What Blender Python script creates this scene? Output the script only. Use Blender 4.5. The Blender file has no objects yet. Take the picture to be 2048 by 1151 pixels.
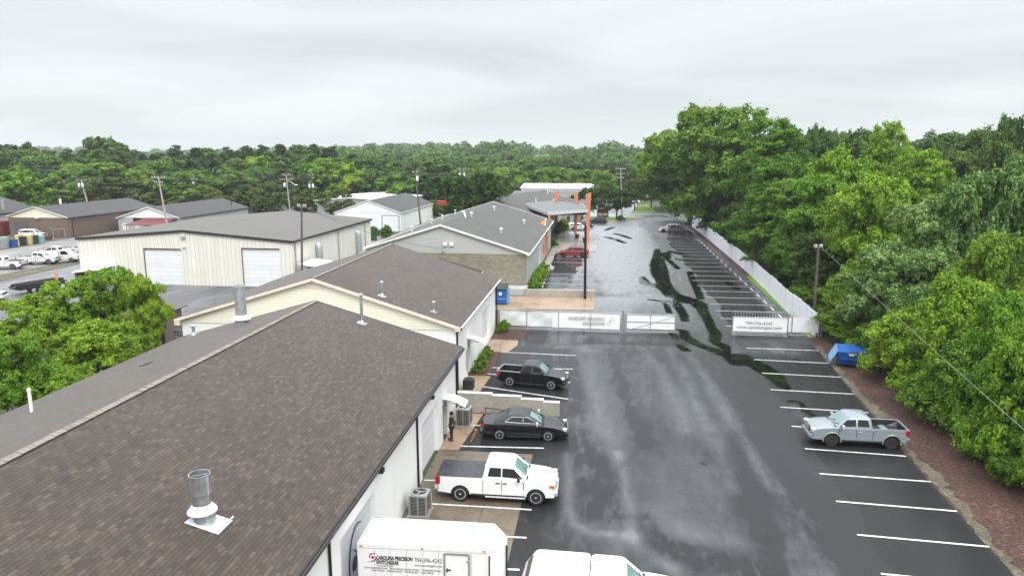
import bpy, bmesh, math, random
import numpy as np
from mathutils import Vector, Matrix, Euler

random.seed(7)
scene = bpy.context.scene
COL = scene.collection
R = math.radians

# ------------------------------------------------------------------ camera
CAM_H, PITCH, YAW, FPX = 16.66, R(10.7485), R(7.152), 1414.0
cam_data = bpy.data.cameras.new('camera')
cam = bpy.data.objects.new('camera', cam_data)
COL.objects.link(cam)
cam.location = (0, 0, CAM_H)
cam.rotation_euler = (R(90) - PITCH, 0, YAW)
cam_data.sensor_width = 36.0
cam_data.lens = 36.0 * FPX / 2048.0
cam_data.clip_start = 0.1
cam_data.clip_end = 6000
scene.camera = cam

# ------------------------------------------------------------------ sky
SUN_EL, SUN_ROT = R(50), R(152)
world = bpy.data.worlds.new('World')
scene.world = world
world.use_nodes = True
nt = world.node_tree
nt.nodes.clear()
N = nt.nodes.new
L = nt.links.new
wout = N('ShaderNodeOutputWorld')
sky = N('ShaderNodeTexSky')
sky.sky_type = 'NISHITA'
sky.sun_disc = False
sky.sun_elevation = SUN_EL
sky.sun_rotation = SUN_ROT
bg1 = N('ShaderNodeBackground'); bg1.inputs[1].default_value = 0.02
L(sky.outputs[0], bg1.inputs[0])
geo = N('ShaderNodeTexCoord')
sep = N('ShaderNodeSeparateXYZ'); L(geo.outputs['Generated'], sep.inputs[0])
# overcast clouds: project the view direction on a cloud deck
zc = N('ShaderNodeMath'); zc.operation = 'MAXIMUM'; zc.inputs[1].default_value = 0.0; L(sep.outputs[2], zc.inputs[0])
zo = N('ShaderNodeMath'); zo.operation = 'ADD'; zo.inputs[1].default_value = 0.11; L(zc.outputs[0], zo.inputs[0])
dv = N('ShaderNodeVectorMath'); dv.operation = 'DIVIDE'
cb = N('ShaderNodeCombineXYZ'); L(zo.outputs[0], cb.inputs[0]); L(zo.outputs[0], cb.inputs[1]); cb.inputs[2].default_value = 1
L(geo.outputs['Generated'], dv.inputs[0]); L(cb.outputs[0], dv.inputs[1])
mp = N('ShaderNodeMapping'); mp.inputs['Scale'].default_value = (0.42, 0.50, 0.0); mp.inputs['Rotation'].default_value = (0, 0, R(12))
mp.inputs['Location'].default_value = (3.1, 0.6, 0)
L(dv.outputs[0], mp.inputs[0])
no = N('ShaderNodeTexNoise'); no.inputs['Scale'].default_value = 1.0; no.inputs['Detail'].default_value = 5
no.inputs['Roughness'].default_value = 0.5; no.inputs['Distortion'].default_value = 0.5
L(mp.outputs[0], no.inputs['Vector'])
cr = N('ShaderNodeValToRGB')
cr.color_ramp.elements[0].position = 0.36; cr.color_ramp.elements[0].color = (0.50, 0.52, 0.535, 1)
cr.color_ramp.elements[1].position = 0.62; cr.color_ramp.elements[1].color = (0.655, 0.67, 0.675, 1)
L(no.outputs['Fac'], cr.inputs[0])
# horizon band a little cooler
hz = N('ShaderNodeMapRange'); hz.inputs['From Min'].default_value = 0.0; hz.inputs['From Max'].default_value = 0.10
hz.inputs['To Min'].default_value = 0.62; hz.inputs['To Max'].default_value = 0.0
L(sep.outputs[2], hz.inputs['Value'])
mh = N('ShaderNodeMixRGB'); L(hz.outputs[0], mh.inputs[0]); L(cr.outputs[0], mh.inputs[1]); mh.inputs[2].default_value = (0.53, 0.58, 0.60, 1)
# overcast: brighter overhead than towards the horizon
ze = N('ShaderNodeMapRange'); ze.interpolation_type = 'SMOOTHSTEP'
ze.inputs['From Min'].default_value = 0.14; ze.inputs['From Max'].default_value = 0.9
ze.inputs['To Min'].default_value = 0.96; ze.inputs['To Max'].default_value = 4.0
L(sep.outputs[2], ze.inputs['Value'])
bg2 = N('ShaderNodeBackground'); L(mh.outputs[0], bg2.inputs[0]); L(ze.outputs[0], bg2.inputs[1])
ad = N('ShaderNodeAddShader'); L(bg1.outputs[0], ad.inputs[0]); L(bg2.outputs[0], ad.inputs[1])
L(ad.outputs[0], wout.inputs[0])

sun_data = bpy.data.lights.new('sun', 'SUN')
sun_data.energy = 1.5
sun_data.angle = R(25)
sun_data.color = (1.0, 0.97, 0.92)
sun = bpy.data.objects.new('sun', sun_data)
COL.objects.link(sun)
sun.rotation_euler = (R(90) - SUN_EL, 0, R(28))

scene.view_settings.view_transform = 'Standard'
scene.view_settings.look = 'None'
scene.view_settings.exposure = 0.34
scene.view_settings.gamma = 1.0
scene.view_settings.use_curve_mapping = False
scene.render.engine = 'CYCLES'
scene.cycles.max_bounces = 6
scene.cycles.diffuse_bounces = 3
scene.cycles.glossy_bounces = 3
scene.cycles.transmission_bounces = 4
scene.cycles.transparent_max_bounces = 8
scene.cycles.volume_bounces = 0
scene.cycles.caustics_reflective = False
scene.cycles.caustics_refractive = False
scene.cycles.use_denoising = True

# ------------------------------------------------------------------ survey: points read off the photograph turned into places
_F = Vector((-math.sin(YAW) * math.cos(PITCH), math.cos(YAW) * math.cos(PITCH), -math.sin(PITCH)))
_Rt = Vector((math.cos(YAW), math.sin(YAW), 0))
_U = _Rt.cross(_F)
def _ray(u, v): return _F + _Rt * ((u - 1024) / FPX) - _U * ((v - 575.5) / FPX)
def G(u, v, z=0.0):
    d = _ray(u, v); return Vector((0, 0, CAM_H)) + d * ((z - CAM_H) / d.z)
def PX(u, v, x):
    d = _ray(u, v); return Vector((0, 0, CAM_H)) + d * (x / d.x)
def PY(u, v, y):
    d = _ray(u, v); return Vector((0, 0, CAM_H)) + d * (y / d.y)

# ------------------------------------------------------------------ materials
class NT:
    def __init__(s, name):
        s.m = bpy.data.materials.new(name); s.m.use_nodes = True
        s.t = s.m.node_tree; s.b = s.t.nodes['Principled BSDF']
    def n(s, typ, **kw):
        x = s.t.nodes.new('ShaderNode' + typ)
        for k, v in kw.items(): setattr(x, k, v)
        return x
    def l(s, a, b): s.t.links.new(a, b)
    def pos(s): return s.n('NewGeometry').outputs['Position']
    def math(s, op, a, b=None, c=None):
        x = s.n('Math', operation=op)
        for i, v in enumerate((a, b, c)):
            if v is None: continue
            if isinstance(v, (int, float)): x.inputs[i].default_value = v
            else: s.l(v, x.inputs[i])
        return x.outputs[0]
    def noise(s, vec, scale, detail=4, rough=0.55, dist=0.0, stretch=None):
        if stretch:
            m = s.n('Mapping'); m.inputs['Scale'].default_value = stretch; s.l(vec, m.inputs[0]); vec = m.outputs[0]
        x = s.n('TexNoise'); x.inputs['Scale'].default_value = scale; x.inputs['Detail'].default_value = detail
        x.inputs['Roughness'].default_value = rough; x.inputs['Distortion'].default_value = dist
        s.l(vec, x.inputs['Vector']); return x.outputs['Fac']
    def ramp(s, fac, stops):
        x = s.n('ValToRGB'); e = x.color_ramp.elements
        while len(e) < len(stops): e.new(0.5)
        for i, (p, c) in enumerate(stops):
            e[i].position = p
            if isinstance(c, (int, float)): c = (c, c, c)
            e[i].color = (c[0], c[1], c[2], 1)
        s.l(fac, x.inputs[0]); return x.outputs[0]
    def mix(s, fac, a, b, mode='MIX'):
        x = s.n('MixRGB', blend_type=mode)
        for i, v in enumerate((fac, a, b)):
            if isinstance(v, (int, float)): x.inputs[i].default_value = v if i == 0 else (v, v, v, 1)
            elif isinstance(v, tuple): x.inputs[i].default_value = (v[0], v[1], v[2], 1)
            else: s.l(v, x.inputs[i])
        return x.outputs[0]
    def rng(s, v, a, b, c, d):
        x = s.n('MapRange'); s.l(v, x.inputs[0])
        for i, q in enumerate((a, b, c, d)): x.inputs[i + 1].default_value = q
        return x.outputs[0]
    def set(s, **kw):
        for k, v in kw.items():
            i = s.b.inputs[k.replace('_', ' ')]
            if isinstance(v, (int, float)): i.default_value = v
            elif isinstance(v, tuple): i.default_value = (v[0], v[1], v[2], 1)
            else: s.l(v, i)
    def bump(s, h, strength=0.3, dist=0.02):
        x = s.n('Bump'); x.inputs['Strength'].default_value = strength; x.inputs['Distance'].default_value = dist
        s.l(h, x.inputs['Height']); s.l(x.outputs[0], s.b.inputs['Normal'])
    def xyz(s, vec):
        x = s.n('SeparateXYZ'); s.l(vec, x.inputs[0]); return x.outputs
    def comb(s, a, b, c=0.0):
        x = s.n('CombineXYZ')
        for i, v in enumerate((a, b, c)):
            if isinstance(v, (int, float)): x.inputs[i].default_value = v
            else: s.l(v, x.inputs[i])
        return x.outputs[0]

def plain(name, col, rough=0.55, metal=0.0, var=0.12, scale=3.0, coat=0.0, obj=True, bump=0.0, ior=1.45):
    n = NT(name)
    tc = n.n('TexCoord').outputs['Object'] if obj else n.pos()
    f = n.noise(tc, scale, 5)
    c = n.mix(1.0, col, n.ramp(f, [(0.3, 1 - var), (0.7, 1 + var)]), 'MULTIPLY')
    n.set(Base_Color=c, Roughness=rough, Metallic=metal, Coat_Weight=coat, IOR=ior)
    n.set(Roughness=n.rng(n.noise(tc, scale * 2.3, 3), 0.3, 0.7, max(rough - 0.07, 0.02), min(rough + 0.07, 1)))
    if bump: n.bump(n.noise(tc, scale * 12, 4), bump, 0.01)
    return n.m

def shingle(name, palette, tab=(0.30, 0.14), lines=0.5, along='y', rough=0.6):
    n = NT(name)
    p = n.xyz(n.pos())
    a, b = (p[1], p[0]) if along == 'y' else (p[0], p[1])
    v = n.math('DIVIDE', b, tab[1]); row = n.math('FLOOR', v)
    off = n.math('MULTIPLY', n.math('FRACT', n.math('MULTIPLY', row, 0.381)), 1.0)
    u = n.math('ADD', n.math('DIVIDE', a, tab[0]), off)
    colm = n.math('FLOOR', u)
    wn = n.n('TexWhiteNoise', noise_dimensions='2D'); n.l(n.comb(colm, row), wn.inputs['Vector'])
    k = len(palette)
    c = n.ramp(wn.outputs['Value'], [((i + 0.5) / k, palette[i]) for i in range(k)])
    big = n.noise(n.pos(), 0.35, 5, 0.6)
    c = n.mix(1.0, c, n.ramp(big, [(0.3, 0.84), (0.7, 1.14)]), 'MULTIPLY')
    fine = n.noise(n.pos(), 45, 2)
    c = n.mix(1.0, c, n.ramp(fine, [(0.3, 0.85), (0.7, 1.15)]), 'MULTIPLY')
    fu, fv = n.math('FRACT', u), n.math('FRACT', v)
    g1 = n.math('LESS_THAN', fu, 0.06); g2 = n.math('LESS_THAN', fv, 0.17)
    gap = n.math('MAXIMUM', g1, g2)
    c = n.mix(n.math('MULTIPLY', gap, lines * 1.6), c, tuple(x * 0.3 for x in palette[0]))
    n.set(Base_Color=c, Roughness=rough, Specular_IOR_Level=0.25, Sheen_Weight=0.22, Sheen_Roughness=0.35)
    n.bump(n.math('SUBTRACT', n.math('ADD', n.math('MULTIPLY', fv, 0.5), n.math('MULTIPLY', fine, 0.25)), gap), 0.35, 0.01)
    return n.m

def ribbed(name, col, pitch=0.3, width=0.08, axis='xy', var=0.06, rough=0.45, dark=0.75, bstr=0.5, stain=None):
    """sheet metal or siding with a real rib rhythm; axis xy = vertical ribs, z = horizontal laps"""
    n = NT(name)
    p = n.xyz(n.pos())
    a = n.math('ADD', p[0], p[1]) if axis == 'xy' else p[2] if axis == 'z' else p[1]
    u = n.math('DIVIDE', a, pitch)
    fu = n.math('FRACT', u)
    big = n.noise(n.pos(), 0.5, 5, 0.6)
    c = n.mix(1.0, col, n.ramp(big, [(0.3, 1 - var), (0.7, 1 + var)]), 'MULTIPLY')
    wn = n.n('TexWhiteNoise', noise_dimensions='1D'); n.l(n.math('FLOOR', u), wn.inputs['W'])
    c = n.mix(1.0, c, n.ramp(wn.outputs['Value'], [(0, 0.965), (1, 1.03)]), 'MULTIPLY')
    ln = n.math('LESS_THAN', fu, width)
    c = n.mix(ln, c, tuple(x * dark for x in col))
    if stain:
        st = n.noise(n.pos(), 1.0, 5, 0.65, 0.0, (1.6, 1.6, 0.22))
        c = n.mix(n.ramp(st, [(0.52, 0.0), (0.72, stain[3])]), c, stain[:3])
    n.set(Base_Color=c, Roughness=rough)
    if axis == 'z': n.bump(fu, bstr, 0.02)
    else: n.bump(n.rng(n.math('ABSOLUTE', n.math('SUBTRACT', fu, 0.12)), 0.0, 0.12, 1.0, 0.0), bstr, 0.03)
    return n.m

def brick(name, c1, c2, mortar, scale=1.0, rough=0.8):
    n = NT(name)
    p = n.xyz(n.pos())
    br = n.n('TexBrick'); n.l(n.comb(n.math('ADD', p[0], p[1]), p[2]), br.inputs['Vector'])
    br.inputs['Color1'].default_value = (*c1, 1); br.inputs['Color2'].default_value = (*c2, 1); br.inputs['Mortar'].default_value = (*mortar, 1)
    br.inputs['Scale'].default_value = scale; br.inputs['Brick Width'].default_value = 0.4; br.inputs['Row Height'].default_value = 0.2
    br.inputs['Mortar Size'].default_value = 0.012
    big = n.noise(n.pos(), 0.6, 5, 0.65)
    c = n.mix(1.0, br.outputs[0], n.ramp(big, [(0.3, 0.85), (0.7, 1.12)]), 'MULTIPLY')
    n.set(Base_Color=c, Roughness=rough); n.bump(br.outputs['Fac'], -0.3, 0.01)
    return n.m

def wall_paint(name, col, stain=(0.30, 0.29, 0.26), amt=0.28, rough=0.6):
    n = NT(name)
    st = n.noise(n.pos(), 1.0, 6, 0.65, 0.2, (2.2, 2.2, 0.35))
    big = n.noise(n.pos(), 0.4, 3)
    c = n.mix(1.0, col, n.ramp(big, [(0.3, 0.94), (0.7, 1.03)]), 'MULTIPLY')
    c = n.mix(n.math('MULTIPLY', n.ramp(st, [(0.5, 0.0), (0.8, 1.0)]), amt), c, stain)
    n.set(Base_Color=c, Roughness=rough); n.bump(n.noise(n.pos(), 30, 3), 0.15, 0.01)
    return n.m

def asphalt(name, base, film=(0.25, 0.85), rough=(0.36, 0.13), nlo=1.5, nhi=2.6, stretch=(1, 0.22, 1), cracks=0.0, thr=(0.42, 0.58), wetmap=False):
    """asphalt under a film of rain water: the film (by Fresnel) is thick in some long patches and thin in others"""
    n = NT(name)
    P = n.pos()
    broad = n.noise(P, 0.13, 5, 0.62, 0.9, stretch)
    mid = n.noise(P, 0.5, 6, 0.65, 1.2, (1, 0.35, 1))
    patch = n.noise(P, 0.06, 3, 0.5, 0.3)
    cross = n.noise(P, 0.8, 4, 0.6, 0.3, (0.22, 1.6, 1))
    fine = n.noise(P, 60, 2, 0.6); agg = n.noise(P, 9, 4, 0.7)
    f = n.math('ADD', n.math('ADD', n.math('MULTIPLY', broad, 0.56), n.math('MULTIPLY', cross, 0.06)), n.math('ADD', n.math('MULTIPLY', mid, 0.16), n.math('MULTIPLY', patch, 0.22)))
    f = n.math('ADD', n.math('MULTIPLY', n.math('SUBTRACT', f, 0.5), 1.55), 0.5)
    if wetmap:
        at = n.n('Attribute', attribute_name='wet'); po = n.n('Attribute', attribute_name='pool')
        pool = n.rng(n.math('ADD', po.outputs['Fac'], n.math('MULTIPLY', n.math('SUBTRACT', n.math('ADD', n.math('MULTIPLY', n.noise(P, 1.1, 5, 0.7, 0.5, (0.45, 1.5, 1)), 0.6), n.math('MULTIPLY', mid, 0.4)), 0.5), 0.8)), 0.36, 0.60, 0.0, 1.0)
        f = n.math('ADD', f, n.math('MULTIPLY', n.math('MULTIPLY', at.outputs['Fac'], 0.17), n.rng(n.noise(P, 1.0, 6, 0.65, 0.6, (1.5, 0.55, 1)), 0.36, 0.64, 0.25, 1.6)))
    w = n.ramp(f, [(thr[0], 0.0), (thr[1], 1.0)])
    c = n.mix(w, tuple(x * 1.25 for x in base), tuple(x * 0.85 for x in base))
    c = n.mix(1.0, c, n.ramp(fine, [(0.3, 0.7), (0.7, 1.35)]), 'MULTIPLY')
    c = n.mix(1.0, c, n.ramp(agg, [(0.3, 0.88), (0.7, 1.12)]), 'MULTIPLY')
    if cracks:
        vo = n.n('TexVoronoi', feature='DISTANCE_TO_EDGE'); vo.inputs['Scale'].default_value = 0.13
        ds = n.n('MixRGB'); ds.inputs[0].default_value = 0.12
        nn = n.n('TexNoise'); nn.inputs['Scale'].default_value = 0.7; n.l(P, nn.inputs['Vector'])
        n.l(P, ds.inputs[1]); n.l(nn.outputs['Color'], ds.inputs[2]); n.l(ds.outputs[0], vo.inputs['Vector'])
        c = n.mix(n.math('MULTIPLY', n.ramp(vo.outputs['Distance'], [(0.004, 1.0), (0.010, 0.0)]), cracks), c, (0.008, 0.008, 0.009))
    spot = n.ramp(n.noise(P, 1.7, 2, 0.5), [(0.70, 0.0), (0.76, 1.0)])
    w = n.math('MULTIPLY', w, n.math('SUBTRACT', 1.0, n.math('MULTIPLY', spot, 0.5)))
    n.set(Base_Color=c, Roughness=0.75, Specular_IOR_Level=0.2)
    bp = n.n('Bump'); bp.inputs['Strength'].default_value = 0.05; bp.inputs['Distance'].default_value = 0.01
    n.l(n.math('ADD', n.math('MULTIPLY', fine, 0.6), n.math('MULTIPLY', mid, 2.0)), bp.inputs['Height'])
    gl = n.n('BsdfGlossy'); ry = n.rng(n.xyz(P)[1], 58, 82, 0.0, 1.0) if wetmap == 2 else 0.0
    n.l(n.math('ADD', n.ramp(w, [(0.0, rough[0]), (1.0, rough[1])]), n.math('MULTIPLY', ry, 0.2)), gl.inputs['Roughness']); n.l(bp.outputs[0], gl.inputs['Normal'])
    gl.inputs[0].default_value = (0.97, 0.98, 1.0, 1)
    fr = n.n('Fresnel'); n.l(n.rng(w, 0, 1, nlo, nhi), fr.inputs['IOR'])
    ms = n.n('MixShader'); n.l(n.math('MULTIPLY', fr.outputs[0], n.rng(w, 0, 1, film[0], film[1])), ms.inputs[0])
    out = [x for x in n.t.nodes if x.type == 'OUTPUT_MATERIAL'][0]
    n.l(n.b.outputs[0], ms.inputs[1]); n.l(gl.outputs[0], ms.inputs[2]); res = ms.outputs[0]
    if wetmap:
        wb = n.n('BsdfPrincipled'); wb.inputs['Base Color'].default_value = (0.006, 0.006, 0.006, 1); wb.inputs['Roughness'].default_value = 0.03; wb.inputs['IOR'].default_value = 1.33
        m2 = n.n('MixShader'); n.l(pool, m2.inputs[0]); n.l(res, m2.inputs[1]); n.l(wb.outputs[0], m2.inputs[2]); res = m2.outputs[0]
    n.l(res, out.inputs[0])
    return n.m

def concrete(name, col, rough=0.5, stain=(0.12, 0.08, 0.04), amt=0.5, joints=0.0, jx=0.0):
    n = NT(name)
    P = n.pos()
    a = n.noise(P, 0.6, 6, 0.65, 0.5); b = n.noise(P, 4.0, 5, 0.6)
    c = n.mix(1.0, col, n.ramp(b, [(0.3, 0.82), (0.7, 1.15)]), 'MULTIPLY')
    c = n.mix(n.math('MULTIPLY', n.ramp(a, [(0.42, 0.0), (0.7, 1.0)]), amt), c, stain)
    if joints:
        p = n.xyz(P)
        j = n.math('MAXIMUM', n.math('LESS_THAN', n.math('FRACT', n.math('DIVIDE', n.math('ADD', p[1], jx), joints)), 0.012),
                   n.math('LESS_THAN', n.math('FRACT', n.math('DIVIDE', n.math('ADD', p[0], jx), joints)), 0.012))
        c = n.mix(n.math('MULTIPLY', j, 0.7), c, (0.03, 0.025, 0.02))
    n.set(Base_Color=c, Roughness=n.rng(a, 0.35, 0.7, rough + 0.12, rough - 0.15)); n.bump(b, 0.12, 0.01)
    return n.m

def earth(name, ca, cb, cc, scale=1.0, rough=0.85, bump=0.5):
    n = NT(name)
    P = n.pos()
    a = n.noise(P, 0.25 * scale, 6, 0.65, 0.4); b = n.noise(P, 5 * scale, 5, 0.75); f = n.noise(P, 26 * scale, 3, 0.7)
    c = n.mix(n.ramp(a, [(0.42, 0.0), (0.6, 1.0)]), ca, cb)
    c = n.mix(n.ramp(b, [(0.5, 0.0), (0.68, 0.8)]), c, cc)
    c = n.mix(1.0, c, n.ramp(f, [(0.3, 0.55), (0.7, 1.5)]), 'MULTIPLY')
    n.set(Base_Color=c, Roughness=rough); n.bump(n.math('ADD', b, f), bump, 0.05)
    return n.m

def leaf(name, dark, light, trans=0.35, patchy=0.9):
    n = NT(name)
    g = n.n('NewGeometry')
    oi = n.n('ObjectInfo')
    tc = n.n('TexCoord').outputs['Object']
    cl = n.noise(tc, 0.7 * patchy, 3, 0.6)
    r = n.math('ADD', n.math('MULTIPLY', g.outputs['Random Per Island'], 0.38), n.math('MULTIPLY', cl, 0.62))
    c = n.ramp(r, [(0.30, dark), (0.68, light)])
    hs = n.n('HueSaturation'); n.l(c, hs.inputs['Color'])
    n.l(n.rng(oi.outputs['Random'], 0, 1, 0.485, 0.515), hs.inputs['Hue'])
    n.l(n.rng(oi.outputs['Random'], 0, 1, 1.14, 0.86), hs.inputs['Value'])
    n.set(Base_Color=hs.outputs[0], Roughness=0.6, Specular_IOR_Level=0.14)
    tr = n.n('BsdfTranslucent'); n.l(hs.outputs[0], tr.inputs[0])
    mx = n.n('MixShader'); mx.inputs[0].default_value = trans
    out = [x for x in n.t.nodes if x.type == 'OUTPUT_MATERIAL'][0]
    n.l(n.b.outputs[0], mx.inputs[1]); n.l(tr.outputs[0], mx.inputs[2]); n.l(mx.outputs[0], out.inputs[0])
    return n.m

M = {}
BR = [(0.0604, 0.0442, 0.0348), (0.0415, 0.0294, 0.0231), (0.0793, 0.0591, 0.0468), (0.0503, 0.0358, 0.0283), (0.0692, 0.0531, 0.0374), (0.0541, 0.0389, 0.0317), (0.0515, 0.0415, 0.0336), (0.0893, 0.0682, 0.0546)]
M['shingle_brown'] = shingle('brown shingles', BR)
M['shingle_cap'] = plain('ridge cap shingles', (0.21, 0.18, 0.155), 0.6, var=0.25, scale=2.0)
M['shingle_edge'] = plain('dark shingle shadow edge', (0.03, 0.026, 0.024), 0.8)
M['shingle_grey'] = shingle('weathered grey shingles', [(0.050, 0.048, 0.041), (0.060, 0.057, 0.050), (0.045, 0.043, 0.037), (0.055, 0.052, 0.046)], (0.9, 0.3), 0.12, rough=0.6)
M['shingle_dark'] = shingle('dark grey shingles', [(0.026, 0.026, 0.028), (0.031, 0.030, 0.033), (0.028, 0.028, 0.030)], (0.9, 0.3), 0.12, rough=0.6)
M['metal_roof'] = ribbed('weathered metal roof', (0.100, 0.093, 0.085), 0.9, 0.05, 'y', 0.05, 0.6, 0.92, 0.05)
M['white_roof'] = ribbed('white metal roof', (0.78, 0.78, 0.78), 0.6, 0.05, 'xy', 0.04, 0.45, 0.93, 0.1)
M['cream_metal'] = ribbed('cream ribbed sheet wall', (0.75, 0.73, 0.65), 0.55, 0.12, 'xy', 0.03, 0.5, 0.70, 0.4, (0.48, 0.45, 0.36, 0.25))
M['white_metal'] = ribbed('white ribbed sheet wall', (0.80, 0.82, 0.83), 0.9, 0.05, 'xy', 0.03, 0.5, 0.92, 0.2)
M['siding_cream'] = ribbed('cream lap siding', (0.80, 0.76, 0.62), 0.23, 0.16, 'z', 0.03, 0.5, 0.82, 0.5)
M['siding_grey'] = ribbed('grey lap siding', (0.46, 0.465, 0.445), 0.26, 0.15, 'z', 0.04, 0.5, 0.75, 0.5)
M['white_wall'] = wall_paint('white painted block', (0.80, 0.80, 0.78), amt=0.16)
M['gable_white'] = wall_paint('pale painted gable', (0.60, 0.62, 0.62), amt=0.15)
M['grey_wall'] = wall_paint('sage grey painted wall', (0.40, 0.43, 0.40))
M['brown_wall'] = wall_paint('brown painted block', (0.15, 0.108, 0.088), stain=(0.09, 0.065, 0.052), amt=0.5)
M['block_grey'] = wall_paint('light grey block', (0.40, 0.41, 0.42), amt=0.4)
M['brick'] = brick('grey brown brick', (0.27, 0.24, 0.17), (0.17, 0.155, 0.115), (0.33, 0.32, 0.26), 1.0)
M['trim_pink'] = plain('pale trim board', (0.72, 0.62, 0.53), 0.5)
M['trim_white'] = plain('white trim', (0.75, 0.75, 0.73), 0.45, var=0.05)
M['trim_dark'] = plain('dark bronze trim', (0.035, 0.03, 0.028), 0.4)
M['black'] = plain('black painted metal', (0.012, 0.012, 0.013), 0.35)
M['door_white'] = ribbed('white sectional door', (0.76, 0.78, 0.79), 0.55, 0.06, 'z', 0.03, 0.45, 0.72, 0.1, (0.45, 0.44, 0.42, 0.2))
M['door_grey'] = ribbed('grey roller door', (0.10, 0.10, 0.095), 0.3, 0.1, 'z', 0.03, 0.5, 0.7, 0.2)
M['door_bluegrey'] = ribbed('pale blue grey sectional door', (0.60, 0.63, 0.65), 0.6, 0.05, 'z', 0.03, 0.5, 0.72, 0.1)
M['galv'] = plain('galvanised steel', (0.55, 0.58, 0.60), 0.34, 0.85, 0.22, 3)
M['galv_dull'] = plain('dull galvanised steel', (0.42, 0.44, 0.45), 0.5, 0.6, 0.2, 3)
M['flash'] = plain('bright flashing', (0.72, 0.78, 0.80), 0.4, 0.3, 0.1)
M['pvc'] = plain('white plastic pipe', (0.80, 0.80, 0.77), 0.4, var=0.04)
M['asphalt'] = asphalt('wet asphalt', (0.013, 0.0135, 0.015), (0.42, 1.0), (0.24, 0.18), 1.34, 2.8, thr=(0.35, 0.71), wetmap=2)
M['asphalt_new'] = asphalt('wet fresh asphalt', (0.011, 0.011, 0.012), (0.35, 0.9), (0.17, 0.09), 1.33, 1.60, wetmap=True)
M['asphalt_yard'] = asphalt('damp yard asphalt', (0.048, 0.049, 0.053), (0.3, 0.9), (0.45, 0.3), 1.4, 1.9, cracks=0.8)
M['asphalt_road'] = asphalt('wet road asphalt', (0.11, 0.11, 0.115), (0.7, 1.0), (0.4, 0.25), 1.6, 2.6)
M['gravel'] = earth('grey gravel lot', (0.17, 0.165, 0.165), (0.24, 0.23, 0.235), (0.13, 0.125, 0.12), 0.6, 0.6, 0.3)
M['paint'] = plain('white road paint', (0.60, 0.61, 0.61), 0.45, var=0.35, scale=4.0, obj=False)
M['puddle'] = plain('standing water', (0.010, 0.012, 0.008), 0.035, var=0.1, ior=1.36)
M['concrete'] = concrete('weathered concrete', (0.36, 0.34, 0.29), 0.6, (0.20, 0.18, 0.14), 0.4)
M['concrete_wet'] = concrete('wet stained concrete pad', (0.145, 0.115, 0.080), 0.38, (0.07, 0.055, 0.04), 0.7, 4.2, 1.1)
M['concrete_orange'] = concrete('rust stained wet concrete', (0.33, 0.23, 0.155), 0.35, (0.19, 0.14, 0.09), 0.6, 2.9, 0.9)
M['concrete_pale'] = concrete('wet pale concrete walk', (0.36, 0.35, 0.31), 0.3, (0.16, 0.14, 0.11), 0.5, 3.0)
def chips(name, cols, scale, rough=0.85):
    n = NT(name); P = n.pos()
    vo = n.n('TexVoronoi'); vo.inputs['Scale'].default_value = scale; n.l(P, vo.inputs['Vector'])
    sx = n.xyz(vo.outputs['Color'])[0]; k = len(cols)
    c = n.ramp(sx, [((i + 0.5) / k, cols[i]) for i in range(k)])
    c = n.mix(1.0, c, n.ramp(n.noise(P, 0.5, 5, 0.65), [(0.3, 0.6), (0.7, 1.4)]), 'MULTIPLY')
    c = n.mix(1.0, c, n.ramp(n.noise(P, 14, 3, 0.7), [(0.3, 0.6), (0.7, 1.5)]), 'MULTIPLY')
    n.set(Base_Color=c, Roughness=rough); n.bump(vo.outputs['Distance'], 0.8, 0.06); return n.m
M['mulch'] = chips('red brown mulch', [(0.028, 0.012, 0.010), (0.085, 0.030, 0.022), (0.050, 0.020, 0.016), (0.085, 0.040, 0.028), (0.030, 0.013, 0.010), (0.055, 0.021, 0.016), (0.11, 0.065, 0.045)], 11.0)
M['mulch_old'] = earth('red brown mulch', (0.070, 0.026, 0.020), (0.040, 0.017, 0.014), (0.16, 0.065, 0.045), 0.55, 0.9, 0.9)
M['grass'] = earth('lawn grass', (0.13, 0.22, 0.03), (0.16, 0.27, 0.035), (0.10, 0.17, 0.03), 1.0)
M['verge'] = chips('dry weedy verge', [(0.070, 0.058, 0.042), (0.10, 0.080, 0.058), (0.055, 0.070, 0.026), (0.11, 0.090, 0.070), (0.07, 0.085, 0.033), (0.14, 0.115, 0.092)], 9.0)
M['terrain'] = earth('forest floor', (0.045, 0.06, 0.022), (0.06, 0.065, 0.03), (0.03, 0.045, 0.015), 0.5)
M['paint_white'] = plain('white car paint', (0.80, 0.80, 0.80), 0.22, coat=0.8, var=0.02)
M['paint_white_dirty'] = plain('weathered white truck paint', (0.62, 0.62, 0.60), 0.4, coat=0.2, var=0.15, scale=1.5)
M['paint_black'] = plain('black car paint', (0.006, 0.007, 0.010), 0.12, coat=0.4, var=0.05)
M['paint_grey'] = plain('cement grey car paint', (0.22, 0.25, 0.275), 0.3, coat=0.5, var=0.03)
M['paint_dkgrey'] = plain('dark grey car paint', (0.030, 0.031, 0.034), 0.4, 0.0, coat=0.0, ior=1.3, var=0.03)
M['paint_red'] = plain('dark red car paint', (0.24, 0.010, 0.020), 0.22, coat=1.0, var=0.05)
M['paint_brightred'] = plain('bright red paint', (0.36, 0.028, 0.02), 0.35, coat=0.4)
M['glass'] = plain('dark tinted glass', (0.012, 0.014, 0.016), 0.06, coat=0.3, var=0.02)
M['glass_teal'] = plain('green tinted windshield', (0.16, 0.26, 0.25), 0.08, coat=0.6, var=0.12, scale=1.2)
M['rubber'] = plain('tyre rubber', (0.018, 0.018, 0.018), 0.75)
M['chrome'] = plain('bright wheel metal', (0.62, 0.63, 0.64), 0.3, 0.45)
M['rim_dark'] = plain('dark wheel metal', (0.05, 0.05, 0.05), 0.4, 0.4)
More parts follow.
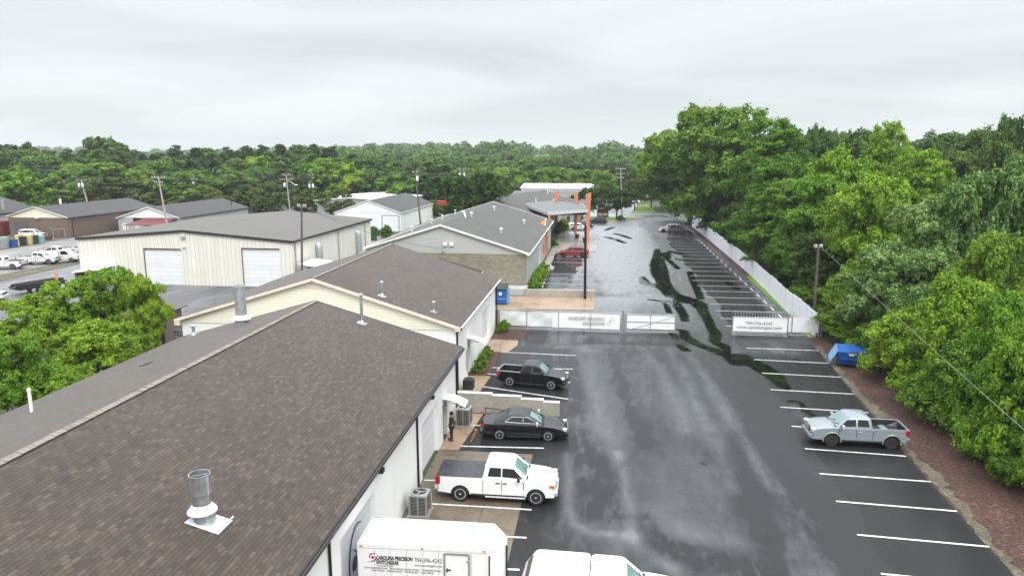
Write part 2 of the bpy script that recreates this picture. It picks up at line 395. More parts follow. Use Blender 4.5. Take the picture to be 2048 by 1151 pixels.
M['dark_plastic'] = plain('dark plastic', (0.022, 0.022, 0.024), 0.55)
M['lamp_clear'] = plain('clear lamp lens', (0.62, 0.64, 0.66), 0.12, 0.3, coat=0.6)
M['lamp_amber'] = plain('amber lamp lens', (0.75, 0.16, 0.02), 0.2)
M['lamp_red'] = plain('red lamp lens', (0.40, 0.008, 0.012), 0.16, coat=0.6)
M['vinyl'] = plain('wet black vinyl cover', (0.035, 0.035, 0.042), 0.26, var=0.3, scale=1.2)
M['orange'] = plain('orange painted steel', (0.55, 0.21, 0.13), 0.5, var=0.08)
M['orange_dark'] = plain('dark orange fabric', (0.78, 0.17, 0.035), 0.6, var=0.15)
M['canopy_top'] = plain('grey green membrane roof', (0.13, 0.145, 0.14), 0.6, var=0.06)
M['fascia'] = plain('pale blue white fascia', (0.50, 0.52, 0.53), 0.45, var=0.03)
M['banner'] = plain('white mesh banner', (0.84, 0.85, 0.86), 0.6, var=0.05, scale=0.8)
M['banner_grey'] = plain('grey weathered banner', (0.70, 0.73, 0.72), 0.6, var=0.08, scale=0.8)
M['ink'] = plain('black lettering', (0.015, 0.015, 0.018), 0.5)
M['ink_grey'] = plain('grey lettering', (0.20, 0.21, 0.22), 0.5)
M['ink_soft'] = plain('soft grey banner print', (0.33, 0.34, 0.36), 0.6)
M['ink_fade'] = plain('faded show through lettering', (0.42, 0.43, 0.43), 0.6)
M['ink_ghost'] = plain('faint show through emblem', (0.62, 0.52, 0.52), 0.6)
M['ink_red'] = plain('dark red emblem', (0.30, 0.02, 0.04), 0.5)
M['ink_blue'] = plain('navy emblem', (0.02, 0.04, 0.14), 0.5)
M['blue_bin'] = plain('blue painted steel', (0.015, 0.095, 0.33), 0.4, var=0.2, scale=1.5)
M['blue_light'] = plain('faded light blue steel', (0.12, 0.29, 0.52), 0.35, var=0.2, scale=1.5)
M['wood_pole'] = plain('grey brown pole wood', (0.12, 0.095, 0.075), 0.8, var=0.25, scale=2)
M['wood_dark'] = plain('dark creosoted wood', (0.028, 0.022, 0.018), 0.75, var=0.25, scale=2)
M['wood_grey'] = ribbed('weathered grey board wall', (0.17, 0.145, 0.115), 0.25, 0.12, 'xy', 0.15, 0.8, 0.5, 0.3)
M['pole_pale'] = plain('pale weathered pole', (0.34, 0.31, 0.28), 0.75, var=0.15)
M['transformer'] = plain('pale grey transformer', (0.62, 0.64, 0.65), 0.4)
M['bark'] = plain('tree bark', (0.075, 0.058, 0.042), 0.85, var=0.3, scale=3)
M['fence_white'] = ribbed('white vinyl fence panels', (0.82, 0.84, 0.87), 0.16, 0.07, 'xy', 0.03, 0.45, 0.85, 0.15)
M['wire'] = plain('power wire', (0.06, 0.06, 0.06), 0.6)
M['wire_pale'] = plain('pale guy wire', (0.17, 0.17, 0.15), 0.5)
M['rust'] = plain('rust brown', (0.10, 0.045, 0.03), 0.8, var=0.4)
M['ac_grey'] = plain('grey condenser case', (0.30, 0.30, 0.285), 0.45, 0.2)
M['ac_dark'] = plain('dark condenser coil', (0.035, 0.04, 0.045), 0.5, 0.2)
M['red_roof'] = plain('dark red metal awning', (0.13, 0.022, 0.028), 0.45, var=0.1)
M['skin'] = plain('skin', (0.36, 0.20, 0.13), 0.5)
M['cloth_olive'] = plain('dark olive sweatshirt', (0.022, 0.024, 0.015), 0.9)
M['cloth_black'] = plain('black trousers', (0.010, 0.010, 0.012), 0.9)
M['hair'] = plain('dark hair', (0.01, 0.008, 0.007), 0.6)
M['yellow'] = plain('faded yellow plastic', (0.60, 0.52, 0.22), 0.5)
M['teal'] = plain('faded teal plastic', (0.20, 0.38, 0.36), 0.5)
M['awning_clear'] = plain('milky awning sheet', (0.66, 0.68, 0.68), 0.2, coat=0.5, var=0.08)
# foliage
M['leaf_mid'] = leaf('mid green leaves', (0.060, 0.125, 0.010), (0.195, 0.345, 0.042))
M['leaf_fresh'] = leaf('fresh yellow green leaves', (0.095, 0.175, 0.009), (0.265, 0.43, 0.045))
M['leaf_dark'] = leaf('dark green leaves', (0.036, 0.076, 0.012), (0.140, 0.245, 0.050), 0.28)
M['leaf_lime'] = leaf('lime green leaves', (0.080, 0.170, 0.010), (0.255, 0.43, 0.042))
M['leaf_blue'] = leaf('pale grey green leaves', (0.048, 0.108, 0.020), (0.28, 0.42, 0.125), 0.28)
M['leaf_pine'] = leaf('pine needles', (0.026, 0.050, 0.013), (0.110, 0.165, 0.046), 0.2)
M['leaf_olive'] = leaf('olive green leaves', (0.060, 0.090, 0.016), (0.165, 0.21, 0.045), 0.3)
M['leaf_deep'] = leaf('deep green and shaded leaves', (0.018, 0.042, 0.008), (0.078, 0.140, 0.027), 0.2)  # on dense low crowns this tone paints their shade into the leaf colour
# ------------------------------------------------------------------ mesh helpers
def tag(o, label=None, cat=None, group=None, kind=None):
    if label: o['label'] = label
    if cat: o['category'] = cat
    if group: o['group'] = group
    if kind: o['kind'] = kind
    return o
def thing(name, label, cat, loc=(0, 0, 0), rz=0.0, group=None):
    o = bpy.data.objects.new(name, None)
    o.empty_display_size = 0.3
    COL.objects.link(o); o.location = loc; o.rotation_euler = (0, 0, rz)
    return tag(o, label, cat, group)
def wloc(o):
    v = Vector((0, 0, 0)); 
    while o is not None: v = v + Vector(o.location); o = o.parent
    return v

class MB:
    """collects shapes and builds ONE mesh object"""
    def __init__(s): s.v = []; s.f = []; s.mi = []; s.uv = None
    def add(s, vs, fs, mi=0):
        k = len(s.v); s.v += [tuple(x) for x in vs]; s.f += [tuple(k + i for i in f) for f in fs]; s.mi += [mi] * len(fs); return s
    def box(s, x0, x1, y0, y1, z0, z1, mi=0):
        return s.add([(x0, y0, z0), (x1, y0, z0), (x1, y1, z0), (x0, y1, z0), (x0, y0, z1), (x1, y0, z1), (x1, y1, z1), (x0, y1, z1)],
                     [(0, 3, 2, 1), (4, 5, 6, 7), (0, 1, 5, 4), (1, 2, 6, 5), (2, 3, 7, 6), (3, 0, 4, 7)], mi)
    def bar(s, a, b, w, h, mi=0, up=(0, 0, 1)):
        a, b = Vector(a), Vector(b); d = (b - a)
        if d.length < 1e-6: return s
        d.normalize(); up = Vector(up)
        if abs(d.dot(up)) > 0.98: up = Vector((0, 1, 0))
        x = d.cross(up).normalized() * (w / 2); z = x.cross(d).normalized() * (h / 2)
        vs = [a - x - z, a + x - z, a + x + z, a - x + z, b - x - z, b + x - z, b + x + z, b - x + z]
        return s.add(vs, [(0, 1, 2, 3), (7, 6, 5, 4), (0, 4, 5, 1), (1, 5, 6, 2), (2, 6, 7, 3), (3, 7, 4, 0)], mi)
    def tube(s, pts, rs, n=8, mi=0, cap=True):
        pts = [Vector(p) for p in pts]
        if isinstance(rs, (int, float)): rs = [rs] * len(pts)
        vs = []; fs = []; prev = None
        for i, p in enumerate(pts):
            d = (pts[min(i + 1, len(pts) - 1)] - pts[max(i - 1, 0)])
            d = d.normalized() if d.length > 1e-9 else Vector((0, 0, 1))
            if prev is None: x = d.cross(Vector((0, 0, 1)) if abs(d.z) < 0.9 else Vector((1, 0, 0))).normalized()
            else: x = (prev - d * prev.dot(d)).normalized()
            prev = x; y = d.cross(x)
            for k in range(n):
                a = 2 * math.pi * k / n; vs.append(p + (x * math.cos(a) + y * math.sin(a)) * rs[i])
        for i in range(len(pts) - 1):
            for k in range(n):
                k2 = (k + 1) % n; fs.append((i * n + k, i * n + k2, (i + 1) * n + k2, (i + 1) * n + k))
        if cap: fs.append(tuple(range(n - 1, -1, -1))); fs.append(tuple((len(pts) - 1) * n + k for k in range(n)))
        return s.add(vs, fs, mi)
    def lathe(s, prof, n=24, c=(0, 0, 0), axis='z', mi=0, cap=True):
        vs = []
        for r, h in prof:
            for k in range(n):
                a = 2 * math.pi * k / n; x, y = r * math.cos(a), r * math.sin(a)
                p = (x, y, h) if axis == 'z' else (x, h, y) if axis == 'y' else (h, x, y)
                vs.append((p[0] + c[0], p[1] + c[1], p[2] + c[2]))
        fs = [(i * n + k, i * n + (k + 1) % n, (i + 1) * n + (k + 1) % n, (i + 1) * n + k) for i in range(len(prof) - 1) for k in range(n)]
        if cap: fs.append(tuple(range(n - 1, -1, -1))); fs.append(tuple((len(prof) - 1) * n + k for k in range(n)))
        return s.add(vs, fs, mi)
    def prism(s, poly, a, b, axis='y', mi=0):
        """polygon in the plane across axis, extruded from a to b"""
        m = {'y': lambda p, t: (p[0], t, p[1]), 'x': lambda p, t: (t, p[0], p[1]), 'z': lambda p, t: (p[0], p[1], t)}[axis]
        k = len(poly)
        vs = [m(p, a) for p in poly] + [m(p, b) for p in poly]
        return s.add(vs, [tuple(range(k)), tuple(range(2 * k - 1, k - 1, -1))] + [(i, k + i, k + (i + 1) % k, (i + 1) % k) for i in range(k)], mi)
    def slab(s, quad, t, mi=0):
        """four points (any plane) thickened by t against the normal"""
        q = [Vector(p) for p in quad]; nrm = (q[1] - q[0]).cross(q[2] - q[0]).normalized()
        if nrm.z < 0: nrm = -nrm
        vs = q + [p - nrm * t for p in q]
        return s.add(vs, [(0, 1, 2, 3), (7, 6, 5, 4), (0, 4, 5, 1), (1, 5, 6, 2), (2, 6, 7, 3), (3, 7, 4, 0)], mi)
    def build(s, name, mats, parent=None, world=True, smooth=0, bevel=0.0, off=None, kind=None):
        if not isinstance(mats, (list, tuple)): mats = [mats]
        me = bpy.data.meshes.new(name)
        o = Vector((0, 0, 0))
        if world and parent is not None: o = wloc(parent)
        if off is not None: o = Vector(off)
        me.from_pydata([(x - o.x, y - o.y, z - o.z) for x, y, z in s.v], [], s.f)
        for m in mats: me.materials.append(M[m] if isinstance(m, str) else m)
        for p, mi in zip(me.polygons, s.mi): p.material_index = mi
        bm = bmesh.new(); bm.from_mesh(me)
        bmesh.ops.recalc_face_normals(bm, faces=bm.faces)
        if smooth:
            bmesh.ops.remove_doubles(bm, verts=bm.verts, dist=1e-5)
            bmesh.ops.recalc_face_normals(bm, faces=bm.faces)
            for f in bm.faces: f.smooth = True
            th = R(smooth)
            for e in bm.edges:
                if len(e.link_faces) != 2 or e.calc_face_angle(0) > th: e.smooth = False
        bm.to_mesh(me); bm.free(); me.update()
        ob = bpy.data.objects.new(name, me); COL.objects.link(ob)
        if parent is not None: ob.parent = parent
        elif off is not None: ob.location = off
        if bevel:
            b = ob.modifiers.new('bevel', 'BEVEL'); b.width = bevel; b.segments = 2; b.limit_method = 'ANGLE'; b.angle_limit = R(35)
        if kind: ob['kind'] = kind
        return ob

def copy_tree(o, parent=None, loc=None, rz=None, label=None, group=None):
    c = o.copy(); COL.objects.link(c)
    if parent is not None: c.parent = parent
    if loc is not None: c.location = loc
    if rz is not None: c.rotation_euler = (0, 0, rz)
    if label: c['label'] = label
    if group: c['group'] = group
    for ch in list(o.children): copy_tree(ch, c)
    return c

def text(body, size, mat, parent, name, origin, xdir, updir, xs=1.0, bold=0.0, thick=0.004, align='LEFT', local=False, fit=None):
    """lettering as a thin mesh; xdir = reading direction, updir = up, in world space"""
    cu = bpy.data.curves.new('tmp', 'FONT'); cu.body = body; cu.size = size; cu.align_x = align; cu.extrude = thick; cu.offset = bold
    to = bpy.data.objects.new('tmp', cu)
    me0 = to.to_mesh()
    if fit: xs = fit / max(v.co.x for v in me0.vertices)
    x = Vector(xdir).normalized(); u = Vector(updir).normalized(); nn = x.cross(u)
    o = Vector(origin) - (wloc(parent) if not local else Vector((0, 0, 0)))
    vs = [tuple(o + x * (v.co.x * xs) + u * v.co.y + nn * v.co.z) for v in me0.vertices]
    fs = [tuple(p.vertices) for p in me0.polygons]
    to.to_mesh_clear()
    me = bpy.data.meshes.new(name); me.from_pydata(vs, [], fs); me.materials.append(M[mat]); me.update()
    ob = bpy.data.objects.new(name, me); COL.objects.link(ob); ob.parent = parent
    bpy.data.objects.remove(to); bpy.data.curves.remove(cu)
    return ob

def sheet(name, poly, z, mat, kind='structure', thick=0.0, label=None):
    """flat ground polygon"""
    me = bpy.data.meshes.new(name)
    bm = bmesh.new()
    if thick:
        vs = [bm.verts.new((p[0], p[1], z)) for p in poly]; vb = [bm.verts.new((p[0], p[1], z - thick)) for p in poly]
        bm.faces.new(vs); k = len(poly)
        for i in range(k): bm.faces.new((vs[i], vb[i], vb[(i + 1) % k], vs[(i + 1) % k]))
        bmesh.ops.recalc_face_normals(bm, faces=bm.faces)
    else:
        f = bm.faces.new([bm.verts.new((p[0], p[1], z)) for p in poly])
        f.normal_update()
        if f.normal.z < 0: bmesh.ops.reverse_faces(bm, faces=bm.faces)
    bmesh.ops.triangulate(bm, faces=[f for f in bm.faces if len(f.verts) > 4])
    bm.to_mesh(me); bm.free(); me.materials.append(M[mat])
    ob = bpy.data.objects.new(name, me); COL.objects.link(ob)
    if kind: ob['kind'] = kind
    return ob

# ------------------------------------------------------------------ setting: ground sheets
sheet('ground', [(-900, -60), (900, -60), (900, 3000), (-900, 3000)], -0.02, 'terrain')
lot_r = [(16.6, 10), (16.9, 30), (17.15, 35), (17.5, 42), (17.9, 48), (18.5, 56), (18.9, 62), (19.2, 66), (19.7, 70), (19.85, 85), (20.0, 100), (20.1, 120), (20.1, 150), (20.1, 176)]
lot = sheet('parking_lot', [(-8.9, 8)] + lot_r + [(28, 186), (28, 191), (-24, 191), (-24, 172), (-8.6, 168), (-8.6, 66), (-9.8, 66), (-9.8, 43), (-8.9, 43)], 0.0, 'asphalt')
zz = lambda x, y: (1024 + x / 4, 430 + y / 4)
# how deep the film of rain water stands on the lane: long tyre tracks and hollows, plus the gate's shadow drawn in as thin film
TR_ = [  # (points in the photograph, half width m, amount)
 ([(1292, 702), (1326, 750), (1350, 800), (1372, 860)], 0.55, 1.3), ([(1340, 702), (1370, 750), (1404, 830), (1440, 900), (1475, 980)], 0.5, 1.1),
 ([(1374, 704), (1408, 750), (1450, 820), (1500, 900), (1550, 980)], 0.45, 1.2), ([(1456, 717), (1500, 752), (1545, 805), (1590, 870), (1640, 960)], 0.6, 1.1),
 ([(1130, 905), (1137, 960), (1136, 1020), (1152, 1052), (1200, 1066), (1265, 1071)], 0.28, 1.5), ([(1232, 905), (1250, 955), (1256, 1000), (1262, 1040), (1268, 1072)], 0.35, 1.1),
 ([(1268, 1080), (1300, 1110), (1350, 1140)], 0.5, 0.9), ([(1170, 690), (1175, 740), (1190, 790), (1200, 840), (1230, 905)], 0.9, 0.8),
 ([(1045, 690), (1130, 694), (1190, 700)], 0.6, 0.8), ([(1225, 700), (1240, 760), (1262, 820), (1290, 890)], 0.5, -0.9), ([(1175, 880), (1195, 940), (1205, 1010)], 1.2, -0.9),
 ([(1280, 1040), (1330, 1085), (1420, 1120), (1520, 1150)], 0.9, -0.9), ([(1455, 905), (1480, 960), (1500, 1020)], 0.7, -0.6), ([(1300, 700), (1320, 712), (1250, 695)], 1.6, -0.8),  # last stroke darkens the lane to draw the gate's shadow
 ([(1420, 940), (1440, 1010), (1470, 1080)], 0.8, 0.5), ([(1330, 900), (1350, 980), (1360, 1050)], 1.6, 0.45), ([(1510, 760), (1560, 840), (1600, 900)], 0.6, -0.7),
 ([(1240, 480), (1245, 540), (1250, 600)], 3.2, 1.3), ([(1270, 455), (1300, 470), (1290, 500)], 3.0, 1.0), ([(1220, 600), (1225, 640)], 2.0, 1.0), ([(1210, 455), (1225, 500)], 2.0, 0.7),
 ([(1310, 470), (1330, 520), (1350, 580)], 1.2, -0.9), ([(1370, 520), (1400, 600), (1430, 640)], 1.6, -0.9), ([(1330, 610), (1390, 690)], 1.4, -0.1), ([(1195, 560), (1198, 590)], 0.6, -1.0), ([(1190, 590), (1260, 592)], 0.9, -1.0), ([(1200, 640), (1260, 655)], 1.2, -0.5),
 ([(1140, 720), (1160, 800), (1170, 860)], 0.8, -0.5), ([(1340, 1060), (1420, 1080)], 0.9, 0.4)]
POOL = [[(1162, 272, .35), (1155, 330, .6), (1150, 400, .9), (1165, 470, .9), (1205, 540, .8), (1250, 600, .9), (1300, 650, 1.0), (1400, 690, 1.0), (1490, 708, .9), (1530, 770, .5), (1570, 840, .4), (1595, 900, .4), (1630, 950, .45), (1620, 1010, .4), (1690, 1045, .5), (1748, 1085, .45), (1752, 1150, .5), (1800, 1185, .6)],
 [(1040, 495, .3), (1055, 525, .6), (1075, 550, .7), (1140, 560, .8), (1220, 590, .8), (1270, 640, .8)], [(1195, 345, .2), (1225, 430, .3), (1235, 520, .35), (1262, 600, .5)],
 [(1425, 452, .4), (1440, 510, .35), (1475, 580, .4), (1510, 668, .35)], [(1330, 640, .5), (1480, 690, .7)], [(1090, 674, .12), (1200, 688, .25), (1290, 690, .6)], [(1215, 695, .15), (1240, 735, .2), (1258, 780, .2)],
 [(1310, 705, .5), (1350, 760, .4), (1375, 800, .4), (1385, 845, .3)], [(1325, 914, .1), (1375, 925, .35), (1390, 975, .45), (1465, 1020, .4), (1530, 1052, .4), (1600, 1072, .5), (1680, 1108, .5), (1745, 1128, .5)],
 [(1340, 1042, .2), (1390, 1080, .35)], [(1272, 938, .15), (1308, 985, .2)], [(752, 175, .5), (830, 195, .6), (905, 224, .4)], [(820, 148, .4), (880, 162, .5), (950, 188, .3)], [(745, 122, .3), (810, 97, .5)],
 [(1270, 290, .7), (1400, 322, .8)], [(1320, 352, .5), (1420, 368, .6)], [(1240, 300, .5), (1250, 340, .4)], [(1180, 300, .4), (1300, 400, .3), (1330, 430, .3)], [(1730, 540, .4), (1800, 590, .3)]]
POOL = [[(*zz(a_, b_), c_) for a_, b_, c_ in s_] for s_ in POOL]
POOL += [[(1462, 700, .5), (1500, 722, .8), (1545, 748, .7), (1570, 775, .3)], [(1590, 805, .4), (1612, 835, .6)], [(1405, 925, .0), (1410, 930, .0)]]
def polydist(vs_, q_):
    dmin = np.full(len(vs_), 1e9); tt = np.zeros(len(vs_))
    for k_, (a_, b_) in enumerate(zip(q_[:-1], q_[1:])):
        ab = b_ - a_; t_ = np.clip(((vs_ - a_) @ ab) / max(ab @ ab, 1e-9), 0, 1); d_ = np.linalg.norm((vs_ - (a_ + t_[:, None] * ab)), axis=1)
        m_ = d_ < dmin; dmin[m_] = d_[m_]; tt[m_] = k_ + t_[m_]
    return dmin, tt
def wetify(ob):
    me = ob.data; bm = bmesh.new(); bm.from_mesh(me); ys = [v.co.y for v in bm.verts]; xs = [v.co.x for v in bm.verts]
    yc = max(14, min(ys)) + 0.2
    while yc < min(190, max(ys)): bmesh.ops.bisect_plane(bm, geom=bm.verts[:] + bm.edges[:] + bm.faces[:], plane_co=(0, yc, 0), plane_no=(0, 1, 0)); yc += 0.42 if yc < 90 else 0.9
    xc = max(-9, min(xs)) + 0.13
    while xc < min(20, max(xs)): bmesh.ops.bisect_plane(bm, geom=bm.verts[:] + bm.edges[:] + bm.faces[:], plane_co=(xc, 0, 0), plane_no=(1, 0, 0)); xc += 0.26
    bm.to_mesh(me); bm.free()
    vs_ = np.array([v.co[:2] for v in me.vertices]); wet_ = np.zeros(len(vs_)); pool_ = np.zeros(len(vs_))
    for pts_, hw_, am_ in TR_:
        am_ = am_ * (0.75 if am_ > 1.2 else 1.0); d_, _ = polydist(vs_, [np.array(G(*p_)[:2]) for p_ in pts_]); wet_ += am_ * np.exp(-(d_ / hw_) ** 2)
    for s_ in POOL:
        d_, t_ = polydist(vs_, [np.array(G(a_, b_)[:2]) for a_, b_, _ in s_]); w_ = np.interp(t_, range(len(s_)), [c_ for _, _, c_ in s_]) * 0.85 + 0.17
        pool_ = np.maximum(pool_, 0.95 * np.exp(-(d_ / (w_ * 1.25)) ** 2))
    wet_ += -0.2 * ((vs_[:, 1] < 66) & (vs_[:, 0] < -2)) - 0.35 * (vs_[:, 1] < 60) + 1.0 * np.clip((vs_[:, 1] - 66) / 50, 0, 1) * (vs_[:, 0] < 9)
    ss = lambda v_, a_, b_: (lambda t_: t_ * t_ * (3 - 2 * t_))(np.clip((v_ - a_) / (b_ - a_), 0, 1))
    if ob.name.startswith('parking_lot'):
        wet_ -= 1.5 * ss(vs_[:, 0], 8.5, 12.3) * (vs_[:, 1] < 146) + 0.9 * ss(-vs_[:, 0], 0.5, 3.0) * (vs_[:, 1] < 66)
    for nm_, arr in (('wet', wet_), ('pool', pool_)): at_ = me.attributes.new(nm_, 'FLOAT', 'POINT'); at_.data.foreach_set('value', arr.astype(np.float32))
# freshly sealed stalls along both sides of the lower and upper lot
def wob(a, b, n, amp, seed):
    rr = random.Random(seed); out = []
    for i in range(n + 1):
        t = i / n; out.append((a[0] + (b[0] - a[0]) * t + rr.uniform(-amp, amp), a[1] + (b[1] - a[1]) * t))
    return out
sheet('stall_asphalt', wob((12.1, 12), (12.6, 66), 26, 0.35, 3) + [(18.9, 63.5), (18.35, 56), (17.75, 48), (17.3, 42), (16.95, 35), (16.7, 30), (16.5, 12)], 0.004, 'asphalt_new')
sheet('stall_asphalt', wob((13.2, 66), (13.0, 146), 36, 0.45, 4) + [(19.9, 146), (19.85, 100), (19.7, 85), (19.5, 70), (19.1, 66)], 0.004, 'asphalt_new')
sheet('stall_asphalt', [(-8.85, 37.35), (-3.5, 37.35), (-2.6, 41), (-2.4, 47), (-2.2, 52), (-8.3, 52), (-9.0, 47), (-7.3, 43.0), (-7.4, 37.5)], 0.004, 'asphalt_new')
sheet('stall_asphalt', [(-3.45, 10), (-2.2, 10), (-2.3, 20), (-2.2, 30), (-2.5, 37.3), (-3.45, 37.3)], 0.004, 'asphalt_new')
sheet('stall_asphalt', [(-8.3, 85.5)] + wob((-4.2, 85.5), (-2.2, 119), 30, 0.5, 9) + [(-7.9, 119)], 0.004, 'asphalt_new')
sheet('stall_asphalt', [(-6.8, 60.2), (0.5, 61.5), (8, 61.8), (8.5, 66), (-7, 65.6)], 0.004, 'asphalt_new')
sheet('concrete_pad', [(-8.88, 14), (-3.5, 14), (-3.5, 37.3), (-8.88, 37.3)], 0.008, 'concrete_wet')
sheet('walkway', [(-8.88, 37.3), (-7.75, 37.35), (-7.3, 43.2), (-8.88, 43.2)], 0.012, 'concrete_orange')
sheet('walkway', [(-9.78, 43.65), (-8.5, 43.65), (-8.05, 51.0), (-9.78, 51.0)], 0.03, 'concrete_orange', thick=0.03)
sheet('apron', [(-9.78, 57.8), (-7.6, 57.9), (-7.05, 60.1), (-7.2, 61.8), (-9.78, 61.9)], 0.014, 'concrete_orange')
sheet('mulch_bed', [(-9.78, 51.0), (-8.1, 51.0), (-8.2, 57.8), (-9.78, 57.8)], 0.018, 'mulch')
sheet('mulch_bed', [(-9.78, 61.95), (-7.2, 61.9), (-6.2, 65.6), (-9.78, 65.6)], 0.018, 'mulch')
sheet('walkway', [(-8.5, 101.5), (-7.55, 102.5), (-7.6, 119.6), (-7.6, 121.5), (-0.6, 122), (-0.4, 146), (-6.2, 147.5), (-8.5, 158), (-8.5, 101.5)], 0.10, 'concrete_pale', thick=0.12)
sheet('mulch_bed', [(-8.55, 84.8), (-7.75, 84.8), (-7.7, 101.4), (-8.55, 101.4)], 0.02, 'mulch')
sheet('ramp_apron', [(-12.5, 73.6), (-8.6, 74.8), (-0.5, 75.4), (-0.5, 82.0), (-9.0, 82.0), (-12.5, 82.0)], 0.03, 'concrete_orange', thick=0.05)
sheet('verge', [(-13, 66.1), (-7.0, 66.1), (-5.2, 73.4), (-12.5, 73.4)], 0.01, 'mulch')
rt = [(lot_r[i][0], lot_r[i][1]) for i in range(len(lot_r))]
sheet('mulch_strip', [p for p in rt[:8]] + [(20.6, 66), (21.9, 62), (22.5, 50), (22.2, 42), (22.6, 35), (22.6, 10)], 0.006, 'mulch')
gr_ = [(16.95, 28), (17.35, 35), (17.7, 41), (18.0, 47), (18.7, 57), (19.0, 63)]
rr0 = random.Random(5)
ge = []; gi = []
for k in range(90):
    t_ = k / 89; y_ = 27 + 36 * t_; x_ = 16.9 + (y_ - 27) * 0.058; ge.append((x_ - rr0.uniform(0.0, 0.22), y_)); gi.append((x_ + rr0.uniform(0.05, 0.32) + (0.75 * abs(math.sin(y_ * 0.31)) * rr0.random()), y_))
sheet('grass_edge', ge + gi[::-1], 0.010, 'verge')
sheet('grass_strip', [(19.25, 66.2), (19.75, 70), (19.9, 85), (20.05, 100), (21.0, 100), (20.6, 88), (20.1, 78), (19.7, 66.2)], 0.008, 'grass')
sheet('mulch_strip', [(20.05, 100), (20.1, 150), (20.3, 176), (22, 176), (21.4, 140), (21.0, 100)], 0.008, 'mulch')
# far road, side road, island, lawn
sheet('road', [(-240, 232), (-120, 206), (-60, 196), (-24, 191.004), (28, 191.004), (80, 192), (300, 200), (300, 211), (80, 205), (14, 206.5), (-30, 207), (-80, 212), (-240, 244)], -0.004, 'asphalt_road')
sheet('road', [(1.5, 206.4), (8.6, 206.4), (11.4, 232), (13, 262), (17, 330), (10, 330), (6, 262), (2.5, 232)], 0.0, 'asphalt_road')
sheet('side_lot', [(-45, 207.2), (1.3, 206.8), (2.3, 232), (2, 262), (-45, 262)], -0.008, 'asphalt_road')
sheet('traffic_island', [(-4, 181.2), (2.4, 178.6), (6.5, 180.6), (10.2, 185.2), (12.3, 190.8), (-6, 190.8)], 0.14, 'concrete_pale', thick=0.16)
sheet('grass_island', [(-3.6, 182), (2.4, 179.6), (6.0, 181.6), (8.6, 185.2), (9.0, 190.2), (-5.4, 190.2)], 0.16, 'grass', thick=0.02)
sheet('lawn', [(8.9, 207.5), (15.5, 207.8), (16.5, 232), (15, 240), (12.4, 238), (11.6, 232)], 0.01, 'grass')
sheet('lawn', [(-42, 118.5), (-34, 118.5), (-32, 134), (-41, 134)], 0.01, 'grass')
# the yard to the left
sheet('yard', [(-38.4, 44), (-29.5, 44), (-29.5, 118), (-37.9, 118), (-37.9, 83.9), (-67.6, 83.9), (-69.0, 84), (-69.0, 118), (-79.8, 118), (-79.4, 98), (-78.8, 83), (-74, 66), (-70, 44)], 0.0, 'asphalt_yard')
sheet('verge', [(-78.9, 83), (-79.5, 98.5), (-79.9, 118), (-82, 118), (-83.2, 100), (-83.4, 84), (-84, 70), (-75.4, 70)], 0.02, 'verge')
sheet('gravel_lot', [(-83.0, 84), (-82.6, 100), (-81.8, 118), (-80, 126), (-30, 126), (-30, 141), (-90, 141.2), (-106, 129.8), (-108, 108), (-150, 92), (-150, 70), (-84, 70)], 0.004, 'gravel')
sheet('verge', [(-104.2, 110), (-105.0, 124), (-105.6, 130), (-125, 130), (-125, 106)], 0.012, 'verge')

# painted stall lines
pl = MB()
def pline(a, b, w=0.12, z=0.022):
    a, b = Vector((a[0], a[1], 0)), Vector((b[0], b[1], 0)); d = (b - a).normalized(); s = Vector((-d.y, d.x, 0)) * (w / 2)
    pl.add([(p.x, p.y, z) for p in (a - s, b - s, b + s, a + s)], [(0, 1, 2, 3)])
for s, e in [((1493, 696), (1637, 701)), ((1508, 719), (1659, 726.5)), ((1524, 746), (1681, 754)), ((1541, 779), (1708, 788)), ((1561, 814), (1737, 825)),
             ((1583, 852), (1770, 866)), ((1610, 897), (1812, 912)), ((1639, 947), (1861, 963)), ((1672, 1002), (1914, 1022)), ((1714, 1069), (1978, 1093)), ((1762, 1147), (2040, 1176))]:
    pline(G(*s), G(*e), 0.13)
for s, e in [((1003, 704), (1152, 711)), ((985, 735), (1146, 738)), ((975, 747), (1141, 765)), ((960, 772), (1136, 798)), ((930, 850), (1122, 854)),
             ((922, 892), (1088, 896)), ((849, 960), (1078, 966)), ((860, 1007), (1063, 1019)), ((800, 1064), (1053, 1075)), ((760, 1128), (1039, 1139))]:
    pline(G(*s), G(*e), 0.13)
zz = lambda x, y: (1024 + x / 4, 430 + y / 4)
Ys = [143.3, 139.2, 135.5, 131.5, 127.6, 123.8, 119.7, 115.6, 111.6, 107.4, 103.3, 99.2, 95.5, 91.5, 87.9, 84.0, 80.2, 76.7, 73.0, 69.7]
for y in Ys: pline((12.45, y), (19.6, y + 0.1), 0.13)
for y in (113.4, 109.2, 98.4, 94.5, 90.7, 86.9): pline((-7.55, y), (-0.4, y), 0.13)
for i in range(14): pline((-7.1 - 0.04 * i, 85.2 + i * 2.6), (-7.14 - 0.04 * i, 86.7 + i * 2.6), 0.13)
for y0, y1 in zip(Ys[1:], Ys[:-1]):
    m = (y0 + y1) / 2; pline((18.75 + (m - 68) * 0.006, m - 0.95), (18.78 + (m - 68) * 0.006, m + 0.95), 0.16)
pl.build('parking_line_markings', 'paint', kind='structure')

for o_ in [o for o in bpy.data.objects if o.name.startswith(('parking_lot', 'stall_asphalt'))]: wetify(o_)
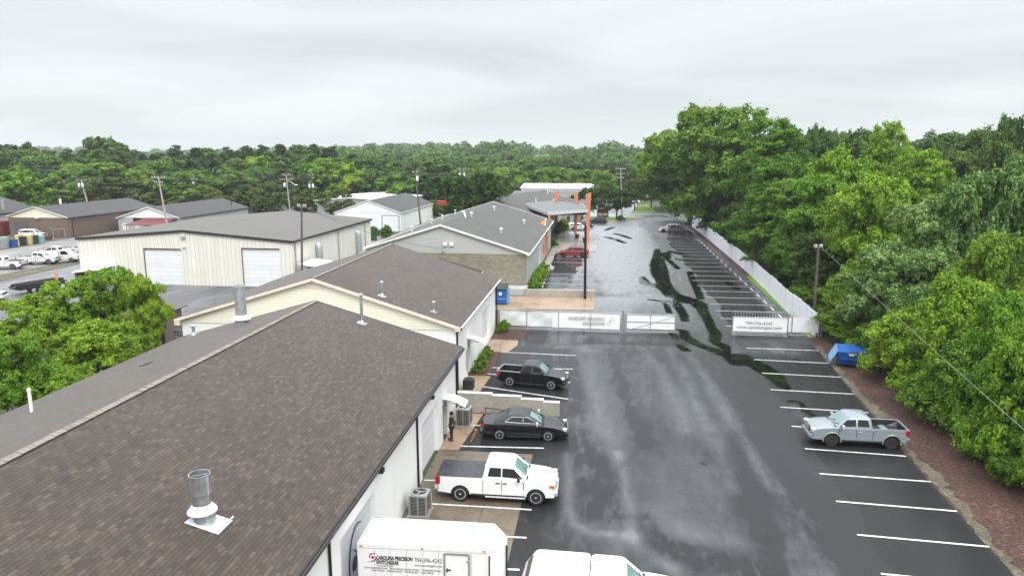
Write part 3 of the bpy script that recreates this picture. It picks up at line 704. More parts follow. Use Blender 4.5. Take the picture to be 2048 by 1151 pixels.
# ------------------------------------------------------------------ buildings
def gable_roof(parent, xl, xr, xe_l, xe_r, ze_l, ze_r, xm, zm, y0, y1, mat, thick=0.14, cap=None, edge='shingle_edge', name='roof'):
    b = MB()
    b.slab([(xm, y0, zm), (xe_r, y0, ze_r), (xe_r, y1, ze_r), (xm, y1, zm)], thick, 0)
    b.slab([(xe_l, y0, ze_l), (xm, y0, zm), (xm, y1, zm), (xe_l, y1, ze_l)], thick, 0)
    rf = b.build(name, [mat], parent)
    return rf
def gable_wall(b, y, t, xl, xr, z0, zl, zr, xm, zm, mi=0):
    """wall under a gable; thickness t towards +y"""
    b.prism([(xl, z0), (xr, z0), (xr, zr), (xm, zm), (xl, zl)], y, y + t, 'y', mi)
def wall_with_holes(b, axis, c, t, a0, a1, z0, z1, holes, mi=0):
    """wall slab at axis coordinate c..c+t running a0..a1 with rectangular openings (h0,h1,zb,zt)"""
    def bx(p, q, r, s):
        if q - p < 1e-4 or s - r < 1e-4: return
        if axis == 'x': b.box(min(c, c + t), max(c, c + t), p, q, r, s, mi)
        else: b.box(p, q, min(c, c + t), max(c, c + t), r, s, mi)
    cur = a0
    for h0, h1, zb, zt in sorted(holes):
        bx(cur, h0, z0, z1); bx(h0, h1, z0, zb); bx(h0, h1, zt, z1); cur = h1
    bx(cur, a1, z0, z1)
def pipe_down(parent, x, y, z0, z1, mat='black', w=0.09):
    b = MB()
    b.tube([(x + 0.30, y, z1 + 0.02), (x + 0.22, y, z1 - 0.10), (x + 0.03, y, z1 - 0.32), (x, y, z1 - 0.45), (x, y, z0 + 0.12), (x + 0.14, y, z0 + 0.03)], w / 2 + 0.01, 8)
    return b.build('downspout', mat, parent, smooth=50)

# --- A: the nearest building with the brown shingle roof
SL_A = 0.288
A = thing('warehouse_building', 'long white block building with brown shingled gable roof nearest the camera', 'building', (-18.2, 28, 0))
AX0, AX1, AXM, AZM = -27.8, -8.5, -18.16, 7.36
zA = lambda x: AZM - SL_A * abs(x - AXM)
b = MB()
holesA = [(33.55, 37.2, 0.0, 2.95), (22.0, 25.9, 0.0, 3.2), (38.45, 39.55, 0.0, 2.25)]
wall_with_holes(b, 'x', -8.9, -0.35, 12, 42.3, 0, zA(-8.9) - 0.17, holesA)
b.box(-27.45, -27.1, 12, 42.3, 0, zA(-27.4) - 0.17)
gable_wall(b, 42.3, 0.25, -27.45, -8.9, 0, zA(-27.4) - 0.17, zA(-8.9) - 0.17, AXM, AZM - 0.17)
gable_wall(b, 12, 0.25, -27.1, -9.25, 0, zA(-27.1) - 0.17, zA(-9.25) - 0.17, AXM, AZM - 0.17)
b.build('wall', 'white_wall', A)
rfA = gable_roof(A, 0, 0, AX0, AX1, zA(AX0), zA(AX1), AXM, AZM, 11.6, 42.75, 'shingle_brown')
b = MB()
yy = 11.7
rr = random.Random(2)
while yy < 42.6:                       # overlapping ridge cap tabs, slightly uneven
    h = 0.02 + rr.uniform(0, 0.02)
    for sg in (-1, 1):
        b.slab([(AXM, yy, AZM + h + 0.02), (AXM + sg * 0.19, yy, AZM - 0.19 * SL_A + h + 0.015), (AXM + sg * 0.19, yy + 0.21, AZM - 0.19 * SL_A + h), (AXM, yy + 0.21, AZM + h + 0.005)], 0.02)
    yy += 0.2
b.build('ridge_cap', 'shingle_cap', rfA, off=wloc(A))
b = MB(); b.box(AXM + 0.19, AXM + 0.215, 11.7, 42.7, AZM - 0.075, AZM - 0.02); b.build('cap_shadow', 'shingle_edge', rfA, off=wloc(A))  # dark strip drawn as the shadow line below the cap
b = MB(); b.box(AX1 - 0.02, AX1 + 0.02, 11.6, 42.75, zA(AX1) - 0.16, zA(AX1) - 0.01); b.build('fascia', 'trim_dark', A)
b = MB(); b.box(AX1 + 0.021, AX1 + 0.13, 11.6, 42.7, zA(AX1) - 0.15, zA(AX1) - 0.03); b.build('gutter', 'black', A, bevel=0.02)
b = MB(); b.bar((AX1, 42.76, zA(AX1) - 0.07), (AXM, 42.76, AZM - 0.07), 0.05, 0.16); b.bar((AX0, 42.76, zA(AX0) - 0.07), (AXM, 42.76, AZM - 0.07), 0.05, 0.16); b.build('rake_trim', 'trim_dark', A)
for y, z1 in ((32.5, 4.45), (42.2, 4.45), (20.9, 4.45)): pipe_down(A, -8.84, y, 0, z1)
def sectional_door(parent, x, y0, y1, z0, z1, mat='door_bluegrey', name='garage_door', depth=0.22):
    b = MB(); b.box(x - depth - 0.04, x - depth, y0, y1, z0, z1)
    d = b.build(name, mat, parent)
    f = MB(); t = 0.09
    f.box(x - depth, x - depth + 0.05, y0, y0 + t, z0, z1); f.box(x - depth, x - depth + 0.05, y1 - t, y1, z0, z1); f.box(x - depth, x - depth + 0.05, y0 + t, y1 - t, z1 - t, z1)
    f.build('door_frame', 'trim_white', d, off=wloc(parent)); return d
sectional_door(A, -8.9, 33.55, 37.2, 0.0, 2.95)
dA2 = sectional_door(A, -8.9, 22.0, 25.9, 0.0, 3.2)
b = MB(); b.box(-9.16, -9.12, 38.45, 39.55, 0, 2.25); pd = b.build('entry_door', 'door_grey', A)
b = MB(); b.tube([(-9.09, 38.6, 1.0), (-9.09, 38.6, 1.12)], 0.02, 6); b.build('door_handle', 'galv', pd, off=wloc(A))
# blue swoosh emblem painted on the lower garage door
b = MB()
def swoosh(b, cy, cz, ry, rz, a0, a1, w0, x, n=26, px=0.01):
    top, bot = [], []
    for i in range(n + 1):
        t = i / n; a = R(a0 + (a1 - a0) * t); w = w0 * math.sin(math.pi * min(max(t, 0.02), 0.98)) ** 0.8
        top.append((x, cy + (ry + w) * math.cos(a), cz + (rz + w) * math.sin(a))); bot.append((x, cy + ry * math.cos(a), cz + rz * math.sin(a)))
    for i in range(n): b.add([top[i], top[i + 1], bot[i + 1], bot[i]], [(0, 1, 2, 3)])
swoosh(b, 24.3, 1.2, 0.95, 1.35, 60, 250, 0.14, -9.09); swoosh(b, 23.3, 0.9, 0.95, 1.0, -100, 70, 0.10, -9.09)
b.lathe([(0.0, 0), (0.30, 0.0), (0.30, 0.004), (0.0, 0.004)], 20, (-9.092, 23.9, 1.15), 'x'); b.build('emblem', 'ink_blue', dA2, off=wloc(A))
# vents on the brown roof
def vent_base(b, x, y, z, w, sl, sg, mi=0):
    b.slab([(x - w, y - w, z + sl * w * sg), (x + w, y - w, z - sl * w * sg), (x + w, y + w, z - sl * w * sg), (x - w, y + w, z + sl * w * sg)], 0.02, mi)
x, y = -11.95, 18.75; z = zA(x)
b = MB(); b.slab([(x - 0.35, y - 0.42, z + 0.125), (x + 0.72, y - 0.42, z + 0.125 - 1.07 * SL_A), (x + 0.72, y + 0.42, z + 0.125 - 1.07 * SL_A), (x - 0.35, y + 0.42, z + 0.125)], 0.02); b.bar((x + 0.73, y - 0.46, z - 0.08), (x + 0.73, y + 0.46, z - 0.08), 0.03, 0.05)
vs = b.build('flashing', 'flash', rfA, off=wloc(A))
b = MB(); b.lathe([(0.37, z - 0.35), (0.37, z + 0.42), (0.36, z + 0.42)], 32, (x, y, 0), cap=False)
b.lathe([(0.26, z + 0.3), (0.26, z + 0.95), (0.275, z + 0.95), (0.275, z + 0.97), (0.26, z + 0.97)], 32, (x, y, 0), cap=False)
b.lathe([(0.305, z + 0.90), (0.305, z + 1.50), (0.315, z + 1.51), (0.315, z + 1.53), (0.295, z + 1.53), (0.290, z + 0.90)], 32, (x, y, 0), cap=False)
b.bar((x + 0.13, y - 0.28, z + 0.93), (x + 0.13, y - 0.28, z + 1.5), 0.035, 0.02)
b.bar((x - 0.22, y - 0.05, z + 1.40), (x + 0.22, y + 0.10, z + 1.46), 0.03, 0.10)
b.build('vent_stack', 'galv', rfA, off=wloc(A), smooth=40)
b = MB(); b.lathe([(0.44, z + 0.34), (0.27, z + 0.56)], 32, (x, y, 0), cap=False); b.lathe([(0.445, z + 0.31), (0.44, z + 0.345)], 32, (x, y, 0), cap=False); b.build('storm_collar', 'flash', rfA, off=wloc(A), smooth=40)
def thin_vent(roof, bld, x, y, zr, h, r, mat, capr=0.0, sl=SL_A, sg=1, collar=True, brace=False):
    b = MB(); b.tube([(x, y, zr - 0.1), (x, y, zr + h)], r, 14)
    if capr: b.lathe([(capr, zr + h + 0.02), (capr, zr + h + 0.09), (capr * 0.4, zr + h + 0.15)], 14, (x, y, 0))
    if collar: b.lathe([(r * 2.0, zr + 0.0), (r * 1.15, zr + 0.22)], 14, (x, y, 0), cap=False); vent_base(b, x, y, zr + 0.03, r * 3, sl, sg)
    if brace: b.tube([(x, y, zr + h * 0.7), (x + 0.45, y - 0.1, zr + h * 0.86)], 0.015, 6); b.lathe([(r * 1.2, zr + h * 0.74), (r * 1.2, zr + h * 0.77)], 14, (x, y, 0))
    return b.build('vent_pipe', mat, roof, off=wloc(bld), smooth=40)
thin_vent(rfA, A, -14.55, 41.2, zA(-14.55), 1.75, 0.09, 'galv', 0.13, brace=True)
thin_vent(rfA, A, -24.75, 26.8, zA(-24.75), 0.95, 0.07, 'pvc', 0.085, collar=False)
pv = PY(389, 684, 41.6); thin_vent(rfA, A, pv.x, 41.6, zA(pv.x), 0.55, 0.1, 'galv', 0.17, sg=-1)
# second big flue behind the ridge (stands on the left slope)
x, y = -21.9, 40.2; z = zA(x)
b = MB(); b.lathe([(0.40, z - 0.2), (0.40, z + 0.45)], 28, (x, y, 0), cap=False); b.lathe([(0.33, z + 0.4), (0.33, z + 2.35), (0.36, z + 2.36), (0.36, z + 2.42), (0.33, z + 2.43), (0.30, z + 2.2)], 28, (x, y, 0), cap=False)
b.lathe([(0.345, z + 1.40), (0.345, z + 1.44)], 28, (x, y, 0)); b.build('vent_stack', 'galv_dull', rfA, off=wloc(A), smooth=40)
b = MB(); b.lathe([(0.56, z + 0.36), (0.34, z + 0.62)], 28, (x, y, 0), cap=False); b.build('storm_collar', 'flash', rfA, off=wloc(A), smooth=40)
pz = PX(256, 762, -24.2)
b = MB(); zz_ = zA(-23.4); b.slab([(-23.62, 32.6, zA(-23.62) + 0.03), (-23.2, 32.6, zA(-23.2) + 0.03), (-23.2, 33.2, zA(-23.2) + 0.03), (-23.62, 33.2, zA(-23.62) + 0.03)], 0.02); b.build('missing_shingle_patch', 'shingle_edge', rfA, off=wloc(A))

def awning(parent, x, y, z, name='awning', ln=1.3, w=1.15):
    """small milky entrance awning, curved down away from the wall (projects to +x)"""
    b = MB(); n = 8; pts = [(x + ln * t, z - 0.42 * t * t) for t in [i / n for i in range(n + 1)]]
    for i in range(n):
        (xa, za), (xb, zb) = pts[i], pts[i + 1]
        b.add([(xa, y, za), (xb, y, zb), (xb, y + w, zb), (xa, y + w, za), (xa, y, za - 0.012), (xb, y, zb - 0.012), (xb, y + w, zb - 0.012), (xa, y + w, za - 0.012)],
              [(0, 1, 2, 3), (7, 6, 5, 4), (0, 4, 5, 1), (2, 6, 7, 3)])
    a = b.build(name, 'awning_clear', parent, smooth=30)
    f = MB()
    for yy in (y + 0.02, y + w / 2, y + w - 0.02):
        f.tube([(px_, yy, pz_ - 0.03) for px_, pz_ in pts], 0.018, 6)
        f.tube([(x, yy, z - 0.45), (x + 0.5, yy, z - 0.22), (x + 0.85, yy, z - 0.24)], 0.016, 6)
    f.build('bracket', 'black', a, off=wloc(parent), smooth=40)
awning(A, -8.88, 38.4, 2.62)

# --- B: the second building, set back a little
B = thing('warehouse_building', 'white building with cream sided gable and brown shingled roof, second in the row', 'building', (-19.9, 56, 0))
BX0, BX1, BXM, BZM = -30.5, -9.4, -19.9, 8.16
SL_B = (BZM - 4.95) / (BX1 - BXM)
zB = lambda x: BZM - SL_B * abs(x - BXM)
b = MB()
wall_with_holes(b, 'x', -9.8, -0.3, 47.0, 65.4, 0, zB(-9.8) - 0.17, [(58.1, 61.7, 0.5, 3.4), (51.0, 52.0, 0, 2.3)])
b.box(-30.1, -29.8, 47.0, 65.4, 0, zB(-30.1) - 0.17)
b.prism([(-30.1, 0), (-9.8, 0), (-9.8, 4.62), (-30.1, 4.62)], 47.0, 46.75, 'y')
b.prism([(-30.1, 0), (-9.8, 0), (-9.8, zB(-9.8) - 0.17), (BXM, BZM - 0.17), (-30.1, zB(-30.1) - 0.17)], 65.4, 65.15, 'y')
b.build('wall', 'white_wall', B)
b = MB(); b.prism([(-30.1, 4.62), (-9.8, 4.62), (-9.8, zB(-9.8) - 0.17), (BXM, BZM - 0.17), (-30.1, zB(-30.1) - 0.17)], 47.0, 46.70, 'y'); b.build('gable_siding', 'siding_cream', B)
b = MB(); b.prism([(BXM - 2.0, BZM - 0.17 - 2.0 * SL_B), (BXM + 2.0, BZM - 0.17 - 2.0 * SL_B), (BXM, BZM - 0.17)], 46.69, 46.66, 'y'); b.build('gable_trim', 'trim_pink', B)
rfB = gable_roof(B, 0, 0, BX0, BX1, zB(BX0), zB(BX1), BXM, BZM, 46.45, 65.7, 'shingle_brown')
b = MB()
yy = 46.5
while yy < 65.6:
    for sg in (-1, 1):
        b.slab([(BXM, yy, BZM + 0.04), (BXM + sg * 0.17, yy, BZM - 0.17 * SL_B + 0.03), (BXM + sg * 0.17, yy + 0.21, BZM - 0.17 * SL_B + 0.02), (BXM, yy + 0.21, BZM + 0.03)], 0.02)
    yy += 0.2
b.build('ridge_cap', 'shingle_cap', rfB, off=wloc(B))
b = MB(); b.box(BXM + 0.17, BXM + 0.20, 46.5, 65.6, BZM - 0.07, BZM - 0.02); b.build('cap_shadow', 'shingle_edge', rfB, off=wloc(B))  # dark strip for the shadow line beside this ridge cap too
b = MB()
b.bar((BX1 - 0.02, 46.42, zB(BX1) - 0.12), (BXM, 46.42, BZM - 0.12), 0.05, 0.20); b.bar((BX0 + 0.02, 46.42, zB(BX0) - 0.12), (BXM, 46.42, BZM - 0.12), 0.05, 0.20)
b.box(-9.78, BX1, 46.42, 46.66, 4.62, zB(BX1) - 0.02); b.box(BX0, -30.1, 46.42, 46.66, 4.45, zB(BX0) - 0.02)
b.build('rake_trim', 'trim_pink', B)
b = MB(); b.box(BX1, BX1 + 0.10, 46.6, 65.6, zB(BX1) - 0.16, zB(BX1) - 0.04); b.build('gutter', 'trim_white', B, bevel=0.02)
b = MB(); b.tube([(BX1 + 0.05, 46.55, 4.86), (BX1 + 0.02, 46.5, 4.72), (-9.72, 46.85, 4.45), (-9.72, 46.85, 4.2), (-9.72, 46.85, 0.05)], 0.06, 8); b.build('downspout', 'black', B, smooth=50)
b = MB(); b.tube([(BX1 + 0.02, 65.55, 4.86), (-9.70, 65.5, 4.5), (-9.70, 65.5, 0.05)], 0.06, 8); b.build('downspout', 'black', B, smooth=50)
sectional_door(B, -9.8, 58.1, 61.7, 0.5, 3.4)
b = MB(); b.box(-10.05, -10.0, 51.0, 52.0, 0, 2.3); b.build('entry_door', 'door_grey', B)
b = MB(); b.tube([(-9.74, 50.5, 0.6), (-9.74, 50.5, 2.2)], 0.07, 8); b.build('conduit', 'galv_dull', B)
awning(B, -9.78, 50.9, 2.95)
b = MB(); b.box(-9.8, -9.55, 60.6, 60.85, 4.35, 4.55); b.build('wall_light', 'black', B, bevel=0.03)
b = MB(); b.box(-8.9, -8.62, 35.2, 35.45, 3.75, 3.95); b.build('wall_light', 'black', A, bevel=0.03)
b = MB(); b.box(-8.9, -8.62, 26.2, 26.5, 3.75, 3.95); b.build('wall_light', 'black', A, bevel=0.03)
thin_vent(rfB, B, -15.25, 47.6, zB(-15.25), 0.95, 0.09, 'galv', 0.14, sl=SL_B)
thin_vent(rfB, B, -11.6, 47.9, zB(-11.6), 0.65, 0.07, 'galv', 0.12, sl=SL_B)
for p, hh in (((-10.06, 46.66), 0),):
    pass

# --- C: the grey roofed building further on
C = thing('office_building', 'grey roofed building with lap sided gable above brick wall, third in the row', 'building', (-18.9, 105, 0))
CX0, CX1, CXM, CZM = -29.2, -8.45, -19.4, 8.15
SL_C = (CZM - 4.78) / (CX1 - CXM)
zC = lambda x: CZM - SL_C * abs(x - CXM)
CY0, CY1 = 84.6, 127.0
b = MB()
b.prism([(-28.9, 0), (-8.9, 0), (-8.9, 4.62), (-28.9, 4.62)], CY0, CY0 + 0.3, 'y'); b.build('wall', 'brick', C)
b = MB(); b.prism([(-28.9, 4.62), (-8.9, 4.62), (-8.9, zC(-8.9) - 0.17), (CXM, CZM - 0.17), (-28.9, zC(-28.9) - 0.17)], CY0 - 0.04, CY0 + 0.3, 'y'); b.build('gable_siding', 'siding_grey', C)
b = MB()
wall_with_holes(b, 'x', -8.88, -0.3, CY0 + 0.3, CY1, 0, zC(-8.88) - 0.17, [(102.3, 103.3, 0.1, 2.3), (110.0, 113.0, 0.9, 2.6), (117, 121, 0.1, 2.8)])
b.box(-29.0, -28.7, CY0 + 0.3, CY1, 0, zC(-29.0) - 0.17)
b.prism([(-28.9, 0), (-9.2, 0), (-9.2, zC(-9.2) - 0.17), (CXM, CZM - 0.17), (-28.9, zC(-28.9) - 0.17)], CY1 - 0.3, CY1, 'y')
b.build('side_wall', 'grey_wall', C)
b = MB(); b.box(-9.1, -9.05, 102.3, 103.3, 0.1, 2.3); b.build('entry_door', 'trim_white', C)
b = MB(); b.box(-8.87, -8.80, 102.1, 102.3, 0.1, 4.3); b.box(-8.87, -8.80, 103.3, 103.8, 0.1, 4.3); b.build('door_trim', 'trim_white', C)
for y0, y1, z0, z1 in ((110, 113, 0.9, 2.6), (117, 121, 0.1, 2.8)):
    b = MB(); b.box(-9.1, -9.05, y0, y1, z0, z1); w = b.build('window', 'glass', C)
    b = MB(); b.box(-9.05, -8.95, y0, y0 + 0.08, z0, z1); b.box(-9.05, -8.95, y1 - 0.08, y1, z0, z1); b.box(-9.05, -8.95, y0 + 0.08, y1 - 0.08, z1 - 0.08, z1); b.box(-9.04, -8.96, (y0 + y1) / 2 - 0.03, (y0 + y1) / 2 + 0.03, z0, z1 - 0.08); b.build('window_frame', 'orange', w, off=wloc(C))
rfC = gable_roof(C, 0, 0, CX0, CX1, zC(CX0), zC(CX1), CXM, CZM, CY0 - 0.3, CY1 + 0.3, 'shingle_grey')
b = MB()
for yy in (CY0 - 0.33, CY1 + 0.33):
    b.bar((CX1, yy, zC(CX1) - 0.06), (CXM, yy, CZM - 0.06), 0.07, 0.24); b.bar((CX0, yy, zC(CX0) - 0.06), (CXM, yy, CZM - 0.06), 0.07, 0.24)
b.box(CX1 - 0.35, CX1 + 0.02, CY0 - 0.36, CY0 - 0.05, 4.55, zC(CX1) + 0.02)
b.build('rake_trim', 'trim_white', C)
b = MB(); b.box(CX1, CX1 + 0.11, CY0 - 0.2, CY1 + 0.2, zC(CX1) - 0.15, zC(CX1) - 0.01); b.build('gutter', 'trim_white', C, bevel=0.02)
b = MB(); b.tube([(-8.82, CY0 - 0.08, 0.1), (-8.82, CY0 - 0.08, 4.5)], 0.05, 8); b.build('downspout', 'galv_dull', C)
# the left eave band and the pipework on the grey roof
b = MB(); b.box(CX0 - 0.12, CX0, CY0, CY1 + 24, zC(CX0) - 0.12, zC(CX0) + 0.02); b.build('gutter', 'trim_white', C)
for q, (x, y) in enumerate([(-13.2, 93.5), (-11.9, 110.0), (-18.3, 99.5), (-17.4, 115.0)]):
    z = zC(x); b = MB(); b.tube([(x, y, z - 0.1), (x, y, z + 0.45)], 0.10, 10); b.lathe([(0.24, z + 0.45), (0.24, z + 0.6), (0.08, z + 0.68)], 12, (x, y, 0)); b.build('vent_pipe', 'trim_white', rfC, off=wloc(C), smooth=40)
b = MB(); b.tube([(-20.2, 101.5, zC(-20.2) + 0.5), (-19.3, 99, zC(-19.3) + 0.45), (-18.6, 96.5, zC(-18.6) + 0.1)], 0.12, 8); b.build('roof_pipe', 'trim_white', rfC, off=wloc(C), smooth=50)
for y in (90, 101, 108, 118):
    x = -24.5; z = zC(x); b = MB(); b.tube([(x, y, z - 0.1), (x, y, z + 0.6)], 0.08, 8); b.lathe([(0.2, z + 0.6), (0.2, z + 0.75)], 10, (x, y, 0)); b.build('vent_pipe', 'trim_white', rfC, off=wloc(C))
# two wall vents and a small fitting on the sided gable
for x in (-18.86, -18.05): b = MB(); b.box(x - 0.24, x + 0.24, CY0 - 0.30, CY0 - 0.042, 5.55, 6.0); b.build('wall_vent', 'trim_white', C, bevel=0.03)
b = MB(); b.tube([(-19.3, CY0 - 0.2, 4.95), (-19.0, CY0 - 0.2, 4.95)], 0.09, 8); b.build('wall_fitting', 'galv_dull', C)
# low lean-to roof against the brick wall
b = MB(); b.slab([(-19.3, 81.2, 4.25), (-13.9, 81.2, 2.75), (-13.9, 83.0, 2.75), (-19.3, 83.0, 4.25)], 0.12); lt = b.build('canopy_roof', 'shingle_dark', C)
b = MB(); b.bar((-13.88, 81.15, 2.70), (-13.88, 83.0, 2.70), 0.05, 0.16); b.build('trim', 'trim_white', lt, off=wloc(C))
b = MB(); b.tube([(-14.1, 81.4, 0), (-14.1, 81.4, 2.66)], 0.06, 8); b.build('post', 'trim_white', C)
# brick footing wall below C with the ramp retaining wall
RW = thing('retaining_wall', 'low weathered concrete wall along the rust stained ramp behind the gate', 'wall', (-4.6, 82.2, 0))
b = MB(); b.box(-8.6, -0.5, 82.05, 82.35, 0, 0.85); b.box(-8.75, -8.6, 82.05, 84.5, 0, 0.9); b.build('wall', 'concrete', RW, bevel=0.03)
RW2 = thing('retaining_wall', 'grey block footing wall under the brick gable beside the blue dumpster', 'wall', (-10.6, 82.2, 0))
b = MB(); b.box(-13.4, -8.78, 82.3, 84.5, 0, 0.85); b.build('wall', 'block_grey', RW2, bevel=0.03)
# pipes / posts orange window wall beyond: canopy roof with tall fins
r0_, r1_ = G(985, 395, 7.9), G(1092, 379, 7.9)
D2 = thing('office_building', 'grey roofed rear wing beyond the orange posted entrance canopy', 'building', (r0_.x, r0_.y, 0), math.atan2((r1_ - r0_).y, (r1_ - r0_).x))
LL = (r1_ - r0_).length; y_e = 9.6; zD = lambda y: 7.9 - 0.345 * abs(y)
b = MB(); b.box(0.5, LL - 0.3, -9.2, 9.2, 0, 4.4); b.prism([(-9.2, 4.4), (9.2, 4.4), (9.2, zD(9.2) - 0.16), (0, 7.74), (-9.2, zD(9.2) - 0.16)], 0.5, LL - 0.3, 'x'); b.build('wall', 'grey_wall', D2, world=False)
b = MB()
for sg in (-1, 1): b.slab([(-1.5, 0, 7.9), (LL, 0, 7.9), (LL, sg * y_e, zD(y_e)), (-1.5, sg * y_e, zD(y_e))], 0.14)
rfD = b.build('roof', 'shingle_grey', D2, world=False)
b = MB()
for sg in (-1, 1): b.bar((LL + 0.03, 0, 7.86), (LL + 0.03, sg * y_e, zD(y_e) - 0.04), 0.06, 0.2)
b.build('rake_trim', 'trim_white', D2, world=False)
for x, y in ((14, -4.5), (22, -6.0), (30, -2.0)):
    z = zD(y); b = MB(); b.tube([(x, y, z - 0.1), (x, y, z + 0.8)], 0.12, 8); b.build('vent_pipe', 'trim_white', rfD, world=False)
for x in (22, 28, 34): b = MB(); b.box(x, x + 2.4, -9.27, -9.21, 0.6, 2.6); b.build('window', 'glass', D2, world=False)
for x in (19, 31.5): b = MB(); b.box(x, x + 0.8, -9.5, -9.21, 0, 4.3); b.build('pilaster', 'orange', D2, world=False)

# entrance canopy with orange fins
E_ = thing('entrance_canopy', 'flat grey green entrance canopy with pale fascia carried on tall orange fins', 'canopy', (-6, 135, 0))
z1 = 4.55
c_nl = G(1096, 427, z1); 
cpts = [(-9.7, 128.6), (-1.9, 131.0), (-1.9, 147.5), (-9.7, 158.5), (-13.8, 152.0)]
q = [PY(1096, 424, 129.0), PY(1176, 418, 131.5), PY(1166, 408, 147), PY(1106, 401.5, 156), PY(1046, 406, 150)]
ct = MB(); zc_ = [p.z for p in q]
top = [(p.x, p.y, p.z) for p in q]; n5 = len(top)
ct.add(top + [(x, y, z - 0.12) for x, y, z in top], [tuple(range(n5)), tuple(range(2 * n5 - 1, n5 - 1, -1))] + [(i, n5 + i, n5 + (i + 1) % n5, (i + 1) % n5) for i in range(n5)])
ct.build('canopy_roof', 'canopy_top', E_)
fa = MB()
for i in range(n5):
    a, c = Vector(top[i]), Vector(top[(i + 1) % n5]); fa.bar(a + Vector((0, 0, -0.28)), c + Vector((0, 0, -0.28)), 0.10, 0.60)
fa.build('fascia', 'fascia', E_)
fi = MB(); fi.prism([(x, y) for x, y, z in top], min(zc_) - 0.62, min(zc_) - 0.58, 'z'); fi.build('soffit', 'trim_dark', E_)
def fin(y, u_base, v_base, top_v, w0, w1, mat='orange'):
    P0 = G(u_base, v_base); T = PY(u_base, top_v, P0.y)
    b = MB(); x = P0.x; b.prism([(x - w0, 0), (x + w0, 0), (x + w1, T.z), (x - w1, T.z - 0.35)], P0.y - 0.25, P0.y + 0.25, 'y')
    return b.build('fin', mat, E_, bevel=0.02)
fin(0, 1175, 489, 384.5, 0.22, 0.5); fin(0, 1151, 470, 383, 0.24, 0.42); fin(0, 1112, 463, 380, 0.24, 0.48); fin(0, 1098, 494, 427, 0.22, 0.2); fin(0, 1134, 452, 400, 0.2, 0.3)
# orange wing on the wall of C
SG = thing('awning_sign', 'pointed orange fabric awning fixed on the grey wall below the canopy', 'awning', tuple(PX(1088, 470, -8.85)))
p = [PX(1086, 462, -8.8), PX(1091, 447, -8.8), PX(1091, 468, -8.0), PX(1071, 457, -9.9), PX(1086, 464, -7.6)]
def _o(u, v, y): return tuple(PY(u, v, y))
b = MB(); pts_ = [_o(1092, 436, 118.0), _o(1072, 455, 116.5), _o(1073, 459, 116.2), _o(1089, 464, 116.0), _o(1092, 446, 117.6), _o(1083, 452, 119.0)]
b.add(pts_, [(0, 1, 2), (0, 2, 3), (0, 3, 4), (0, 5, 1), (1, 5, 2), (2, 5, 3), (3, 5, 4), (4, 5, 0)]); b.build('fabric', 'orange_dark', SG)
b = MB(); b.tube([pts_[2], pts_[4]], 0.05, 6); b.tube([pts_[3], pts_[0]], 0.05, 6); b.build('frame', 'trim_white', SG)
for yy, w in ((114.2, 0.7), (116.8, 0.5)):
    b = MB(); b.box(-8.87, -8.6, yy, yy + w, 0.1, 4.2); b.build('pilaster', 'orange', C)

# --- D: the big cream metal warehouse
D = thing('warehouse_building', 'big cream ribbed metal warehouse with two white roller doors facing the yard', 'building', (-52.7, 99, 0))
DX0, DX1, DXM, DZM, DZE = -67.7, -38.1, -52.7, 7.15, 5.95
sD = (DZM - DZE) / 14.8
zW = lambda x: DZM - sD * abs(x - DXM)
DY0, DY1 = 83.8, 114.6
b = MB()
hz_ = [(-58.25, -53.2, 0, 4.6), (-44.9, -39.95, 0, 4.85)]
wall_with_holes(b, 'y', DY0, 0.25, -67.5, -38.3, 0, 5.7, hz_)
b.prism([(-67.5, 5.7), (-38.3, 5.7), (-38.3, zW(-38.3) - 0.1), (DXM, DZM - 0.1), (-67.5, zW(-67.5) - 0.1)], DY0, DY0 + 0.25, 'y')
b.box(-38.55, -38.3, DY0 + 0.25, DY1, 0, zW(-38.3) - 0.1); b.box(-67.5, -67.25, DY0 + 0.25, DY1, 0, zW(-67.5) - 0.1); b.box(-67.25, -38.55, DY1 - 0.25, DY1, 0, 5.8)
b.build('wall', 'cream_metal', D)
rfW = gable_roof(D, 0, 0, DX0, DX1, zW(DX0), zW(DX1), DXM, DZM, DY0 - 0.15, DY1 + 0.2, 'metal_roof', 0.08)
b = MB(); yy = DY0 - 0.18
b.bar((DX1, yy, zW(DX1) - 0.14), (DXM, yy, DZM - 0.14), 0.07, 0.30); b.bar((DX0, yy, zW(DX0) - 0.14), (DXM, yy, DZM - 0.14), 0.07, 0.30)
b.box(DX1, DX1 + 0.14, DY0 - 0.15, DY1 + 0.2, zW(DX1) - 0.26, zW(DX1) - 0.02)
b.build('eave_trim', 'trim_dark', D)
for h in hz_:
    b = MB(); b.box(h[0], h[1], DY0 + 0.12, DY0 + 0.2, 0, h[3]); d = b.build('roller_door', 'door_white', D)
    f = MB(); f.box(h[0] - 0.12, h[0], DY0 - 0.05, DY0 - 0.003, 0, h[3] + 0.12); f.box(h[0], h[1], DY0 - 0.05, DY0 - 0.003, h[3], h[3] + 0.12); f.build('door_frame', 'rust', d, off=wloc(D))
for yy in (91.6, 107.5):
    b = MB(); b.tube([(-38.0, yy, 1.4), (-38.0, yy, 4.0), (-38.05, yy, 4.35), (-38.3, yy, 4.5)], 0.5, 14); b.build('duct', 'galv_dull', D, smooth=50)
for yy in (84.6, 99.6, 111.5):
    b = MB(); b.tube([(-38.2, yy, 0), (-38.2, yy, 5.6)], 0.07, 6); b.build('downspout', 'galv_dull', D)
b = MB(); b.box(-53.0, -52.4, DY0 - 0.35, DY0 - 0.005, 6.15, 6.55); b.build('wall_light', 'lamp_clear', D, bevel=0.04)
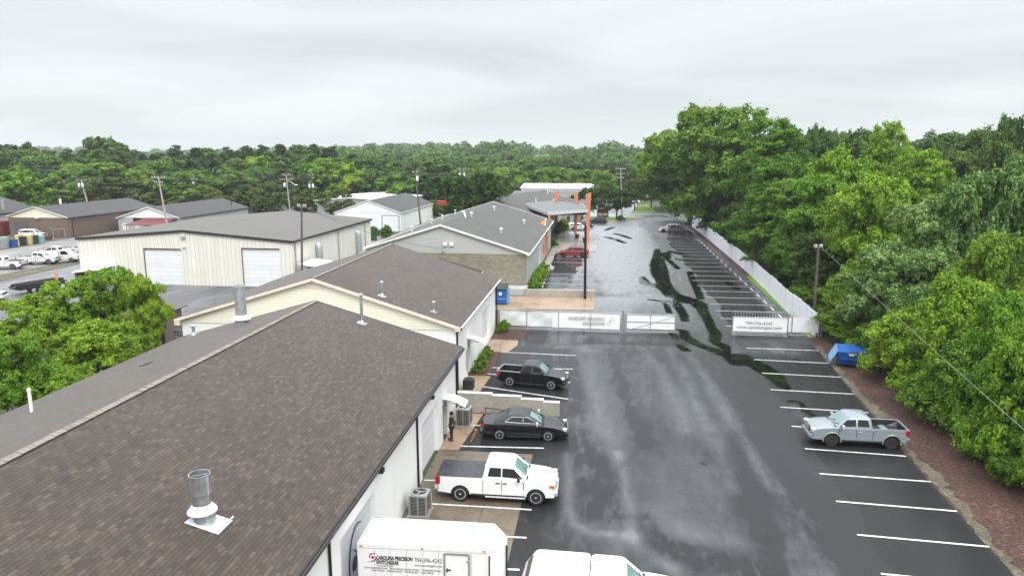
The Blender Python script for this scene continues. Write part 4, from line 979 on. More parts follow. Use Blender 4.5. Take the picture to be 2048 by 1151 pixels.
b = MB(); b.box(-52.9, -52.5, DY0 - 0.2, DY0 - 0.005, 4.9, 5.05); b.build('wall_fitting', 'trim_white', D)
# lean-to box on the right wall
LT = thing('metal_shed', 'small pale metal shed against the right wall of the cream warehouse', 'shed', (-35.6, 86.5, 0))
b = MB(); b.box(-37.6, -33.2, 84.5, 89, 0, 2.3); b.build('wall', 'cream_metal', LT)
b = MB(); b.slab([(-37.7, 84.2, 3.0), (-33.0, 84.2, 2.4), (-33.0, 89.2, 2.4), (-37.7, 89.2, 3.0)], 0.1); b.build('roof', 'white_roof', LT)
# lean-to shed at the left of the warehouse front
LS = thing('lean_to_shed', 'small white roofed lean-to at the left corner of the cream warehouse', 'shed', (-64.9, 82, 0))
b = MB(); b.box(-67.0, -66.7, 82.0, 83.78, 0, 1.6); b.box(-63.6, -63.3, 82.0, 83.78, 0, 1.6); b.box(-66.7, -63.6, 83.5, 83.78, 0, 1.6); b.build('wall', 'wood_grey', LS)
b = MB(); b.slab([(-67.2, 81.6, 1.7), (-62.9, 81.6, 2.2), (-62.9, 83.75, 2.4), (-67.2, 83.75, 1.9)], 0.08); b.build('roof', 'white_roof', LS)
b = MB(); b.bar((-63.2, 81.8, 0), (-62.6, 81.8, 2.1), 0.1, 0.1); b.bar((-62.5, 81.8, 0), (-62.5, 83.6, 2.3), 0.1, 0.1); b.build('brace', 'rust', LS)

# --- E / E2 brown building and its dark neighbour, F white gabled, H white gabled, far white ones
def simple_gable(name, label, x0, x1, y0, y1, ze, xm, zm, wall, gable, roof, ov=0.3, gable_trim=None, loc=None):
    o = thing(name, label, 'building', ((x0 + x1) / 2, (y0 + y1) / 2, 0))
    s = (zm - ze) / ((x1 + ov) - xm); zf = lambda x: zm - s * abs(x - xm)
    b = MB(); b.box(x0, x1, y0, y1, 0, ze - 0.1)
    b.build('wall', wall, o)
    b = MB(); b.prism([(x0 - ov, ze - 0.1), (x1 + ov, ze - 0.1), (xm, zm - 0.1)], y0 - 0.05, y1 + 0.05, 'y'); b.build('gable_wall', gable, o)
    rf = gable_roof(o, 0, 0, x0 - ov, x1 + ov, zf(x0 - ov), zf(x1 + ov), xm, zm, y0 - ov, y1 + ov, roof, 0.12)
    b = MB()
    b.bar((x1 + ov, y0 - ov - 0.03, zf(x1 + ov) - 0.06), (xm, y0 - ov - 0.03, zm - 0.06), 0.06, 0.16); b.bar((x0 - ov, y0 - ov - 0.03, zf(x0 - ov) - 0.06), (xm, y0 - ov - 0.03, zm - 0.06), 0.06, 0.16)
    b.build('rake_trim', gable_trim or gable, o)
    b = MB(); b.box(x1 + ov, x1 + ov + 0.1, y0, y1, zf(x1 + ov) - 0.14, zf(x1 + ov)); b.build('gutter', gable_trim or 'trim_dark', o)
    return o, rf
M['gable_cream'] = plain('cream gable panel', (0.72, 0.68, 0.56), 0.5, var=0.03)
M['gable_pure'] = plain('white gable panel', (0.78, 0.78, 0.78), 0.5, var=0.03)
o, rf = simple_gable('workshop_building', 'brown block workshop with cream gable and dark grey roof at far left', -119.5, -106.3, 130, 158.6, 4.05, -113.2, 6.2, 'brown_wall', 'gable_cream', 'shingle_dark')
b = MB(); b.box(-118.4, -115.3, 129.9, 129.97, 0, 3.35); b.build('roller_door', 'door_grey', o)
b = MB(); b.box(-109.5, -108.0, 129.92, 129.97, 0, 2.4); b.build('boarded_door', 'brown_wall', o)
for yy in (131, 148): b = MB(); b.box(-106.28, -106.15, yy, yy + 0.12, 0, 3.9); b.build('downspout', 'rust', o)
b = MB(); b.box(-113.3, -112.5, 129.6, 129.9, 3.75, 4.0); b.build('wall_light', 'lamp_clear', o)
for x, y in ((-113.3, 137),): b = MB(); b.tube([(x, y, 6), (x, y, 7.3)], 0.22, 10); b.build('vent_pipe', 'trim_white', rf, off=wloc(o))
o, rf = simple_gable('workshop_building', 'dark roofed block building cut off by the left edge of the view', -147, -125.6, 122, 145, 4.3, -136, 7.6, 'block_grey', 'block_grey', 'shingle_dark')
b = MB(); b.tube([(-127.3, 137.5, 4.2), (-127.3, 137.5, 6.9)], 0.32, 10); b.build('vent_pipe', 'galv_dull', rf, off=wloc(o), smooth=40)
b = MB(); b.box(-125.5, -122.6, 131.5, 133.9, 0, 2.9); b.build('porch', 'red_roof', o)
o, rf = simple_gable('workshop_building', 'white gabled workshop with grey block walls and dark red awning', -103.9, -89.7, 141.6, 171.8, 3.15, -96.57, 5.45, 'block_grey', 'gable_pure', 'shingle_dark')
b = MB(); b.box(-102.9, -101.6, 141.45, 141.58, 0.2, 1.8); b.build('door', 'trim_white', o)
b = MB(); b.box(-99.9, -97.6, 141.45, 141.58, 0, 2.2); b.build('roller_door', 'gable_pure', o)
b = MB(); b.box(-100.3, -97.0, 141.47, 141.58, 2.25, 3.0); b.build('window', 'glass', o)
b = MB(); b.slab([(-97.4, 141.5, 3.1), (-90.0, 141.5, 3.1), (-91.2, 137.5, 1.9), (-99.8, 137.5, 1.9)], 0.12); b.build('awning', 'red_roof', o)
b = MB(); b.tube([(-99.3, 137.8, 0), (-99.3, 137.8, 1.8)], 0.07, 6); b.tube([(-92.0, 137.8, 0), (-92.0, 137.8, 1.8)], 0.07, 6); b.build('awning_post', 'trim_dark', o)
b = MB(); b.tube([(-97, 165, 5.2), (-97, 165, 6.4)], 0.25, 8); b.build('vent_pipe', 'trim_dark', rf, off=wloc(o))
b = MB(); b.tube([(-92, 168, 3.6), (-92, 168, 5.4)], 0.08, 8); b.build('vent_pipe', 'trim_dark', rf, off=wloc(o))
H_, rf = simple_gable('workshop_building', 'white metal gabled building with dark grey roof and white roller door in the middle distance', -57.9, -43.0, 149.2, 179.9, 4.1, -50.3, 6.7, 'white_metal', 'white_metal', 'shingle_dark', 0.2, 'trim_white')
b = MB(); b.box(-47.05, -43.5, 149.05, 149.17, 0, 3.45); d = b.build('roller_door', 'door_white', H_)
b = MB(); b.box(-47.25, -47.05, 149.0, 149.17, 0, 3.6); b.box(-43.5, -43.35, 149.0, 149.17, 0, 3.6); b.box(-47.05, -43.5, 149.0, 149.17, 3.45, 3.6); b.build('door_frame', 'galv_dull', d, off=wloc(H_))
# wide white roof behind
q0, q1, q2 = PY(628, 402, 186), PY(700, 395.5, 186), PY(752, 402, 186); q3 = PX(770, 381.5, q1.x)
o, rf = simple_gable('storage_building', 'low building with very wide bright white metal roof behind the pine poles', q0.x, q2.x + 5, 186.4, min(q3.y, 226), (q0.z + q2.z) / 2, q1.x, q1.z, 'block_grey', 'block_grey', 'white_roof', 0.3, 'white_roof')
o = thing('house', 'small grey house with brick chimney half hidden by trees behind the workshops', 'house', (-100, 208, 0))
b = MB(); b.box(-105, -93, 203, 212, 0, 3.2); b.build('wall', 'block_grey', o)
b = MB(); b.prism([(202.4, 3.1), (212.6, 3.1), (207.5, 6.1)], -105.4, -92.6, 'x'); rf = b.build('roof', 'metal_roof', o)
b = MB(); b.box(-94.6, -93.8, 206.8, 207.8, 4, 7.3); b.build('chimney', 'brick', rf, off=wloc(o))
for nm, lab, pts4, zt in (('storage_building', 'long flat white roofed building beyond the entrance canopy, farthest of three', [(-27, 240), (-3, 240), (-3, 262), (-27, 262)], 5.2),
                          ('storage_building', 'pale grey flat roofed building beyond the entrance canopy, between two white roofs', [(-26, 206), (-4.5, 206), (-4.5, 226), (-26, 226)], 4.4)):
    cx_ = sum(p[0] for p in pts4) / 4; cy_ = sum(p[1] for p in pts4) / 4
    o = thing(nm, lab, 'building', (cx_, cy_, 0))
    b = MB(); b.prism(pts4, 0, zt - 0.2, 'z'); b.build('wall', 'block_grey' if zt < 5 else 'white_metal', o)
    x0_, x1_, y0_, y1_ = pts4[0][0] - 0.4, pts4[1][0] + 0.4, pts4[0][1] - 0.4, pts4[2][1] + 0.4; ym_ = (y0_ + y1_) / 2
    b = MB(); b.slab([(x0_, y0_, zt), (x1_, y0_, zt), (x1_, ym_, zt + 1.2), (x0_, ym_, zt + 1.2)], 0.2); b.slab([(x0_, ym_, zt + 1.2), (x1_, ym_, zt + 1.2), (x1_, y1_, zt), (x0_, y1_, zt)], 0.2)
    b.build('roof', 'white_roof' if zt > 5 else 'metal_roof', o)
# wooden shed behind the near tree and the timber heap
SH = thing('wooden_shed', 'narrow grey board shed with pale roof beside the near leafy tree', 'shed', (-38.2, 56, 0))
b = MB(); b.box(-39.5, -36.9, 54.6, 57.4, 0, 3.3); b.build('wall', 'wood_grey', SH)
b = MB(); b.slab([(-40.4, 54.2, 3.4), (-38.9, 54.2, 4.1), (-38.9, 57.8, 4.1), (-40.4, 57.8, 3.4)], 0.08); b.slab([(-38.9, 54.2, 4.1), (-36.5, 54.2, 3.35), (-36.5, 57.8, 3.35), (-38.9, 57.8, 4.1)], 0.08); b.build('roof', 'metal_roof', SH)
b = MB(); b.box(-36.98, -36.85, 54.5, 54.62, 0, 3.4); b.box(-39.5, -36.9, 54.52, 54.59, 1.6, 1.7); b.build('frame', 'trim_dark', SH)
LP = thing('scrap_pile', 'heap of timber, pipes and scrap metal between shed and cream gable', 'scrap', (-34.9, 57, 0))
rr = random.Random(11)
b = MB()
for i in range(16): x = -36.2 + rr.random() * 3.6; y = 55.5 + rr.random() * 3; z = 0.2 + rr.random() * 1.3; a = rr.uniform(-0.5, 0.5); b.bar((x - 1.2, y - a, z), (x + 1.2, y + a, z + rr.uniform(-0.3, 0.3)), 0.12, 0.08)
b.build('beam', 'galv_dull', LP)
b = MB()
for i in range(12): x = -36 + rr.random() * 3.2; y = 58 + rr.random() * 2; z = 1.5 + rr.random() * 0.5; b.tube([(x - 0.4, y, z), (x + 0.5, y + 0.2, z + rr.uniform(-0.1, 0.2))], 0.22, 9)
b.build('log', 'rust', LP)
b = MB()
for i in range(4): x = -35.9 + i * 0.9; b.tube([(x, 56.0, 0), (x + 0.1, 56.0, 1.6)], 0.05, 6); b.tube([(x, 56, 0.2), (x + 0.8, 56, 1.5)], 0.05, 6)
b.build('rack', 'galv', LP)
# ------------------------------------------------------------------ vehicles
def interp(tab, x):
    for (a, fa), (b_, fb) in zip(tab[:-1], tab[1:]):
        if x <= b_: return fa + (fb - fa) * (x - a) / (b_ - a) if b_ > a else fb
    return tab[-1][1]

def arch(xc, r, zb, n=10):
    """points of a wheel arch cut, going from front to rear along the sill"""
    a0 = math.asin(max(-1, min(1, (zb - WZ) / r)))
    return [(xc + r * math.cos(a0 + (math.pi - 2 * a0) * i / n), WZ + r * math.sin(a0 + (math.pi - 2 * a0) * i / n)) for i in range(n + 1)]
WZ = 0.36
def wheel(root, x, y, r, w, rimmat, spokes, side, name='wheel'):
    """tyre with its rim as a sub-part"""
    b = MB(); s = side
    b.lathe([(r * 0.66, y - w / 2), (r * 0.93, y - w / 2), (r, y - w / 2 + 0.035), (r, y + w / 2 - 0.035), (r * 0.93, y + w / 2), (r * 0.66, y + w / 2)], 30, (x, 0, r), 'y')
    t = b.build(name, 'rubber', root, world=False, smooth=40)
    b = MB(); yo = y + s * (w / 2 + 0.004)
    b.lathe([(r * 0.68, yo), (r * 0.60, yo + s * 0.004), (r * 0.60, yo - s * 0.07)], 28, (x, 0, r), 'y', cap=False)
    for k in range(spokes):
        a = 2 * math.pi * k / spokes + 0.2
        c_, s_ = math.cos(a), math.sin(a)
        b.bar((x + c_ * r * 0.12, yo - s * 0.02, r + s_ * r * 0.12), (x + c_ * r * 0.63, yo - s * 0.03, r + s_ * r * 0.63), r * (1.05 / spokes), 0.03, up=(0, 1, 0))
    b.lathe([(0.0, yo + s * 0.0), (r * 0.16, yo - s * 0.005), (r * 0.17, yo - s * 0.05)], 16, (x, 0, r), 'y', cap=False)
    b.build('rim', rimmat, t, world=False, smooth=35)
    b = MB(); b.lathe([(r * 0.62, yo - s * 0.075), (0.0, yo - s * 0.075)], 24, (x, 0, r), 'y', cap=False); b.build('brake_disc', 'dark_plastic', t, world=False)
    return t

def vehicle(name, label, loc, rz, sp, group=None):
    """sp: dictionary of the vehicle's measures. x forward, origin on the ground amidships"""
    global WZ
    root = thing(name, label, sp.get('cat', 'car'), loc, rz, group)
    Lh = sp['L'] / 2; W = sp['W'] / 2; pm = sp['paint']; r = sp['wr']; WZ = r
    xr, xf = sp['axles']; zb = sp['sill']
    prof = sp['top']                      # (x, z) from the rear end along the top to the front end, outside the cabin
    bot = [(Lh - 0.10, zb + 0.02)] + arch(xf, r + 0.07, zb) + arch(xr, r + 0.07, zb) + [(-Lh + 0.10, zb + 0.06)]
    def sil(t):
        out = []
        for x, z in prof:
            ztop = z - sp.get('crown', 0.05) * t ** 3 if z > zb + 0.35 else z
            if sp.get('bed') and sp['bed'][0] + 0.001 < x < sp['bed'][1] - 0.001 and t > 0.88: ztop = sp['rail']
            k = 1 - sp.get('round', 0.06) * t ** 4 * (abs(x) / Lh) ** 6
            out.append((x * k, ztop))
        return out + bot
    fr = [0.0, 0.45, 0.75, 0.87, 0.905, 0.97, 1.0]
    rings = []
    for sgn, seq in ((-1, reversed(fr)), (1, fr[1:])):
        for t in seq: rings.append((sgn * t, sil(t)))
    b = MB(); k = len(rings[0][1]); vs = []
    tumble = sp.get('tumble', 0.03)
    for t, s_ in rings:
        for x, z in s_:
            taper = 1 - sp.get('plan', 0.05) * max(0.0, (abs(x) / Lh - 0.72) / 0.28) ** 2
            yy = t * W * taper
            if abs(t) > 0.9: yy *= 1 - tumble * max(0, (z - 0.75)) / 0.5 - 0.02 * max(0, (0.6 - z)) / 0.3
            vs.append((x, yy, z))
    fs = []
    for i in range(len(rings) - 1):
        for j in range(k): j2 = (j + 1) % k; fs.append((i * k + j, i * k + j2, (i + 1) * k + j2, (i + 1) * k + j))
    fs.append(tuple(range(k))); fs.append(tuple(len(vs) - 1 - j for j in range(k)))
    b.add(vs, fs)
    body = b.build('body', [pm], root, world=False, smooth=28)
    # dark inner wheel wells and underside
    b = MB(); b.box(-Lh + 0.25, Lh - 0.3, -W * 0.80, W * 0.80, zb - 0.08, zb + 0.38); b.build('underbody', 'dark_plastic', root, world=False)
    # bed floor colour
    if sp.get('bed'):
        x0, x1 = sp['bed']; zf = sp['bedfloor']; w_ = W * 0.865
        b = MB(); b.box(x0 + 0.04, x1 - 0.03, -w_, w_, zf + 0.005, zf + 0.015)
        b.box(x0 + 0.03, x0 + 0.045, -w_, w_, zf, sp['rail'] - 0.03); b.box(x1 - 0.045, x1 - 0.03, -w_, w_, zf, sp['rail'] - 0.03)
        b.box(x0 + 0.04, x1 - 0.03, w_ - 0.012, w_ + 0.005, zf, sp['rail'] - 0.03); b.box(x0 + 0.04, x1 - 0.03, -w_ - 0.005, -w_ + 0.012, zf, sp['rail'] - 0.03)
        b.build('bed_liner', 'dark_plastic', root, world=False)
        if sp.get('railtrim'):
            b = MB()
            for s in (-1, 1): b.bar((x0 - 0.02, s * W * 0.90, sp['rail'] + 0.0), (x1, s * W * 0.90, sp['rail'] + 0.0), 0.10, 0.035)
            b.bar((x0 - 0.03, -W * 0.9, sp['rail'] + 0.0), (x0 - 0.03, W * 0.9, sp['rail'] + 0.0), 0.08, 0.035)
            b.build('bed_rail', sp['railtrim'], root, world=False)
    # cabin: stacked rounded rings
    cb = sp['cab']                        # list of (z, x_rear, x_front, half width, corner radius)
    vs = []; nc = 5; rk = []
    for z, xa, xb, hw, cr_ in cb:
        ring = []
        for cx, cy, a0 in ((xb - cr_, hw - cr_, 0), (xa + cr_, hw - cr_, 90), (xa + cr_, -hw + cr_, 180), (xb - cr_, -hw + cr_, 270)):
            for q_ in range(nc + 1):
                a = R(a0 + 90 * q_ / nc); ring.append((cx + cr_ * math.cos(a), cy + cr_ * math.sin(a), z))
        rk.append(len(ring)); vs += ring
    kk = rk[0]; fs = [(i * kk + j, i * kk + (j + 1) % kk, (i + 1) * kk + (j + 1) % kk, (i + 1) * kk + j) for i in range(len(cb) - 1) for j in range(kk)]
    fs.append(tuple(range(kk - 1, -1, -1))); fs.append(tuple((len(cb) - 1) * kk + j for j in range(kk)))
    b = MB(); b.add(vs, fs); b.build('cabin', pm, root, world=False, smooth=38)
    hwf = [(c[0], c[3]) for c in cb]; xff = [(c[0], c[2]) for c in cb]; xrf = [(c[0], c[1]) for c in cb]
    # side glass
    for s in (-1, 1):
        for poly in sp['glass']:
            b = MB(); out = [(x, s * (interp(hwf, z) + 0.006), z) for x, z in poly]; inn = [(x, s * (interp(hwf, z) - 0.03), z) for x, z in poly]
            n_ = len(poly); b.add(out + inn, [tuple(range(n_)), tuple(range(2 * n_ - 1, n_ - 1, -1))] + [(i, n_ + i, n_ + (i + 1) % n_, (i + 1) % n_) for i in range(n_)])
            b.build('side_window', sp.get('glassmat', 'glass'), root, world=False)
            if sp.get('brightline'):
                b = MB(); b.tube([(x, s * (interp(hwf, z) + 0.012), z) for x, z in poly] + [(poly[0][0], s * (interp(hwf, poly[0][1]) + 0.012), poly[0][1])], 0.014, 5); b.build('window_trim', 'chrome', root, world=False)
    # windscreen and rear glass
    def screen(nm, tab, za, zb_, ins, sg, mat):
        b = MB(); n_ = 6; rows = []
        for z in (za, (za + zb_) / 2, zb_):
            hw = interp(hwf, z) - ins; x = interp(tab, z)
            rows.append([(x + sg * (0.010 - 0.05 * abs(2 * j / n_ - 1) ** 6), -hw + 2 * hw * j / n_, z) for j in range(n_ + 1)])
        for ra, rb in zip(rows[:-1], rows[1:]):
            for j in range(n_): b.add([ra[j], ra[j + 1], rb[j + 1], rb[j]], [(0, 1, 2, 3)])
        b.build(nm, mat, root, world=False, smooth=60)
    za, zt = sp['wind']; screen('windshield', xff, za, zt, 0.10, 1, sp.get('windmat', 'glass_teal'))
    za, zt = sp.get('rearglass', sp['wind']); screen('rear_window', xrf, za, zt, 0.14, -1, 'glass')
    b = MB(); zc0 = cb[0][0] + 0.02; b.box(interp(xff, zc0) - 0.10, interp(xff, zc0) + 0.06, -interp(hwf, zc0) + 0.14, interp(hwf, zc0) - 0.14, zc0 - 0.02, zc0 + 0.035)
    b.bar((interp(xff, zc0) + 0.05, -0.5, zc0 + 0.05), (interp(xff, zc0 + 0.2) + 0.03, 0.05, zc0 + 0.2), 0.02, 0.02); b.bar((interp(xff, zc0) + 0.05, 0.1, zc0 + 0.05), (interp(xff, zc0 + 0.2) + 0.03, 0.62, zc0 + 0.2), 0.02, 0.02); b.build('wiper_cowl', 'dark_plastic', root, world=False)
    # wheels
    tw = 0.24
    for x in (xr, xf):
        for s in (-1, 1): wheel(root, x, s * (W - tw / 2 - 0.015), r, tw, sp['rim'], sp['spokes'], s)
    # lamps, mirrors, handles, grille, bumpers, seams
    zl = sp['lampz']; zt_ = sp['tailz']; tap = 1 - sp.get('plan', 0.05)
    for s in (-1, 1):
        b = MB(); b.box(Lh - 0.30, Lh - 0.035, s * W * 0.60, s * W * tap * 0.985, zl - 0.09, zl + 0.09); h = b.build('headlight', 'lamp_clear', root, world=False, bevel=0.03)
        if sp.get('amber'): b = MB(); b.box(Lh - 0.36, Lh - 0.14, s * W * 0.90, s * (W * tap + 0.02), zl - 0.10, zl + 0.06); b.build('turn_signal', 'lamp_amber', h, world=False, bevel=0.02)
        b = MB(); b.box(-Lh + 0.0, -Lh + 0.24, s * W * 0.91, s * (W * tap + 0.012), zt_ - sp.get('tailh', 0.14), zt_ + sp.get('tailh', 0.14)); b.build('taillight', 'lamp_red', root, world=False, bevel=0.02)
        mx = sp['mirror']; zm = cb[0][0] + 0.10
        b = MB(); b.bar((mx, s * (W - 0.14), zm), (mx, s * (W + 0.02), zm + 0.03), 0.05, 0.04); b.box(mx - 0.06, mx + 0.06, s * (W + 0.0), s * (W + 0.24), zm - 0.05, zm + 0.16); b.build('mirror', sp.get('mirmat', pm), root, world=False, bevel=0.03)
        for hx in sp['handles']:
            b = MB(); b.box(hx - 0.10, hx + 0.10, s * (W * 0.985), s * (W + 0.012), cb[0][0] - 0.17, cb[0][0] - 0.13); b.build('door_handle', sp.get('hmat', pm), root, world=False)
        b = MB()
        for sx in sp['seams']: b.box(sx - 0.012, sx + 0.012, s * W * 0.94, s * (W * 0.998), zb + 0.10, cb[0][0] - 0.05)
        b.build('door_seam', 'dark_plastic', root, world=False)
        b = MB(); b.box(xr + r + 0.12, xf - r - 0.12, s * W * 0.93, s * (W * 0.992), zb - 0.05, zb + 0.05); b.build('rocker_trim', 'dark_plastic', root, world=False)
        if sp.get('step'): b = MB(); b.tube([(sp['step'][0], s * (W - 0.02), zb - 0.08), (sp['step'][1], s * (W - 0.02), zb - 0.08)], 0.05, 8); b.build('side_step', 'chrome', root, world=False)
        if sp.get('flare'):
            for ax in (xr, xf):
                b = MB(); pts = [(ax + (r + 0.10) * math.cos(R(a)), s * (W + 0.012), r + (r + 0.10) * math.sin(R(a))) for a in range(-8, 189, 14)]; b.tube(pts, 0.045, 6); b.build('fender_flare', sp['flare'], root, world=False, smooth=60)
    b = MB(); b.box(Lh - 0.07, Lh + 0.0, -W * 0.52, W * 0.52, zl - 0.20, zl + 0.10)
    g_ = b.build('grille', sp.get('grille', 'dark_plastic'), root, world=False, bevel=0.02)
    b = MB()
    for i in range(3): b.box(Lh - 0.005, Lh + 0.02, -W * 0.48, W * 0.48, zl - 0.14 + i * 0.09, zl - 0.12 + i * 0.09)
    b.build('grille_bar', 'chrome', g_, world=False)
    b = MB(); b.box(Lh - 0.20, Lh + 0.05, -W * 0.86, W * 0.86, zb + 0.02, zb + 0.24); b.build('front_bumper', sp.get('bump', pm), root, world=False, bevel=0.05)
    b = MB(); b.box(-Lh - 0.08, -Lh + 0.18, -W * 0.88, W * 0.88, zb + 0.08, zb + 0.26); b.build('rear_bumper', sp.get('rbump', sp.get('bump', pm)), root, world=False, bevel=0.05)
    return root

def pickup_spec(L_, W_, H_, paint, cabx, hood, rail, **kw):
    """cabx: rear and front of the cabin base; open bed behind it"""
    h = L_ / 2; ca, cbx = cabx
    bed = (-h + 0.07, ca - 0.05)
    belt = kw.get('belt', rail)
    sp = dict(L=L_, W=W_, paint=paint, wr=kw.get('wr', 0.40), sill=kw.get('sill', 0.42), axles=kw['axles'],
              top=[(-h, kw.get('sill', 0.42) + 0.2), (-h + 0.0, rail - 0.02), (-h + 0.065, rail), (-h + 0.085, kw['floor']), (ca - 0.065, kw['floor']), (ca - 0.045, rail), (ca + 0.2, belt), (cbx - 0.02, belt),
                   (cbx + 0.12, hood + 0.05), (h - 0.75, hood), (h - 0.28, hood - 0.07), (h - 0.07, hood - 0.22), (h - 0.0, hood - 0.42), (h - 0.02, kw.get('sill', 0.42) + 0.1)],
              bed=bed, rail=rail, bedfloor=kw['floor'],
              cab=[(belt - 0.06, ca, cbx + 0.02, W_ / 2 - 0.03, 0.12), (H_ - 0.10, ca + 0.10, cbx - 0.66, W_ / 2 - 0.18, 0.14), (H_ - 0.035, ca + 0.17, cbx - 0.78, W_ / 2 - 0.25, 0.16), (H_, ca + 0.34, cbx - 0.98, W_ / 2 - 0.42, 0.18)],
              wind=(belt + 0.03, H_ - 0.13), rearglass=(belt + 0.08, H_ - 0.20), cat='pickup truck')
    sp.update(kw); return sp

white_truck = pickup_spec(5.9, 2.0, 1.93, 'paint_white', (-0.62, 1.52), 1.22, 1.25, axles=(-1.72, 1.97), floor=1.235, belt=1.27, wr=0.40,
    glass=[[(-0.38, 1.36), (0.28, 1.36), (0.28, 1.78), (-0.28, 1.78)], [(0.33, 1.36), (1.34, 1.31), (0.88, 1.76), (0.33, 1.78)]],
    rim='chrome', spokes=6, lampz=1.0, tailz=1.05, tailh=0.2, mirror=1.15, mirmat='black', hmat='black', handles=[0.12, 0.46], seams=[-0.60, 0.30, 1.38], step=(-0.5, 1.45), amber=True,
    bump='chrome', rbump='chrome', grille='galv_dull')
def place(u, v, z=0.0): return G(u, v, z)
def mid(a, b): return (a + b) / 2
wf, wr_ = G(1069, 1009), G(924, 1001)
ang = math.atan2((wf - wr_).y, (wf - wr_).x)
def at_wheels(uf, vf, ur, vr, W_, sp, near=-1):
    """place by the two near-side wheel contacts; near=-1: the side at local -y faces the camera"""
    f, r_ = G(uf, vf), G(ur, vr); a = math.atan2((f - r_).y, (f - r_).x)
    c = (f + r_) / 2; xm = (sp['axles'][0] + sp['axles'][1]) / 2
    side = Vector((-math.sin(a), math.cos(a), 0)) * (-near)
    c = c + side * (W_ / 2 - 0.1) - Vector((math.cos(a), math.sin(a), 0)) * xm
    return (c.x, c.y, 0.012), a
loc, a = at_wheels(1069, 1009, 924, 1001, 2.0, white_truck)
t = vehicle('pickup_truck', 'white extended cab pickup with black bed cover parked beside the air conditioner', loc, a, white_truck)
b = MB(); b.box(-2.93, -0.66, -0.93, 0.93, 1.245, 1.29); b.build('bed_cover', 'vinyl', t, world=False, bevel=0.02)

black_truck = pickup_spec(5.07, 1.84, 1.74, 'paint_black', (-0.75, 1.22), 1.08, 1.12, axles=(-1.53, 1.55), floor=0.72, belt=1.14, wr=0.38, sill=0.36,
    glass=[[(-0.58, 1.22), (0.08, 1.22), (0.08, 1.60), (-0.45, 1.60)], [(0.16, 1.22), (1.05, 1.18), (0.62, 1.58), (0.16, 1.60)]],
    rim='chrome', spokes=10, lampz=0.86, tailz=0.92, tailh=0.15, mirror=0.92, handles=[-0.05, 0.32], seams=[-0.72, 0.12, 1.06], railtrim='galv_dull', bump='dark_plastic', windmat='glass_teal')
loc, a = at_wheels(1105, 780, 1017, 772, 1.84, black_truck)
t = vehicle('pickup_truck', 'small black crew cab pickup with open bed parked beside the mulch bed', loc, a, black_truck)
b = MB(); b.add([(-0.45, 0, 1.742), (-0.33, 0, 1.742), (-0.46, 0, 1.83), (-0.39, 0.03, 1.742), (-0.39, -0.03, 1.742)], [(0, 3, 2), (3, 1, 2), (1, 4, 2), (4, 0, 2)]); b.build('antenna', 'paint_black', t, world=False)

grey_truck = pickup_spec(5.39, 1.9, 1.80, 'paint_grey', (-0.72, 1.30), 1.14, 1.16, axles=(-1.75, 1.52), floor=0.72, belt=1.18, wr=0.39, sill=0.42,
    glass=[[(-0.50, 1.27), (0.14, 1.27), (0.14, 1.66), (-0.42, 1.66)], [(0.24, 1.27), (1.12, 1.23), (0.70, 1.62), (0.24, 1.66)]],
    rim='rim_dark', spokes=6, lampz=0.95, tailz=1.0, tailh=0.16, mirror=0.98, handles=[0.0, 0.52], seams=[-0.70, 0.19, 1.16], mirmat='chrome', hmat='chrome', railtrim='paint_grey', flare='paint_grey', bump='paint_grey')
loc, a = at_wheels(1660, 892, 1782, 898, 1.9, grey_truck, near=1)
vehicle('pickup_truck', 'light grey crew cab pickup with open bed backed up to the mulch on the right', loc, a, grey_truck)

# white pickup with a camper shell, nearest the camera
shell_truck = pickup_spec(5.9, 2.0, 1.98, 'paint_white', (-0.52, 1.50), 1.24, 1.26, axles=(-1.75, 1.90), floor=1.22, belt=1.28, wr=0.40,
    glass=[[(-0.34, 1.37), (0.35, 1.37), (0.35, 1.83), (-0.26, 1.83)], [(0.43, 1.37), (1.30, 1.32), (0.86, 1.80), (0.43, 1.83)]],
    rim='chrome', spokes=5, lampz=1.0, tailz=1.05, tailh=0.2, mirror=1.12, mirmat='black', handles=[0.1, 0.5], seams=[-0.55, 0.39, 1.35], bump='chrome')
pA, pB = G(1083, 1097, 1.95), G(1265, 1112, 1.95)
ctr = G(1215, 1132, 1.95)
a = math.atan2((pB - pA).y, (pB - pA).x) - 0.0
ctr = (pA + pB) / 2 + Vector((math.sin(a), -math.cos(a), 0)) * 0.78
t = vehicle('pickup_truck', 'white pickup with white camper shell at the bottom edge beside the trailer', (ctr.x + 0.62 * math.cos(a), ctr.y + 0.62 * math.sin(a), 0.012), a, shell_truck)
def ring_stack(b, cb, nc=5):
    vs = []
    for z, xa, xb, hw, cr_ in cb:
        for cx, cy, a0 in ((xb - cr_, hw - cr_, 0), (xa + cr_, hw - cr_, 90), (xa + cr_, -hw + cr_, 180), (xb - cr_, -hw + cr_, 270)):
            for q_ in range(nc + 1): aa = R(a0 + 90 * q_ / nc); vs.append((cx + cr_ * math.cos(aa), cy + cr_ * math.sin(aa), z))
    kk = 4 * (nc + 1); fs = [(i * kk + j, i * kk + (j + 1) % kk, (i + 1) * kk + (j + 1) % kk, (i + 1) * kk + j) for i in range(len(cb) - 1) for j in range(kk)]
    fs.append(tuple(range(kk - 1, -1, -1))); fs.append(tuple((len(cb) - 1) * kk + j for j in range(kk))); b.add(vs, fs)
b = MB(); ring_stack(b, [(1.26, -2.93, -0.50, 0.97, 0.10), (1.86, -2.55, -0.46, 0.83, 0.12), (1.95, -2.46, -0.47, 0.76, 0.14), (1.985, -2.30, -0.50, 0.60, 0.16)]); sh = b.build('camper_shell', 'paint_white', t, world=False, smooth=38)
